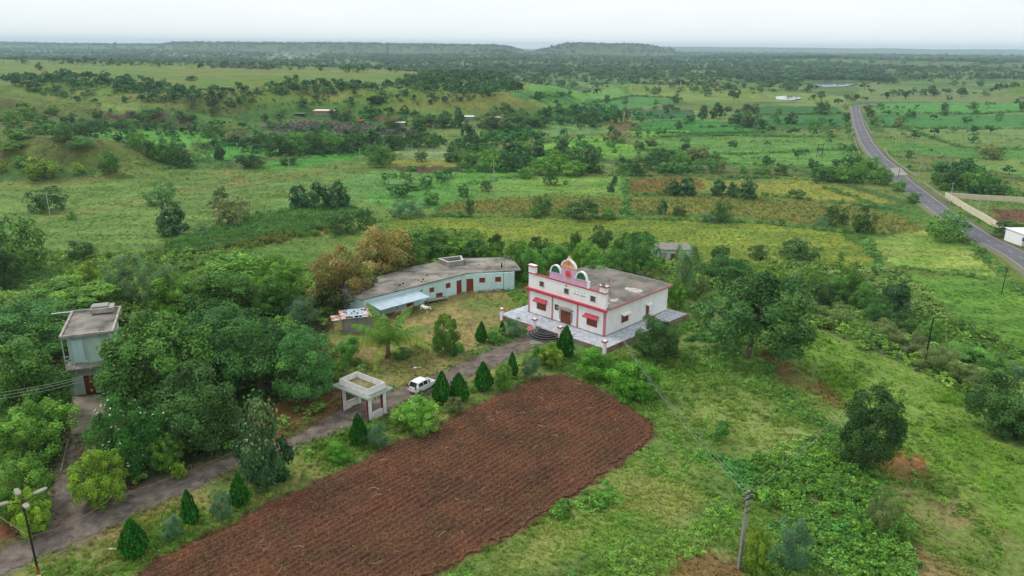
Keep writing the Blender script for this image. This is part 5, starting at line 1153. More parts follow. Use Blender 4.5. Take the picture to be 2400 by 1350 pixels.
def make_crown(kind, seed, n, lf=1.0):
    k = KINDS[kind]; g = np.random.default_rng(seed)
    cone = k.get('cone', 0); ph = g.uniform(0, 6.28, 4)
    def shape(d):
        az = np.arctan2(d[:, 1], d[:, 0]); w_ = 1 + .12 * np.sin(2 * az + ph[0]) + .09 * np.sin(3 * az + ph[1] + 2 * d[:, 2]) + .07 * np.sin(5 * az + ph[2])
        tz = (d[:, 2] + 1) / 2; rx = .5 * w_ * (1 - cone * tz)
        return d * np.stack([rx, rx, np.full(len(d), k['rz'])], -1)
    rc = k['rc'] * (1.25 if n < 1500 else 1.0)
    C, q, idx, cc, nc = clumpy(g, n, k['nc'] if n > 1500 else max(14, k['nc'] // 3), shape, rc, k.get('flat', .8), k['low'])
    loose = g.random(n) < .16; C[loose] += g.normal(0, rc * .38, (loose.sum(), 3))
    e_ = np.percentile(np.abs(C[:, :2]), 99); C[:, :2] *= .48 / e_; cc[:, :2] *= .48 / e_
    z0_, z1_ = np.percentile(C[:, 2], 1.0), np.percentile(C[:, 2], 99.3); zlo = k['z0'] * (.62 if n > 5000 else .4); zs_ = (.985 - zlo) / (z1_ - z0_)
    C[:, 2] = np.maximum((C[:, 2] - z0_) * zs_ + zlo, .01); cc[:, 2] = (cc[:, 2] - z0_) * zs_ + zlo - k['zc']
    col = tone(g, n, idx, nc, k['c'])
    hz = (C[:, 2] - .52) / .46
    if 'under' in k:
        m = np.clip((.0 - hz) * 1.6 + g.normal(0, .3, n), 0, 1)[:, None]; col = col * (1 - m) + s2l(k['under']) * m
    if 'tips' in k and seed % 2 == 0:
        m = ((hz > .1) & (g.random(n) < .30) & ((idx % 3) == 0))[:, None]; col = np.where(m, s2l(k['tips']) * g.uniform(.7, 1.1, (n, 1)), col)
    L = k['leaf'] * lf
    V, Fq, cv = leaves(g, C, q, L, L * k.get('asp', .5), col, up=.25, droop=.15)
    if 'flowers' in k and n > 1500:
        nf = k['flowers']; j = g.choice(n, nf * 4); j = j[(q[j, 2] > .1)][:nf]; 
        Cf = np.repeat(C[j] + q[j] * .012, 3, 0) + g.normal(0, .006, (len(j) * 3, 3)); V2, F2, c2 = leaves(g, Cf, np.repeat(q[j], 3, 0), .024, .024, np.tile(s2l((244, 240, 224)), (len(Cf), 1)))
        F2 = F2 + len(V); V = np.concatenate([V, V2]); Fq = np.concatenate([Fq, F2]); cv = np.concatenate([cv, c2])
    cc = cc + np.array([0, 0, k['zc']])
    return V, Fq, cv, cc, g, k
PROTO = {}
def proto(kind, lod, var):
    key = (kind, lod, var)
    if key in PROTO: return PROTO[key]
    n, lf = {'near': (14500, .98), 'mid': (2600, 1.75), 'far': (420, 3.6)}[lod]
    seed = sum(ord(c) for c in kind) * 10 + var + (0 if lod == 'near' else 400)
    if kind == 'cypress':
        g = np.random.default_rng(seed); n = {'near': 4200, 'mid': 1500, 'far': 300}[lod]
        z = g.uniform(0, 1, n) ** .85; r = .5 * np.minimum(1, (z + .07) / .33) ** .6 * (1 - np.maximum(z - .26, 0) / .74) ** .70
        az = g.uniform(0, 6.283, n); lobes = 1 + .13 * np.sin(az * 3 + seed * 1.7 + z * 2) + .09 * np.sin(az * 7 + z * 9 + seed)
        rr_ = r * lobes * g.uniform(.62, 1.06, n) * (1 + .22 * (g.random(n) < .06)); C = np.stack([rr_ * np.cos(az), rr_ * np.sin(az), z * .96], -1); q = np.stack([np.cos(az), np.sin(az), np.full(n, .25)], -1)
        t = unit(np.stack([np.cos(az) * .25, np.sin(az) * .25, np.ones(n)], -1) + g.normal(0, .15, (n, 3))); s = unit(np.cross(t, q + g.normal(0, .8, (n, 3))))
        a = .065 * g.uniform(.6, 1.5, (n, 1)) * (1.0 if lod == 'near' else 1.6); b = a * 1.1
        V = np.stack([C - t * a * .5, C + s * b / 2, C + t * a * .7, C - s * b / 2], 1).reshape(-1, 3); Fq = np.arange(n * 4).reshape(-1, 4)
        col = s2l(np.array([(46, 116, 36), (66, 142, 44), (36, 96, 34)]))[g.integers(0, 3, n)] * (1 + g.normal(0, .22, (n, 1))); br_ = (np.sin(az * 5 + seed) * np.sin(z * 11 + seed) > .72) & (g.random(n) < .5); col = np.where(br_[:, None], s2l((122, 112, 58)), col); cv = np.repeat(np.clip(col, .004, 1), 4, 0)
        cr_ = mesh_np('crown', V, Fq, cv, LEAF); tr_ = trunkmesh(g, .10, .05, np.array([[0, 0, .5]]), 1)
        PROTO[key] = (cr_, tr_); return PROTO[key]
    V, Fq, cv, cc, g, k = make_crown(kind, seed, n, lf)
    cr_ = mesh_np('crown', V, Fq, cv, LEAF)
    tr_ = trunkmesh(g, k['z0'] + .05, k['tr'], cc, 9 if lod == 'near' else 5) if lod != 'far' else trunkmesh(g, k['z0'] + .05, k['tr'] * 1.4, cc, 2)
    PROTO[key] = (cr_, tr_); return PROTO[key]
KN = {'neem': ('neem_tree', 'tree'), 'dark': ('broadleaf_tree', 'tree'), 'light': ('young_tree', 'tree'), 'feather': ('feathery_tree', 'tree'), 'yellow': ('yellow_green_bush', 'bush'), 'mango': ('mango_tree', 'tree'), 'teak': ('teak_tree', 'tree'), 'brown': ('flowering_tree', 'tree'), 'acacia': ('flat_topped_tree', 'tree'),
      'olive': ('thorn_bush', 'bush'), 'bush': ('bush', 'bush'), 'greybush': ('grey_green_bush', 'bush'), 'bright': ('creeper_bush', 'bush'), 'frangipani': ('frangipani_tree', 'tree'), 'flower': ('flowering_bush', 'bush'), 'tallthin': ('slender_tree', 'tree'), 'cypress': ('cypress', 'cypress')}
TC = 0
def plant(kind, cx, top, base, wpx, label, group=None, var=None, p=None):
    """base row and column say where it stands; rows and width say how big it is"""
    global TC
    TC += 1
    if p is None: p = at1(cx, base)
    d = proj(p)[2]; k = F / d
    h = max(.4, rise(p, top)); w_ = wpx / k
    # a crown seen from above covers its far side too: take that from the height
    h = max(h - w_ * (.10 if kind != 'cypress' else .03), h * .72, .4)
    lod = 'near' if d < 175 and wpx > 38 else ('mid' if d < 760 else 'far')
    cr_, tr_ = proto(kind, lod, (TC % (4 if kind == 'cypress' else 3 if lod == 'mid' else 2) if var is None else var))
    nm, cat = KN[kind]
    if len(label.replace('-', ' ').split()) > 16: print('LONG', label)
    r_ = random.Random(TC)
    e_ = empty(nm, p, r_.random() * 6.28, label, cat, group)
    e_.scale = (w_ * r_.uniform(.94, 1.06), w_ * r_.uniform(.94, 1.06), h)
    e_.rotation_euler = (r_.uniform(-.05, .05), r_.uniform(-.05, .05), r_.random() * 6.28)
    link('crown', cr_, e_)
    link('trunk' if cat in ('tree', 'cypress') else 'stems', tr_, e_)
    return e_
ORD = ['leftmost'] + [q + ' from left' for q in 'second third fourth fifth sixth seventh eighth ninth tenth eleventh twelfth thirteenth fourteenth fifteenth sixteenth seventeenth eighteenth nineteenth twentieth'.split()]
KD = {'neem': 'green round tree', 'dark': 'dark round tree', 'light': 'light green tree', 'feather': 'feathery tree', 'yellow': 'yellow green bush', 'mango': 'brown mango tree', 'teak': 'teak tree', 'brown': 'brownish tree', 'acacia': 'dark spreading tree', 'olive': 'olive thorn bush', 'bush': 'green bush', 'greybush': 'grey green bush', 'bright': 'bright green bush', 'cypress': 'clipped green cypress', 'flower': 'flowering bush', 'tallthin': 'slender tree', 'frangipani': 'white flowering tree'}
def row(where, group, items):
    """trees of one row or clump: labels count along the row"""
    items = sorted(items, key=lambda q: q[1]); n = len(items)
    for i, (kind, cx, top, base, w_) in enumerate(items):
        pos = ORD[i] if i < n - 1 else ('rightmost' if n > 1 else '')
        lab = f"{KD[kind]}, {pos} of the {where}" if n > 1 else f"{KD[kind]}, {where}"
        plant(kind, cx, top, base, w_, lab, group)

# --- trees near the houses
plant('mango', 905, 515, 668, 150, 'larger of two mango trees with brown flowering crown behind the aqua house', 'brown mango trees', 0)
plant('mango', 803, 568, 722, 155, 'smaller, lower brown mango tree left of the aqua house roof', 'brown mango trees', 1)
plant('neem', 380, 712, 950, 262, 'big dark green tree right of the mint two storey house', None, 0)
plant('neem', 76, 782, 985, 225, 'big tree with yellow green tips in front of the mint house, left edge', None, 1)
plant('dark', 467, 850, 1045, 190, 'blue green dense tree between frangipani and driveway, trunk showing', None, 0)
plant('feather', 610, 712, 915, 250, 'large feathery tree in the middle of the grove left of the palm', 'feathery trees of the grove', 0)
plant('feather', 722, 755, 940, 170, 'feathery tree with thin bare trunk beside the gate', 'feathery trees of the grove', 1)
plant('feather', 520, 700, 880, 190, 'pale feathery tree at the back of the grove', 'feathery trees of the grove', 1)
plant('light', 668, 735, 860, 130, 'bright green tree behind the feathery trees, below the mango')
plant('teak', 615, 925, 1135, 138, 'young teak with big leaves and a cream flower head on the verge', None, 0)
plant('frangipani', 312, 918, 1098, 175, 'dark glossy tree full of white flowers beside the driveway fork')
plant('yellow', 243, 1040, 1178, 120, 'yellow green shrub at the fork of the driveway')
plant('light', 393, 1012, 1098, 72, 'rounded fresh green shrub right of the white flowering tree')
plant('light', 92, 930, 1070, 165, 'light green tree left of the concrete path, below the mint house')
plant('light', 55, 1072, 1205, 150, 'pale green shrubby tree at the left edge above the street lamp', None, 1)
plant('yellow', 78, 1140, 1250, 95, 'yellow green bush behind the black street lamp')
plant('feather', 40, 690, 840, 290, 'wide blue green feathery tree at the left edge behind the mint house')
plant('light', 170, 640, 735, 250, 'sprawling yellow green tree left behind the mint house')
plant('neem', 530, 618, 745, 195, 'rounded dark green tree above the grove, left of the mangoes')
plant('tallthin', 300, 588, 715, 130, 'loose olive tree with thin branches behind the mint house')
plant('tallthin', 375, 610, 725, 90, 'thin bare-branched tree right of the loose olive tree', None, 1)
plant('light', 420, 630, 730, 120, 'light green tree between the thin tree and the round dark tree')
plant('yellow', 208, 608, 690, 82, 'yellow green tree at the edge of the cane, left')
plant('neem', 48, 495, 650, 125, 'tall green tree at the left edge beside the blue green cane')
plant('dark', 12, 580, 690, 75, 'dark tree cut by the left edge under the tall green one')
plant('dark', 195, 556, 612, 70, 'dark spiky tree alone in the pasture edge, left')
plant('light', 548, 582, 645, 140, 'wide bright green tree just below the cane strip')
plant('light', 660, 588, 700, 130, 'bright tree between cane strip and mango trees')
plant('neem', 640, 640, 735, 100, 'mid green tree between the round dark tree and the mangoes')
plant('greybush', 712, 690, 760, 92, 'grey green tree in front of the smaller mango')
plant('bush', 822, 783, 855, 62, 'round bush left of the palm in front of the block shed')
plant('bush', 868, 712, 742, 26, 'small bush growing against the left end of the aqua house')
plant('light', 1043, 728, 828, 66, 'small open tree in the courtyard between palm and cypress')
plant('bush', 450, 760, 880, 130, 'green tree between the dark grove trees, upper middle')
plant('light', 775, 830, 900, 60, 'low light green shrub at the right edge of the grove')
row('trees behind the aqua house roof', 'trees behind the aqua house', [('neem', 960, 545, 640, 80), ('neem', 1010, 520, 612, 130), ('light', 1070, 550, 612, 95), ('feather', 1115, 556, 618, 70), ('dark', 1163, 545, 600, 42), ('light', 1150, 565, 625, 62)])
row('trees behind the white hall', 'trees behind the white hall', [('light', 1215, 560, 645, 70), ('bush', 1245, 575, 660, 60), ('dark', 1262, 552, 606, 46), ('bush', 1300, 570, 640, 70), ('dark', 1345, 540, 610, 34), ('dark', 1406, 522, 590, 58), ('light', 1370, 560, 650, 80), ('neem', 1440, 575, 665, 100), ('feather', 1500, 535, 650, 90), ('neem', 1465, 540, 620, 70)])
row('trees between hall roof and farmhouse', 'trees between hall and farmhouse', [('bush', 1400, 600, 690, 80), ('neem', 1452, 600, 690, 85), ('olive', 1510, 622, 690, 72), ('olive', 1550, 640, 700, 60), ('tallthin', 1605, 568, 700, 62), ('light', 1583, 655, 722, 44), ('olive', 1640, 640, 700, 50)])
plant('acacia', 1752, 618, 842, 240, 'large spreading tree with forked trunk to the right of the white hall', None, 0)
plant('dark', 1540, 733, 838, 118, 'dense dark round tree at the right corner of the terrace')
plant('bright', 1392, 808, 880, 98, 'bright green creeper mound below the terrace corner')
plant('bright', 1482, 842, 930, 120, 'large bright creeper mound under the power wires')
plant('dark', 2035, 902, 1092, 172, 'lone dark neem tree on the right hand slope beside orange earth')
plant('dark', 2345, 868, 1015, 150, 'dark tree hugging the right edge below the ridge')
plant('dark', 2405, 930, 1040, 90, 'dark tree cut by the right edge, lower down')
plant('frangipani', 1690, 982, 1030, 38, 'small white flowering shrub alone in the weeds')
plant('yellow', 1772, 1238, 1345, 66, 'young yellow green sapling beside the concrete pole')
plant('greybush', 1850, 1215, 1330, 95, 'grey green shrub with dead twigs right of the young sapling')
plant('olive', 2075, 1140, 1240, 95, 'pale feathery shrub at the edge of the weed patch')
row('clump of trees beyond the big spreading tree', 'trees beyond the big spreading tree', [('dark', 1685, 570, 655, 62), ('feather', 1700, 590, 670, 130), ('dark', 1775, 568, 606, 48), ('yellow', 1800, 618, 690, 100), ('feather', 1835, 640, 700, 80)])
plant('acacia', 1870, 552, 612, 102, 'dark umbrella shaped tree at the near edge of the yellow field')
plant('bush', 1970, 588, 610, 20, 'small round shrub alone at the yellow field corner')
row('thicket right of the big tree', 'ridge thicket', [('light', 1905, 612, 690, 70), ('neem', 1950, 640, 712, 85), ('dark', 1920, 660, 725, 70), ('light', 1990, 625, 700, 80), ('neem', 2020, 655, 735, 80), ('teak', 2090, 660, 745, 70), ('olive', 1880, 690, 740, 90), ('olive', 1945, 715, 765, 90), ('feather', 2060, 690, 765, 70), ('dark', 2110, 730, 790, 60)])
row('grey thorn scrub along the ridge foot', 'thorn scrub at the ridge foot', [('olive', 2060, 745, 800, 110), ('olive', 2130, 770, 830, 100), ('light', 2175, 745, 815, 60), ('olive', 2200, 800, 870, 110), ('bush', 2260, 800, 860, 110), ('olive', 2270, 850, 910, 90), ('bush', 2330, 830, 885, 80), ('greybush', 2385, 850, 905, 70)])
# cypresses along the drive
for cx, top, base, w_, lab in ((1127, 754, 802, 26, 'small cypress on the courtyard side of the drive, right of the open tree'), (1176, 752, 784, 17, 'smallest cypress, close to the left terrace post'), (1065, 800, 836, 15, 'little dark cypress just behind the courtyard tree'),
    (1323, 761, 838, 44, 'tall cypress in front of the round steps and terrace'), (1202, 826, 883, 26, 'narrow cypress between two round shrubs above the field corner'), (1133, 847, 914, 44, 'twin-tipped broad cypress midway between car and hall'), (1078, 873, 938, 46, 'broad cypress second to the right of the parked car'),
    (1036, 869, 945, 44, 'tall cypress partly hiding the front of the parked car'), (843, 966, 1045, 44, 'cypress standing just in front of the gate pillar'), (562, 1107, 1184, 44, 'cypress just left of the teak tree'), (450, 1149, 1227, 38, 'slim cypress between two grey shrubs on the lower verge'), (316, 1211, 1303, 58, 'stout double cypress nearest the street lamp'), (663, 1083, 1128, 20, 'dark little cypress hidden at the foot of the teak')):
    plant('cypress', cx, top, base, w_, lab, 'cypresses lining the driveway')
for kind, cx, top, base, w_, lab in (('flower', 985, 922, 1006, 108, 'wide bush dotted with pale flowers in front of the car'), ('yellow', 948, 945, 1000, 60, 'yellow green bush in front of the pale flowering one'), ('light', 1180, 850, 909, 44, 'round light shrub between the twin cypress and the narrow one'), ('greybush', 1245, 836, 888, 52, 'loose shrub with small white flowers near the field corner'),
    ('yellow', 1290, 800, 860, 58, 'golden green bush left of the tall cypress by the steps'), ('brown', 1068, 928, 968, 44, 'tan flowering bush at the foot of the broad cypress'), ('greybush', 888, 990, 1047, 56, 'grey green bush right of the gate cypress'), ('bright', 790, 1030, 1080, 62, 'fresh green low shrub left of the gate cypress'), ('greybush', 405, 1205, 1262, 48, 'blue green bush between the stout and slim cypresses'),
    ('greybush', 522, 1150, 1210, 60, 'grey green bush left of the teak cypress'), ('greybush', 1207, 742, 788, 56, 'dark feathery bush beside the left terrace post'), ('bush', 1160, 765, 800, 46, 'low bush between the two small courtyard cypresses'), ('bright', 1075, 803, 826, 28, 'bright rosette plant at the foot of the courtyard tree'), ('bush', 945, 812, 838, 44, 'leafy clump at the foot of the palm'), ('bush', 1265, 805, 850, 40, 'small bush with pale flowers below the round steps'), ('yellow', 420, 1080, 1120, 40, 'small yellow bush beside the drive below the flowering tree')):
    plant(kind, cx, top, base, w_, lab)
# --- middle distance, pasture
for kind, cx, top, base, w_, lab in (('feather', 380, 417, 478, 88, 'round fresh green tree alone in the left pasture'), ('dark', 115, 430, 494, 86, 'dark tree beside a white pole in the left pasture'), ('teak', 405, 466, 550, 64, 'tall dark teak standing alone at the pasture corner'), ('brown', 545, 450, 528, 92, 'teak crowned with pale cream flowers beside the cane'), ('dark', 520, 434, 474, 36, 'small dark tree touching the cream topped teak'),
    ('bush', 168, 492, 514, 22, 'small round bush on the pasture path'), ('bush', 787, 385, 396, 10, 'tiny dark bush alone above the three teaks'), ('greybush', 470, 525, 540, 30, 'dark low bush between the two lone teaks'),
    ('dark', 588, 346, 393, 72, 'dark round tree at the foot of the tree belt, centre left'), ('olive', 475, 324, 378, 60, 'rounded olive tree left of the dark round tree'), ('teak', 516, 334, 375, 26, 'slim blue green tree right of the olive tree'), ('dark', 676, 357, 386, 46, 'dark tree beside a white pole below the tree belt'), ('neem', 257, 345, 408, 56, 'dark tree on the near hillock, right side'),
    ('yellow', 95, 362, 420, 92, 'yellow green tree clump on the near hillock'), ('yellow', 5, 378, 404, 28, 'yellow green bush at the left edge of the hillock'), ('yellow', 185, 378, 406, 30, 'small yellow green bush in the middle of the hillock'), ('bush', 45, 362, 392, 36, 'dull green bush left on the hillock'),
    ('neem', 884, 330, 392, 58, 'tree with visible trunk standing in front of the belt above the path'), ('acacia', 988, 347, 379, 34, 'round tree standing in the grey white grass'), ('bush', 965, 385, 400, 30, 'flat bush by the small brown plot')):
    plant(kind, cx, top, base, w_, lab)
row('teaks above the blue green cane', 'teaks above the cane', [('teak', 700, 429, 492, 52), ('teak', 748, 418, 494, 62), ('teak', 792, 420, 492, 56), ('dark', 800, 486, 545, 76), ('dark', 858, 484, 536, 46)])
row('bushes left of the brown stubble field', 'bushes left of the stubble field', [('greybush', 940, 458, 508, 70), ('greybush', 975, 462, 505, 60), ('bush', 1010, 445, 478, 50), ('bush', 960, 428, 445, 60), ('dark', 1087, 428, 462, 30), ('dark', 1140, 420, 448, 28), ('bush', 1232, 390, 418, 36)])
row('hedge row below the left stubble field', 'hedge row trees below the left stubble field', [('dark', 1102, 463, 506, 28), ('bush', 1075, 490, 508, 32), ('neem', 1272, 451, 503, 48), ('bush', 1255, 484, 510, 28), ('bush', 1320, 484, 506, 28), ('acacia', 1366, 457, 513, 88), ('bush', 1428, 482, 512, 46)])
row('hedge row below the right stubble field', 'hedge row trees below the right stubble field', [('teak', 1553, 463, 502, 26), ('dark', 1592, 477, 506, 34), ('dark', 1692, 467, 520, 58), ('greybush', 1665, 492, 520, 50), ('dark', 1947, 477, 530, 36), ('dark', 1973, 485, 526, 30), ('greybush', 1920, 502, 532, 38), ('dark', 2022, 481, 546, 56), ('bush', 1832, 510, 528, 20)])
row('trees standing in the upper brown strip', 'trees in the upper brown strip', [('teak', 1575, 418, 456, 42), ('teak', 1608, 412, 457, 44), ('teak', 1683, 415, 458, 40), ('teak', 1713, 424, 461, 24), ('teak', 1750, 414, 466, 48), ('acacia', 1866, 438, 464, 44), ('teak', 1432, 425, 450, 20), ('teak', 1440, 410, 434, 20), ('dark', 1290, 396, 434, 38), ('bush', 1325, 420, 432, 14)])
plant('neem', 2216, 483, 562, 102, 'big round dark tree beside the road at the yellow field corner')
plant('acacia', 2362, 510, 556, 74, 'flat topped tree on the verge across the road by the cream wall')
plant('bush', 2108, 419, 448, 34, 'round bush beside the road just below the culvert'); plant('bush', 2140, 447, 474, 34, 'bush on the verge between culvert and big round tree')
row('cluster at the bend left of the culvert', 'trees left of the culvert', [('neem', 1935, 385, 424, 54), ('light', 1975, 384, 426, 50), ('neem', 2008, 376, 428, 50), ('neem', 2036, 360, 404, 66), ('neem', 2064, 386, 432, 58)])
row('thicket above the cream compound wall', 'thicket above the compound wall', [('dark', 2198, 400, 432, 40), ('dark', 2225, 392, 442, 50), ('light', 2262, 400, 446, 46), ('neem', 2300, 394, 452, 60), ('feather', 2335, 410, 458, 60), ('bush', 2375, 440, 468, 50), ('light', 2210, 425, 445, 30)])
plant('brown', 2321, 334, 372, 54, 'brown topped round tree alone in the right fields')
row('lone trees right of the road', 'lone trees right of the road', [('brown', 2105, 270, 299, 30), ('dark', 2134, 254, 276, 24), ('dark', 2214, 254, 271, 18), ('neem', 2281, 235, 256, 24), ('dark', 2398, 238, 260, 20), ('bush', 2104, 262, 270, 8), ('bush', 2082, 248, 253, 7), ('bush', 2117, 248, 254, 8)])
row('trees right of the far road', 'roadside trees right of the far road', [('dark', 2032, 243, 262, 20), ('dark', 2040, 254, 274, 24), ('dark', 2048, 272, 294, 22)])
row('trees left of the far road', 'roadside trees left of the far road', [('tallthin', 1982, 240, 258, 18), ('dark', 1983, 261, 286, 24), ('bush', 1988, 285, 302, 20), ('feather', 1922, 270, 300, 24), ('light', 1902, 276, 302, 24), ('dark', 1863, 295, 308, 28)])
row('trees in the dark green fields', 'trees in the dark green fields', [('teak', 1648, 244, 277, 24), ('teak', 1680, 236, 278, 34), ('dark', 1706, 246, 262, 22), ('teak', 1724, 258, 292, 36), ('teak', 1752, 262, 298, 38), ('teak', 1780, 268, 302, 34), ('dark', 1748, 240, 266, 24), ('dark', 1768, 240, 266, 28), ('brown', 1825, 250, 270, 16), ('teak', 1853, 260, 290, 28), ('dark', 1924, 233, 268, 38)])
row('scattered trees between the bright fields', 'scattered trees in the bright fields', [('teak', 1590, 280, 302, 18), ('brown', 1437, 297, 334, 38), ('bush', 1458, 320, 336, 20), ('dark', 1498, 326, 352, 26), ('dark', 1526, 322, 342, 32), ('dark', 1717, 326, 344, 24), ('bush', 1440, 344, 358, 14), ('bush', 1546, 296, 304, 10)])
row('far trees before the scarp', 'far trees before the scarp', [('dark', 1263, 211, 234, 26), ('dark', 1423, 220, 242, 16), ('dark', 1583, 217, 241, 30), ('dark', 1560, 243, 258, 16), ('dark', 1575, 243, 258, 14), ('dark', 1335, 210, 222, 12), ('dark', 1312, 212, 222, 24), ('dark', 1650, 195, 218, 18), ('dark', 1660, 206, 226, 22), ('dark', 1548, 188, 200, 14)])
row('trees at the dark hedge end', 'trees at the end of the hedge', [('teak', 1385, 248, 292, 26), ('teak', 1448, 252, 288, 26), ('brown', 1466, 247, 284, 24), ('dark', 1385, 270, 298, 22), ('dark', 1310, 240, 254, 20), ('dark', 1185, 236, 264, 30), ('dark', 1282, 245, 272, 28)])
row('tree belt along the stream, left half', 'tree belt along the stream, left half', [('neem', 325, 300, 352, 46), ('dark', 352, 325, 368, 36), ('neem', 375, 330, 376, 42), ('neem', 400, 318, 380, 56), ('dark', 432, 352, 390, 50), ('dark', 655, 303, 362, 72), ('neem', 700, 300, 360, 64), ('dark', 735, 305, 360, 62), ('neem', 775, 300, 356, 66), ('dark', 820, 305, 352, 56), ('teak', 872, 293, 352, 62)])
row('tree belt along the stream, right half', 'tree belt along the stream, right half', [('dark', 925, 300, 350, 62), ('dark', 975, 300, 345, 60), ('neem', 905, 340, 385, 46), ('neem', 1012, 310, 345, 40), ('teak', 1095, 280, 322, 36), ('dark', 1105, 305, 345, 44), ('dark', 1062, 344, 380, 48), ('neem', 1098, 350, 388, 42), ('light', 1150, 345, 398, 54), ('dark', 1195, 352, 400, 60)])
row('thicket in the centre of the valley', 'thicket in the centre of the valley', [('teak', 1195, 316, 362, 48), ('neem', 1225, 325, 362, 50), ('teak', 1262, 328, 372, 46), ('light', 1300, 345, 400, 66), ('light', 1275, 362, 408, 70), ('teak', 1318, 322, 360, 40), ('feather', 1345, 335, 395, 56), ('teak', 1378, 335, 404, 50), ('light', 1345, 370, 410, 70), ('dark', 1400, 375, 408, 30)])
row('trees right of the central thicket', 'trees right of the central thicket', [('dark', 1492, 378, 411, 36), ('dark', 1548, 344, 384, 44), ('neem', 1595, 345, 392, 50), ('brown', 1634, 337, 374, 58), ('bush', 1560, 376, 404, 50), ('bush', 1610, 378, 402, 40), ('olive', 1682, 366, 402, 44), ('bush', 1742, 386, 406, 22), ('bush', 1787, 388, 408, 40), ('dark', 1829, 379, 410, 34), ('bush', 1455, 380, 408, 24)])
row('round trees in the hedge below the ridge', 'round trees in the hedge below the ridge', [('dark', 1148, 256, 300, 72), ('dark', 1205, 260, 300, 72), ('dark', 1258, 266, 298, 56), ('dark', 1040, 268, 300, 50), ('dark', 990, 262, 295, 56), ('teak', 1075, 248, 300, 30), ('dark', 920, 275, 300, 40), ('dark', 805, 258, 282, 38), ('dark', 785, 250, 276, 30)])
row('trees and bushes of the left gully', 'trees of the left gully', [('neem', 30, 250, 292, 50), ('neem', 70, 242, 282, 46), ('light', 125, 242, 268, 34), ('dark', 200, 275, 322, 62), ('dark', 150, 290, 330, 60), ('bush', 110, 285, 315, 44), ('bush', 40, 295, 325, 70), ('light', 30, 322, 350, 70), ('dark', 230, 252, 276, 28), ('feather', 345, 245, 275, 66), ('dark', 355, 272, 306, 40), ('bush', 310, 275, 300, 40), ('feather', 190, 312, 345, 70)])
row('pair and singles before the quarry', 'trees left of the quarry', [('neem', 495, 280, 322, 60), ('brown', 556, 288, 332, 58), ('tallthin', 400, 250, 298, 30), ('bush', 440, 260, 280, 44), ('dark', 260, 252, 262, 10), ('dark', 612, 300, 345, 46), ('dark', 270, 280, 290, 16), ('light', 268, 280, 298, 34)])
row('trees standing high on the table land', 'trees high on the table land', [('dark', 676, 174, 204, 24), ('dark', 694, 172, 192, 18), ('teak', 690, 190, 208, 26), ('dark', 815, 148, 170, 22), ('dark', 838, 155, 170, 16), ('dark', 850, 150, 165, 14), ('dark', 753, 153, 166, 12), ('dark', 202, 128, 150, 22), ('dark', 235, 128, 144, 14), ('dark', 92, 143, 165, 18), ('dark', 449, 174, 190, 28), ('neem', 975, 192, 212, 16), ('dark', 143, 166, 178, 12)])
# ------------------------------------------------------------------ coconut palm
pp = at1(908, 838)
palm = empty('coconut_palm', pp, 0, 'young coconut palm with arching fronds in the courtyard', 'palm'); palm.scale = (1.3, 1.3, 1.22)
tb = MB(); tb.tube([(0, 0, -.1), (.08, 0, .5), (.1, .05, 1.1), (.1, .05, 1.6)], [.34, .24, .2, .26], 9); tb.build('trunk', BARK, palm, smooth=True)
gp_ = np.random.default_rng(3)
for i in range(17):
    az = i * 2.39996; el = RAD(84 - 56 * (i / 16) ** .9 + gp_.uniform(-4, 4)); L = 5.3 * gp_.uniform(.85, 1.1); n = 28
    t = np.linspace(0, 1, n); ang_ = el - (1.0 + .75 * (i / 16)) * t ** 1.5
    ds = L / n; rxy = np.cumsum(np.cos(ang_)) * ds; rz = np.cumsum(np.sin(ang_)) * ds
    c, s = math.cos(az), math.sin(az); base = np.stack([rxy * c, rxy * s, rz], -1) + np.array([.1, .05, 1.5])
    V = []; Q = []; Cc = []
    side_ = np.array([-s, c, 0])
    for j in range(2, n):
        tt = t[j]; ll = .95 * math.sin(math.pi * min(1, .12 + tt * .88)) ** .6 + .1; tg = base[j] - base[j - 1]; tg /= np.linalg.norm(tg)
        for sd_ in (-1, 1):
            d_ = side_ * sd_ * .8 + tg * .55 + np.array([0, 0, -.55 - .4 * gp_.random()]); d_ /= np.linalg.norm(d_); a0 = base[j]; w_ = tg * .055
            k = len(V); V += [a0 - w_, a0 + w_, a0 + d_ * ll * .6 + w_ + np.array([0, 0, .03]), a0 + d_ * ll + np.array([0, 0, -.12 * ll]), a0 + d_ * ll * .6 - w_]; Q.append((k, k + 1, k + 2, k + 4)); Q.append((k + 2, k + 3, k + 4, k + 4))
            cl = s2l((150, 168, 70) if i > 10 else (108, 150, 62)) * gp_.uniform(.75, 1.3); Cc += [cl] * 5
    me = bpy.data.meshes.new('frond'); me.from_pydata([tuple(map(float, v)) for v in V], [], [q if q[3] != q[2] else q[:3] for q in Q]); a = me.color_attributes.new('Col', 'FLOAT_COLOR', 'POINT')
    cc_ = np.ones((len(V), 4), np.float32); cc_[:, :3] = Cc; a.data.foreach_set('color', cc_.ravel()); me.materials.append(LEAF); fo = link('frond', me, palm)
    MB().tube([tuple(base[0]), tuple(base[n // 3]), tuple(base[2 * n // 3]), tuple(base[-1])], [.05, .035, .02, .008], 4).build('midrib', mat('frond_rib', (150, 160, 84)), fo)

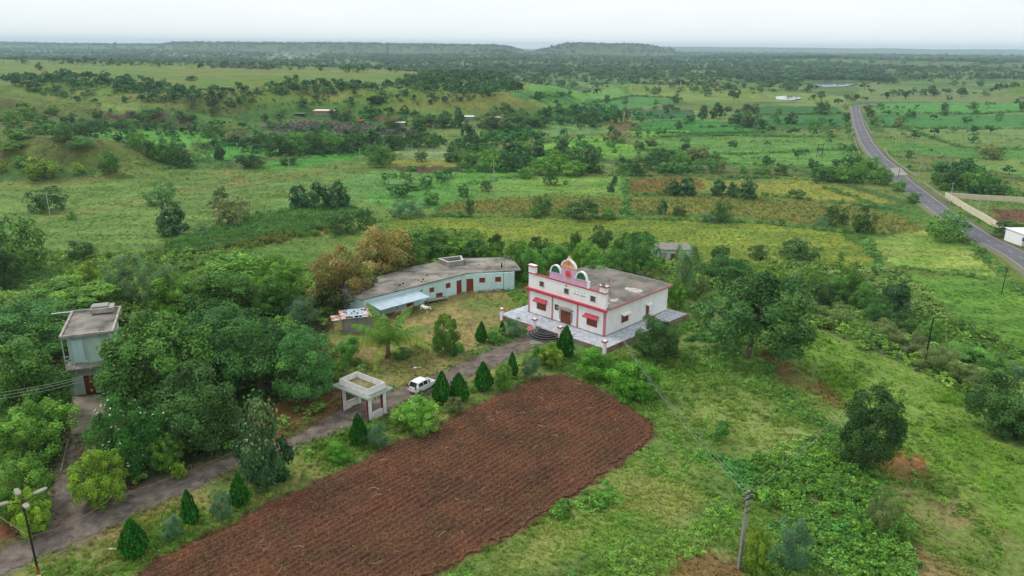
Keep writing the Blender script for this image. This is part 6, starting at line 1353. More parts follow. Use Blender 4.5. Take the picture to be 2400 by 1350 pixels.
# ------------------------------------------------------------------ scattered ground plants
PC = bpy.data.collections.new('ground_plant_kinds')
def pcol(V, Q, C, name):
    me = bpy.data.meshes.new(name); me.from_pydata([tuple(map(float, v)) for v in V], [], Q); a = me.color_attributes.new('Col', 'FLOAT_COLOR', 'POINT')
    c = np.ones((len(V), 4), np.float32); c[:, :3] = C; a.data.foreach_set('color', c.ravel()); me.materials.append(WEED); return me
def coll(name, meshes):
    c = bpy.data.collections.new(name)
    for i, m in enumerate(meshes):
        o = bpy.data.objects.new(f'{name}_{i:02d}', m); c.objects.link(o)
    return c
def grassclump(seed, n=16):
    g = np.random.default_rng(seed); V, Q, C = [], [], []
    for i in range(n):
        az = g.uniform(0, 6.28); r0 = g.uniform(0, .35); h = g.uniform(.5, 1); le = g.uniform(.1, .6); w_ = .05
        a = np.array([r0 * math.cos(az), r0 * math.sin(az), -.05]); d = np.array([math.cos(az), math.sin(az), 0]); s = np.array([-d[1], d[0], 0])
        k = len(V); V += [a - s * w_, a + s * w_, a + d * le * .4 + s * w_ * .8 + np.array([0, 0, h * .65]), a + d * le * .4 - s * w_ * .8 + np.array([0, 0, h * .65]), a + d * le + np.array([0, 0, h])]
        Q += [(k, k + 1, k + 2, k + 3), (k + 3, k + 2, k + 4)]; C += [g.uniform(.75, 1.25) * np.array([1, 1, 1])] * 5
    return pcol(V, Q, C, 'grass_clump')
def weedclump(seed, n=44, h=.8, rr=.5):
    g = np.random.default_rng(seed); q = unit(g.normal(0, 1, (n, 3))); q[:, 2] = np.abs(q[:, 2]); C = q * np.array([rr, rr, h]) * g.uniform(.55, 1, (n, 1)); lob = 1 + .3 * np.sin(np.arctan2(q[:, 1], q[:, 0]) * 3 + seed); C[:, :2] *= lob[:, None]
    V, Fq, cv = leaves(g, C, q, .26, .16, g.uniform(.72, 1.28, (n, 1)) * np.ones((n, 3)), up=.6)
    return pcol(V, [tuple(int(v) for v in f) for f in Fq], cv, 'weed_clump')
def shrub(seed, n=170):
    g = np.random.default_rng(seed)
    C, q, idx, cc, nc = clumpy(g, n, 12, lambda d: d * np.array([.5, .5, .5]) * (1 + .2 * np.sin(3 * np.arctan2(d[:, 1], d[:, 0]) + seed))[:, None], .2, .8, -.3)
    C[:, 2] += .42; V, Fq, cv = leaves(g, C, q, .16, .11, (g.uniform(.7, 1.3, (n, 1)) * (1 + g.normal(0, .15, nc))[idx][:, None]) * np.ones((n, 3)), up=.3)
    return pcol(V, [tuple(int(v) for v in f) for f in Fq], cv, 'shrub')
def stalk(seed):
    g = np.random.default_rng(seed); V, Q, C = [], [], []
    for i in range(10):
        az = g.uniform(0, 6.28); x0 = g.uniform(-.4, .4, 2); h = g.uniform(.7, 1.1); le = g.uniform(.2, .5); d = np.array([math.cos(az), math.sin(az), 0]); s = np.array([-d[1], d[0], 0]); a = np.array([x0[0], x0[1], 0]); k = len(V); w_ = .045
        V += [a - s * w_, a + s * w_, a + np.array([0, 0, h * .8]) + s * w_, a + np.array([0, 0, h * .8]) - s * w_, a + d * le + np.array([0, 0, h * .75])]; Q += [(k, k + 1, k + 2, k + 3), (k + 3, k + 2, k + 4)]; C += [g.uniform(.7, 1.3) * np.ones(3)] * 5
    return pcol(V, Q, C, 'stalk_clump')
def treelet(seed, n=230):
    g = np.random.default_rng(seed)
    C, q, idx, cc, nc = clumpy(g, n, 16, lambda d: d * np.array([.5, .5, .46]) * (1 + .2 * np.sin(3 * np.arctan2(d[:, 1], d[:, 0]) + seed))[:, None], .17, .8, -.4)
    C[:, 2] += .50; V, Fq, cv = leaves(g, C, q, .17, .13, (g.uniform(.72, 1.28, (n, 1)) * (1 + g.normal(0, .15, nc))[idx][:, None]) * np.ones((n, 3)), up=.3)
    k = len(V); V = np.concatenate([V, [[-.03, 0, -.1], [.03, 0, -.1], [.02, 0, .5], [-.02, 0, .5], [0, -.03, -.1], [0, .03, -.1], [0, .02, .5], [0, -.02, .5]]]); cv = np.concatenate([cv, np.full((8, 3), .5)])
    return pcol(V, [tuple(int(v) for v in f) for f in Fq] + [(k, k + 1, k + 2, k + 3), (k + 4, k + 5, k + 6, k + 7)], cv, 'far_tree')
C_GRASS = coll('grass_clump', [grassclump(i) for i in range(4)]); C_WEED = coll('weed_clump', [weedclump(i, h=.55 + .15 * (i % 3)) for i in range(5)])
C_SHRUB = coll('shrub', [shrub(i) for i in range(5)]); C_STALK = coll('stalk_clump', [stalk(i) for i in range(4)]); C_TREE = coll('far_tree', [treelet(i) for i in range(6)])
def gn_group(coll_, name):
    ng = bpy.data.node_groups.new(name, 'GeometryNodeTree'); ng.interface.new_socket('Geometry', in_out='INPUT', socket_type='NodeSocketGeometry'); ng.interface.new_socket('Geometry', in_out='OUTPUT', socket_type='NodeSocketGeometry')
    gi = ng.nodes.new('NodeGroupInput'); go_ = ng.nodes.new('NodeGroupOutput'); ip = ng.nodes.new('GeometryNodeInstanceOnPoints'); ci = ng.nodes.new('GeometryNodeCollectionInfo')
    ci.inputs['Collection'].default_value = coll_; ci.inputs['Separate Children'].default_value = True; ci.inputs['Reset Children'].default_value = True
    def na(nm, ty):
        n = ng.nodes.new('GeometryNodeInputNamedAttribute'); n.data_type = ty; n.inputs['Name'].default_value = nm; return n.outputs['Attribute']
    ng.links.new(gi.outputs[0], ip.inputs['Points']); ng.links.new(ci.outputs[0], ip.inputs['Instance']); ip.inputs['Pick Instance'].default_value = True
    ng.links.new(na('idx', 'INT'), ip.inputs['Instance Index']); ng.links.new(na('rot', 'FLOAT_VECTOR'), ip.inputs['Rotation']); ng.links.new(na('scl', 'FLOAT_VECTOR'), ip.inputs['Scale'])
    ng.links.new(ip.outputs[0], go_.inputs[0]); return ng
def scatter(name, X, size, hsc, col, coll_, tilt=.12, rotz=None):
    """X points, size array, height factor array, colour array"""
    n = len(X)
    if not n: return
    me = bpy.data.meshes.new(name); me.vertices.add(n); me.vertices.foreach_set('co', X.astype(np.float32).ravel())
    g = np.random.default_rng(n)
    def attr(nm, ty, key, arr): a = me.attributes.new(nm, ty, 'POINT'); a.data.foreach_set(key, arr.ravel())
    rot = np.stack([g.normal(0, tilt, n), g.normal(0, tilt, n), g.uniform(0, 6.28, n) if rotz is None else rotz], -1).astype(np.float32)
    attr('rot', 'FLOAT_VECTOR', 'vector', rot); attr('scl', 'FLOAT_VECTOR', 'vector', np.stack([size, size, size * hsc], -1).astype(np.float32))
    attr('idx', 'INT', 'value', g.integers(0, len(coll_.objects), n).astype(np.int32))
    c = np.ones((n, 4), np.float32); c[:, :3] = col; attr('gcol', 'FLOAT_COLOR', 'color', c)
    o = link(name, me); m = o.modifiers.new('scatter', 'NODES'); m.node_group = gn_group(coll_, name); tag(o, kind='stuff'); return o
def polar(n, r0, r1, az=40, seed=1):
    g = np.random.default_rng(seed); r = np.exp(g.uniform(math.log(r0), math.log(r1), n)); a = np.radians(g.uniform(-az, az, n)); x = r * np.sin(a); y = r * np.cos(a); return x, y, r, g
HALL_W = [L2W(tx0 - .3, tl[1] - .4), L2W(tf[0] + .3, tf[1] - .4), L2W(tr[0] + .3, tr[1] + .2), L2W(tx0, tr[1] + .5)]
LONG_W = [WC, WA, WB, BK[0], BK[1], BK[2]]
SHED_W = [s0 - st * 1.7, s0 + st * SW, s0 + st * SW + sn * SD, s0 - st * 1.7 + sn * SD]
HOUSE_W = [O + hn * (dv - .5), O + he * HW + hn * (dv - .5), O + he * HW + hn * HDm, O + hn * HDm]
CART_W = [c0 - ct * .3, c1 + ct * .3, c1 + np.array([0, 1.4]), c0 + np.array([0, 1.4])]
LEAN_W = [lo0, lo1, hi1, hi0]
BLOCK = [(HALL_W, .1), (LONG_W, .1), (SHED_W, .1), (HOUSE_W, .1), (CONC_W, .1), (DRIVE_W, -.3), (LEAN_W, .0)]
def keep(x, y, blocks=BLOCK):
    m = np.ones(len(x), bool)
    for p, e in blocks: m &= sdf(x, y, p) > e
    m &= np.hypot(x - sw_[0], y - sw_[1]) > 3.0
    return m
def pts(x, y): return np.stack([x, y, terr(x, y)], -1)
def gcol(x, y): return ground_colour(x, y, terr(x, y))[0]
# 1 short grass and herbs over the plateau
x, y, r, g = polar(150000, 44, 185, 38, 11); sp_ = sdf(x, y, PLAT); m = keep(x, y) & (sdf(x, y, FIELD_W) > .15) & (sp_ < 60)
dens = np.clip((fbm(x / 4, y / 4, 201) - .30) * 3.0, .12, 1)
yard = inpoly(x, y, W0(NF[3][0])) | inpoly(x, y, W0(NF[1][0])) | inpoly(x, y, W0(NF[11][0]))
dens = np.where(yard, dens * .35, dens); m &= g.random(len(x)) < dens
x, y, r, sp_ = x[m], y[m], r[m], sp_[m]; c = gcol(x, y) * g.uniform(1.0, 2.0, (len(x), 1)) * np.array([1.08, 1.22, .85])
lush = np.clip((fbm(x / 7, y / 7, 203) - .45) * 5, 0, 1); c = c * (1 - lush[:, None] * .45) + s2l((92, 138, 50)) * lush[:, None] * .45 * g.uniform(.8, 1.3, (len(x), 1))
sz = (.16 + .16 * lush) * (1 + r / 170) * g.uniform(.6, 1.4, len(x)); isw = g.random(len(x)) < .45
scatter('grass', pts(x, y)[~isw], sz[~isw] * 1.25, g.uniform(.6, 1.1, (~isw).sum()), c[~isw], C_GRASS, .2)
scatter('ground_herbs', pts(x, y)[isw], sz[isw] * 1.1, g.uniform(.4, .8, isw.sum()), c[isw] * .95, C_WEED, .15)
# 2 rank weeds in patches
WP = [([(1640, 1060), (1750, 1080), (1900, 1010), (1980, 1020), (2060, 1120), (2130, 1200), (2140, 1400), (1800, 1400), (1760, 1290), (1850, 1200), (1740, 1150)], (66, 120, 52), 1.0, .95),
      ([(1180, 1180), (1380, 1130), (1440, 1150), (1400, 1210), (1250, 1230)], (76, 128, 50), .7, .7), ([(1380, 1360), (1420, 1290), (1560, 1240), (1700, 1180), (1740, 1280), (1650, 1290), (1520, 1360)], (98, 148, 46), .55, .75),
      ([(1300, 1400), (1360, 1300), (1500, 1330), (1500, 1400)], (70, 130, 52), .7, .8), ([(1480, 1060), (1560, 1040), (1700, 1080), (1680, 1130), (1520, 1120)], (92, 140, 48), .5, .6),
      ([(1620, 780), (1700, 760), (1800, 850), (1860, 930), (1990, 1010), (1960, 1040), (1820, 960), (1700, 870), (1580, 830)], (60, 110, 50), .8, .75), ([(1570, 840), (1650, 740), (1690, 790), (1680, 860)], (56, 108, 50), .9, .8),
      ([(1330, 870), (1480, 830), (1600, 850), (1620, 960), (1500, 990)], (88, 134, 50), .45, .5), ([(1540, 960), (1600, 990), (1640, 960), (1690, 1010), (1560, 1060)], (86, 136, 52), .5, .4),
      ([(1010, 1320), (1060, 1290), (1100, 1340), (1060, 1400), (960, 1400)], (96, 150, 48), .5, .5), ([(430, 1290), (640, 1180), (840, 1095), (840, 1070), (640, 1150), (420, 1240)], (88, 136, 52), .4, .45),
      ([(60, 1330), (200, 1290), (300, 1320), (280, 1400), (0, 1400)], (96, 128, 58), .4, .4), ([(840, 870), (860, 845), (960, 840), (900, 880)], (96, 130, 60), .35, .35), ([(1060, 845), (1220, 760), (1235, 775), (1110, 850)], (84, 126, 54), .45, .5),
      ([(2060, 1100), (2130, 1180), (2140, 1280), (2060, 1290)], (88, 130, 66), .7, .6), ([(1190, 700), (1225, 640), (1240, 690), (1236, 730)], (70, 130, 50), .8, .9)]
XX, SS, CC_ = [], [], []
for poly, colr, s_, d_ in WP:
    W = W0(poly); xs = [p[0] for p in W]; ys = [p[1] for p in W]; area = (max(xs) - min(xs)) * (max(ys) - min(ys)); n = int(min(9000, area * 9 / s_ ** 1.3)); x = g.uniform(min(xs) - 1, max(xs) + 1, n); y = g.uniform(min(ys) - 1, max(ys) + 1, n)
    q = sdf(x, y, W) + 2.2 * (fbm(x / 3, y / 3, 210) - .5) * 2; m = (q < 0) & keep(x, y) & (sdf(x, y, FIELD_W) > .4) & (g.random(n) < d_) & (fbm(x / 2.4, y / 2.4, 211) > .40); x, y = x[m], y[m]
    XX.append(pts(x, y)); SS.append(s_ * g.uniform(.5, 1.25, len(x)) * (.6 + .8 * fbm(x / 2, y / 2, 212))); mixc = np.clip(fbm(x / 5, y / 5, 213) * 2 - .5, 0, 1)[:, None]; CC_.append((s2l(colr) * mixc + s2l((104, 138, 58)) * (1 - mixc)) * g.uniform(.8, 2.0, (len(x), 1)))
XX = np.concatenate(XX); SS = np.concatenate(SS); CC_ = np.concatenate(CC_); scatter('rank_weeds', XX, SS, g.uniform(.5, 1.0, len(XX)), CC_, C_WEED, .2)
# taller leafy masses inside the lower right patch and loose shrubs along the drive verge
def fill(name, polys, n, s0_, s1_, ca, cb, coll_, seed, thr=.0, hs=(.55, .95)):
    g = np.random.default_rng(seed); X_, C_, S_ = [], [], []
    for poly in polys:
        W = W0(poly); x = g.uniform(min(p[0] for p in W), max(p[0] for p in W), n); y = g.uniform(min(p[1] for p in W), max(p[1] for p in W), n); m = inpoly(x, y, W) & keep(x, y) & (sdf(x, y, FIELD_W) > .5) & (fbm(x / 3.2, y / 3.2, seed) > thr); x, y = x[m], y[m]
        k_ = g.random((len(x), 1)); X_.append(pts(x, y)); C_.append((s2l(ca) * (1 - k_) + s2l(cb) * k_) * g.uniform(.9, 1.9, (len(x), 1))); S_.append(g.uniform(s0_, s1_, len(x)))
    X_ = np.concatenate(X_); scatter(name, X_, np.concatenate(S_), g.uniform(*hs, len(X_)), np.concatenate(C_), coll_, .1)
fill('leafy_thicket', [[(1760, 1090), (1900, 1030), (1990, 1080), (2080, 1150), (2130, 1250), (2130, 1400), (1840, 1400), (1860, 1250), (1780, 1170)], [(1300, 1210), (1340, 1160), (1410, 1150), (1420, 1180), (1340, 1230)]], 1700, .5, 1.35, (72, 116, 46), (104, 144, 52), C_SHRUB, 301, .48)
fill('verge_shrubs', [[(300, 1290), (470, 1180), (700, 1060), (900, 985), (1100, 890), (1290, 800), (1340, 850), (1290, 878), (1180, 922), (985, 1016), (830, 1090), (633, 1176), (440, 1275)]], 1500, .35, 1.1, (70, 116, 44), (118, 144, 58), C_SHRUB, 302, .50)
fill('slope_shrubs', [[(1420, 860), (1620, 790), (1800, 860), (1950, 960), (2050, 1080), (1700, 1200), (1200, 1350), (1400, 1130), (1540, 1020)], [(1800, 760), (2000, 820), (2400, 1060), (2400, 1340), (2150, 1130), (1900, 850)]], 900, .3, .95, (78, 118, 44), (112, 140, 54), C_SHRUB, 303, .52, (.4, .7))
# 3 undergrowth on the slopes round the plateau and under the grove
x, y, r, g = polar(60000, 60, 260, 40, 21); sp_ = sdf(x, y, PLAT); grove = inpoly(x, y, W0(NF[0][0]))
pxx, pyy, _ = proj(pts(x, y)); thick = inpoly(pxx, pyy, [(-200, 560), (200, 600), (560, 590), (760, 640), (800, 700), (790, 740), (600, 735), (-200, 800)]) | inpoly(pxx, pyy, [(880, 560), (1100, 545), (1230, 590), (1500, 560), (1640, 600), (1660, 690), (1560, 700), (1220, 660), (900, 640)]) | inpoly(pxx, pyy, [(1640, 640), (1860, 610), (2120, 640), (2240, 760), (2500, 860), (2500, 1040), (2330, 960), (2180, 860), (2000, 790), (1800, 735)])
m = keep(x, y) & (thick | ((sp_ > 2) & (sp_ < 46) & (g.random(len(x)) < .25)) | (grove & (g.random(len(x)) < .045))) & (g.random(len(x)) < .55); m &= ~inpoly(pxx, pyy, [(0, 870), (240, 900), (260, 1000), (0, 1200)])
x, y, r = x[m], y[m], r[m]; k_ = fbm(x / 12, y / 12, 220)[:, None]; rg = (x > 60)[:, None]
c = 1.6 * (s2l((62, 100, 44)) * (1 - k_) + s2l((118, 148, 60)) * k_) ; c = np.where(rg & (k_ > .5), 1.8 * s2l((104, 128, 66)), c) * g.uniform(.7, 1.3, (len(x), 1))
scatter('undergrowth', pts(x, y), g.uniform(.8, 2.4, len(x)) * (.6 + r / 300), g.uniform(.5, .9, len(x)), c, C_SHRUB, .1)
# 4 crops and rough grass in the valley
x, y, r, g = polar(210000, 165, 620, 37, 31); zt = terr(x, y); sp_ = sdf(x, y, PLAT); cg, cl = ground_colour(x, y, zt); rd = np.min([np.hypot(x - p[0], y - p[1]) for p in RC[::3]], axis=0)
m = (sp_ > 40) & (rd > 6.5); m &= keep(x, y, [(pw_, 3) for pw_ in POND])
def rowpick(x, y, ang_, sp, w_): return np.abs(((x * math.cos(ang_) + y * math.sin(ang_)) / sp) % 1 - .5) < w_ / 2
veg = (fbm(x / 7, y / 7, 231) > .5)
crop = np.isin(cl, (2, 3, 6)); row_ok = rowpick(x, y, math.pi / 2 + .10, 1.9, .5)
mm = m & np.where(crop, row_ok & (g.random(len(x)) < .8), (g.random(len(x)) < np.where(veg, .42, .12)))
x, y, r, cg, cl = x[mm], y[mm], r[mm], cg[mm], cl[mm]
st_ = (cl == 3) | (cl == 5); tint = np.where((cl == 3)[:, None], np.where(g.random((len(x), 1)) < .5, s2l((160, 154, 92)), s2l((112, 138, 62))), np.where((cl == 5)[:, None], cg * 1.45, np.where((cl == 2)[:, None], np.where(g.random((len(x), 1)) < .5, s2l((150, 164, 66)), s2l((96, 134, 56))), np.where((cl == 6)[:, None], s2l((56, 104, 60)), cg * np.array([1.08, 1.2, .85]) * 1.2))))
tint = tint * g.uniform(.75, 1.3, (len(x), 1)); sz = (.42 + r / 1100) * g.uniform(.6, 1.3, len(x)) * np.where(cl == 5, 2.2, 1)
P_ = pts(x, y)
scatter('crop_stalks', P_[st_], sz[st_] * 1.3, g.uniform(.6, 1.1, st_.sum()), tint[st_], C_STALK, .08)
cr_ = np.isin(cl, (2, 6)); scatter('crop_plants', P_[cr_], sz[cr_] * 1.1, g.uniform(.4, .7, cr_.sum()), tint[cr_], C_WEED, .1)
ot = ~(st_ | cr_); scatter('rough_grass', P_[ot], sz[ot] * 1.2, g.uniform(.3, .7, ot.sum()), tint[ot], C_WEED, .1)
# sugarcane stands taller and denser
cane = [WV(VF[3][0]), WV(VF[5][0])]; X_ = []; 
for W in cane:
    xs = [p[0] for p in W]; ys = [p[1] for p in W]; n = 9000; x = g.uniform(min(xs), max(xs), n); y = g.uniform(min(ys), max(ys), n); m = (sdf(x, y, W) < 3 * (fbm(x / 6, y / 6, 5) - .5)) & (g.random(n) < .9); X_.append(pts(x[m], y[m]))
X_ = np.concatenate(X_); scatter('sugarcane', X_, g.uniform(1.1, 1.9, len(X_)), g.uniform(.8, 1.2, len(X_)), np.where(g.random((len(X_), 1)) < .75, s2l((92, 142, 72)), s2l((132, 150, 84))) * g.uniform(.75, 1.25, (len(X_), 1)), C_GRASS, .1)
# 5 hedge banks
X_ = []; S_ = []
for pl in HEDGES:
    W = smooth_line(WV(pl), 60)
    n = int(np.sum(np.hypot(*np.diff(W, axis=0).T)) * 1.3); t = g.uniform(0, 59, n); i = t.astype(int); f_ = (t - i)[:, None]; q = W[i] * (1 - f_) + W[np.minimum(i + 1, 59)] * f_
    rr2 = np.hypot(q[:, 0], q[:, 1]); q = q + g.normal(0, 1.0, q.shape); X_.append(pts(q[:, 0], q[:, 1])); S_.append(g.uniform(.8, 2.0, n) * (.7 + rr2 / 700))
X_ = np.concatenate(X_); S_ = np.concatenate(S_); m = np.min([np.hypot(X_[:, 0] - p[0], X_[:, 1] - p[1]) for p in RC[::3]], axis=0) > 7; X_, S_ = X_[m], S_[m]
k_ = fbm(X_[:, 0] / 14, X_[:, 1] / 14, 240)[:, None]; scatter('hedge_plants', X_, S_, g.uniform(.4, .8, len(X_)), (s2l((66, 116, 52)) * (1 - k_) + s2l((108, 148, 76)) * k_) * 1.3 * g.uniform(.75, 1.4, (len(X_), 1)), C_SHRUB, .1)
# 6 scrub on scarps, gullies and the stream belt
WOOD = [([(0, 185), (150, 175), (300, 188), (420, 205), (560, 212), (700, 200), (780, 195), (880, 205), (1000, 172), (1100, 168), (1200, 185), (1225, 212), (1120, 235), (1000, 245), (880, 245), (740, 262), (560, 262), (450, 248), (330, 238), (230, 256), (150, 235), (60, 215)], .85, (1.0, 1.9), (58, 92, 54)),
        ([(0, 240), (120, 262), (250, 250), (300, 296), (330, 330), (430, 352), (480, 390), (380, 400), (280, 345), (160, 330), (0, 340)], .75, (1.0, 1.8), (66, 104, 54)),
        ([(300, 290), (480, 285), (640, 300), (1010, 296), (1050, 345), (860, 366), (640, 372), (520, 345), (400, 385), (300, 340)], .35, (1.0, 1.7), (58, 92, 50)),
        ([(640, 240), (800, 250), (900, 262), (1040, 270), (1240, 262), (1445, 252), (1445, 285), (1240, 300), (1060, 302), (900, 296), (770, 282)], .7, (.9, 1.6), (56, 96, 52)),
        ([(1050, 345), (1160, 310), (1400, 325), (1412, 405), (1290, 412), (1050, 402)], .5, (.9, 1.6), (60, 104, 50)), ([(1440, 370), (1560, 350), (1640, 360), (1700, 380), (1690, 408), (1440, 412)], .5, (.8, 1.4), (64, 104, 54)),
        ([(880, 430), (1060, 410), (1060, 450), (960, 500), (880, 480)], .25, (.9, 1.6), (70, 112, 56)), ([(1900, 395), (2080, 372), (2090, 430), (1900, 430)], .6, (.8, 1.4), (58, 98, 50)), ([(2175, 400), (2260, 385), (2390, 435), (2400, 466), (2230, 452)], .7, (.8, 1.5), (60, 104, 52)),
        ([(0, 150), (600, 165), (1200, 175), (1200, 150), (600, 130), (0, 130)], .16, (1.0, 1.8), (64, 92, 56)), ([(0, 345), (180, 330), (330, 375), (330, 420), (0, 420)], .16, (.8, 1.5), (76, 104, 54)),
        ([(240, 262), (900, 240), (900, 262), (600, 290), (250, 300)], .22, (.8, 1.5), (66, 96, 54)), ([(1200, 160), (1700, 190), (1900, 215), (1700, 225), (1220, 200)], .10, (1.0, 2.0), (62, 96, 56)), ([(1990, 240), (2060, 243), (2200, 345), (2060, 300)], .05, (.8, 1.3), (70, 110, 56)),
        ([(1480, 196), (1700, 205), (1790, 222), (1600, 214)], .5, (.9, 1.8), (84, 96, 60)), ([(1230, 240), (1480, 240), (2000, 300), (2000, 400), (1500, 412), (1400, 330)], .06, (1, 2), (64, 104, 54)), ([(2060, 250), (2400, 250), (2400, 440), (2100, 400)], .035, (1, 2), (64, 104, 54))]
x, y, r, g = polar(115000, 190, 1700, 36, 41); Pq = pts(x, y); pxx, pyy, _ = proj(Pq); keepm = np.zeros(len(x), bool); wid = np.zeros(len(x), int); nz = fbm(x / 30, y / 30, 250)
for k, (poly, d_, srange, c_) in enumerate(WOOD):
    m = inpoly(pxx, pyy, poly) & (g.random(len(x)) < d_ * np.where(nz > .48, .8, .16)) & ~keepm; keepm |= m; wid[m] = k
rd = np.min([np.hypot(x - p[0], y - p[1]) for p in RC[::3]], axis=0); keepm &= rd > 9
for pw_ in POND: keepm &= sdf(x, y, pw_) > 6
for e_ in bpy.data.objects:
    if e_.name.split('.')[0] in ('hut', 'quarry_shed'): keepm &= ~((np.abs(x - e_.location[0] ) < 14) & (y < e_.location[1] + 10) & (y > e_.location[1] - 24))
# near the camera a point stands for fewer plants
keepm &= g.random(len(x)) < np.clip(.30 + r / 900, 0, 1)
for cx_, cy_, h_, sx_, sy_, pw_ in BUMPS[:2]: keepm &= ~((((x - cx_) / sx_) ** 2 + ((y - cy_) / sy_) ** 2 < 1.5) & (g.random(len(x)) < .86))
x, y, r, wid, Pq = x[keepm], y[keepm], r[keepm], wid[keepm], Pq[keepm]
cb_ = 1.45 * s2l(np.array([w_[3] for w_ in WOOD]))[wid] * g.uniform(.55, 1.5, (len(x), 1)) * (0.85 + .5 * fbm(x / 16, y / 16, 251))[:, None]
big = g.random(len(x)) < .25
sz = np.where(big, g.uniform(3.4, 6.6, len(x)), g.uniform(1.2, 3.2, len(x))) * (.75 + r / 1800)
ntree = big.sum(); print('scrub', len(x), ntree)
scatter('scrub', Pq[~big], sz[~big], g.uniform(.55, .85, (~big).sum()), cb_[~big], C_SHRUB, .05); scatter('scrub_trees', Pq[big], sz[big], g.uniform(.7, 1.0, big.sum()), cb_[big] * .95, C_TREE, .04)
# 7 the far plain, hills: trees in belts and masses
x, y, r, g = polar(150000, 850, 9000, 36, 51); Pq = pts(x, y); pxx, pyy, _ = proj(Pq)
dn = fbm(x / 260, y / 90, 260) * .6 + fbm(x / 60, y / 40, 261) * .4
far = sst(1500, 3200, r); thr_ = .61 - .06 * far
table = (Pq[:, 2] > -4) & (r < 1700)
lake = inpoly(pxx, pyy, [(1700, 170), (2090, 165), (2100, 200), (1990, 215), (1900, 222), (1780, 205)])
hillm = (Pq[:, 2] > 5) & (r > 2400)
m = ((dn > thr_) & (g.random(len(x)) < .55) & ~table) | (lake & (g.random(len(x)) < .6)) | (hillm & (g.random(len(x)) < .6)) | (g.random(len(x)) < .04) & ~table
for pw_ in POND: m &= ~((sdf(x, y, pw_) < 12))
# keep sight lines to the water open
m &= ~inpoly(pxx, pyy, [(1878, 188), (2012, 188), (2005, 222), (1905, 222)]); m &= ~(inpoly(pxx, pyy, [(625, 120), (745, 120), (745, 146), (625, 146)]) & (g.random(len(x)) < .85)); m &= ~(inpoly(pxx, pyy, [(2068, 165), (2100, 165), (2100, 186), (2068, 186)]))
m &= ~(inpoly(pxx, pyy, [(1200, 196), (2400, 190), (2400, 260), (1200, 260)]) & (g.random(len(x)) < .93))
x, y, r, Pq = x[m], y[m], r[m], Pq[m]
sz = g.uniform(5, 12, len(x)) * (1 + r / 6000); print('far trees', len(x))
scatter('far_woodland', Pq, sz, g.uniform(.55, .9, len(x)), 1.7 * s2l((62, 92, 58)) * g.uniform(.5, 1.5, (len(x), 1)), C_TREE, .03)
# 8 straw, sticks and seedlings on the ploughed soil, litter in the yard
g = np.random.default_rng(77)
xs = [p[0] for p in FIELD_W]; ys = [p[1] for p in FIELD_W]
def infield(n): 
    x = g.uniform(min(xs), max(xs), n); y = g.uniform(min(ys), max(ys), n); m = sdf(x, y, FIELD_W) < -.4; return x[m], y[m]
def sticks(name, x, y, L, wd, m, zoff=.16, bend=.5):
    n = len(x); a = g.uniform(0, 6.28, n); a = np.where(g.random(n) < .5, math.atan2(fd[1], fd[0]) + g.normal(0, .5, n), a); d = np.stack([np.cos(a), np.sin(a)], -1); s = np.stack([-d[:, 1], d[:, 0]], -1); z = terr(x, y) + zoff; c = np.stack([x, y], -1); V = []
    mid = c + s * (g.normal(0, bend, n) * L * .35)[:, None]; L = L[:, None] if np.ndim(L) else L; wd_ = wd
    p0, p2 = c - d * L / 2, c + d * L / 2
    V = np.stack([np.c_[p0 - s * wd_, z], np.c_[p0 + s * wd_, z + .02], np.c_[mid + s * wd_, z + .1], np.c_[mid - s * wd_, z + .08], np.c_[p2 + s * wd_, z + .02], np.c_[p2 - s * wd_, z]], 1).reshape(-1, 3); b_ = np.arange(n)[:, None] * 6
    Fq = np.concatenate([b_ + np.array([[0, 1, 2, 3]]), b_ + np.array([[3, 2, 4, 5]])]); return tag(link(name, mesh_np(name, V, Fq, None, m)), kind='stuff')
M_straw = mat('dry_straw', (168, 142, 108), col2=(130, 104, 76)); x, y = infield(11000); sticks('straw', x, y, g.uniform(.08, .28, len(x)), .007, M_straw, .14)
x, y = infield(120); sticks('dry_stalks', x, y, g.uniform(.5, 1.1, len(x)), .009, mat('pale_stalk', (206, 184, 150)), .2, .6)
x, y = infield(16000); k_ = (fbm(x / 3.5, y / 3.5, 270) > .53) & (g.random(len(x)) < .4); x, y = x[k_], y[k_]; scatter('field_weeds', pts(x, y) + np.array([0, 0, .1]), g.uniform(.1, .26, len(x)), g.uniform(.5, .9, len(x)), s2l((104, 118, 64)) * g.uniform(.7, 1.4, (len(x), 1)), C_WEED, .2)
W = W0(NF[3][0]); x = g.uniform(min(p[0] for p in W), max(p[0] for p in W), 9000); y = g.uniform(min(p[1] for p in W), max(p[1] for p in W), 9000); m = inpoly(x, y, W) & keep(x, y); sticks('yard_straw', x[m], y[m], g.uniform(.2, .7, m.sum()), .014, M_straw, .05)
x = g.uniform(min(p[0] for p in DRIVE_W), max(p[0] for p in DRIVE_W), 9000); y = g.uniform(min(p[1] for p in DRIVE_W), max(p[1] for p in DRIVE_W), 9000); m = (sdf(x, y, DRIVE_W) < -.2) & (y > 50); sticks('driveway_litter', x[m], y[m], g.uniform(.06, .4, m.sum()), .018, M_straw, .05)
W = W0(NF[1][0]); x = g.uniform(min(p[0] for p in W), max(p[0] for p in W), 5000); y = g.uniform(min(p[1] for p in W), max(p[1] for p in W), 5000); m = inpoly(x, y, W) & keep(x, y); sticks('leaf_litter', x[m], y[m], g.uniform(.2, .6, m.sum()), .03, mat('brown_litter', (146, 106, 66), col2=(96, 70, 44)), .05)

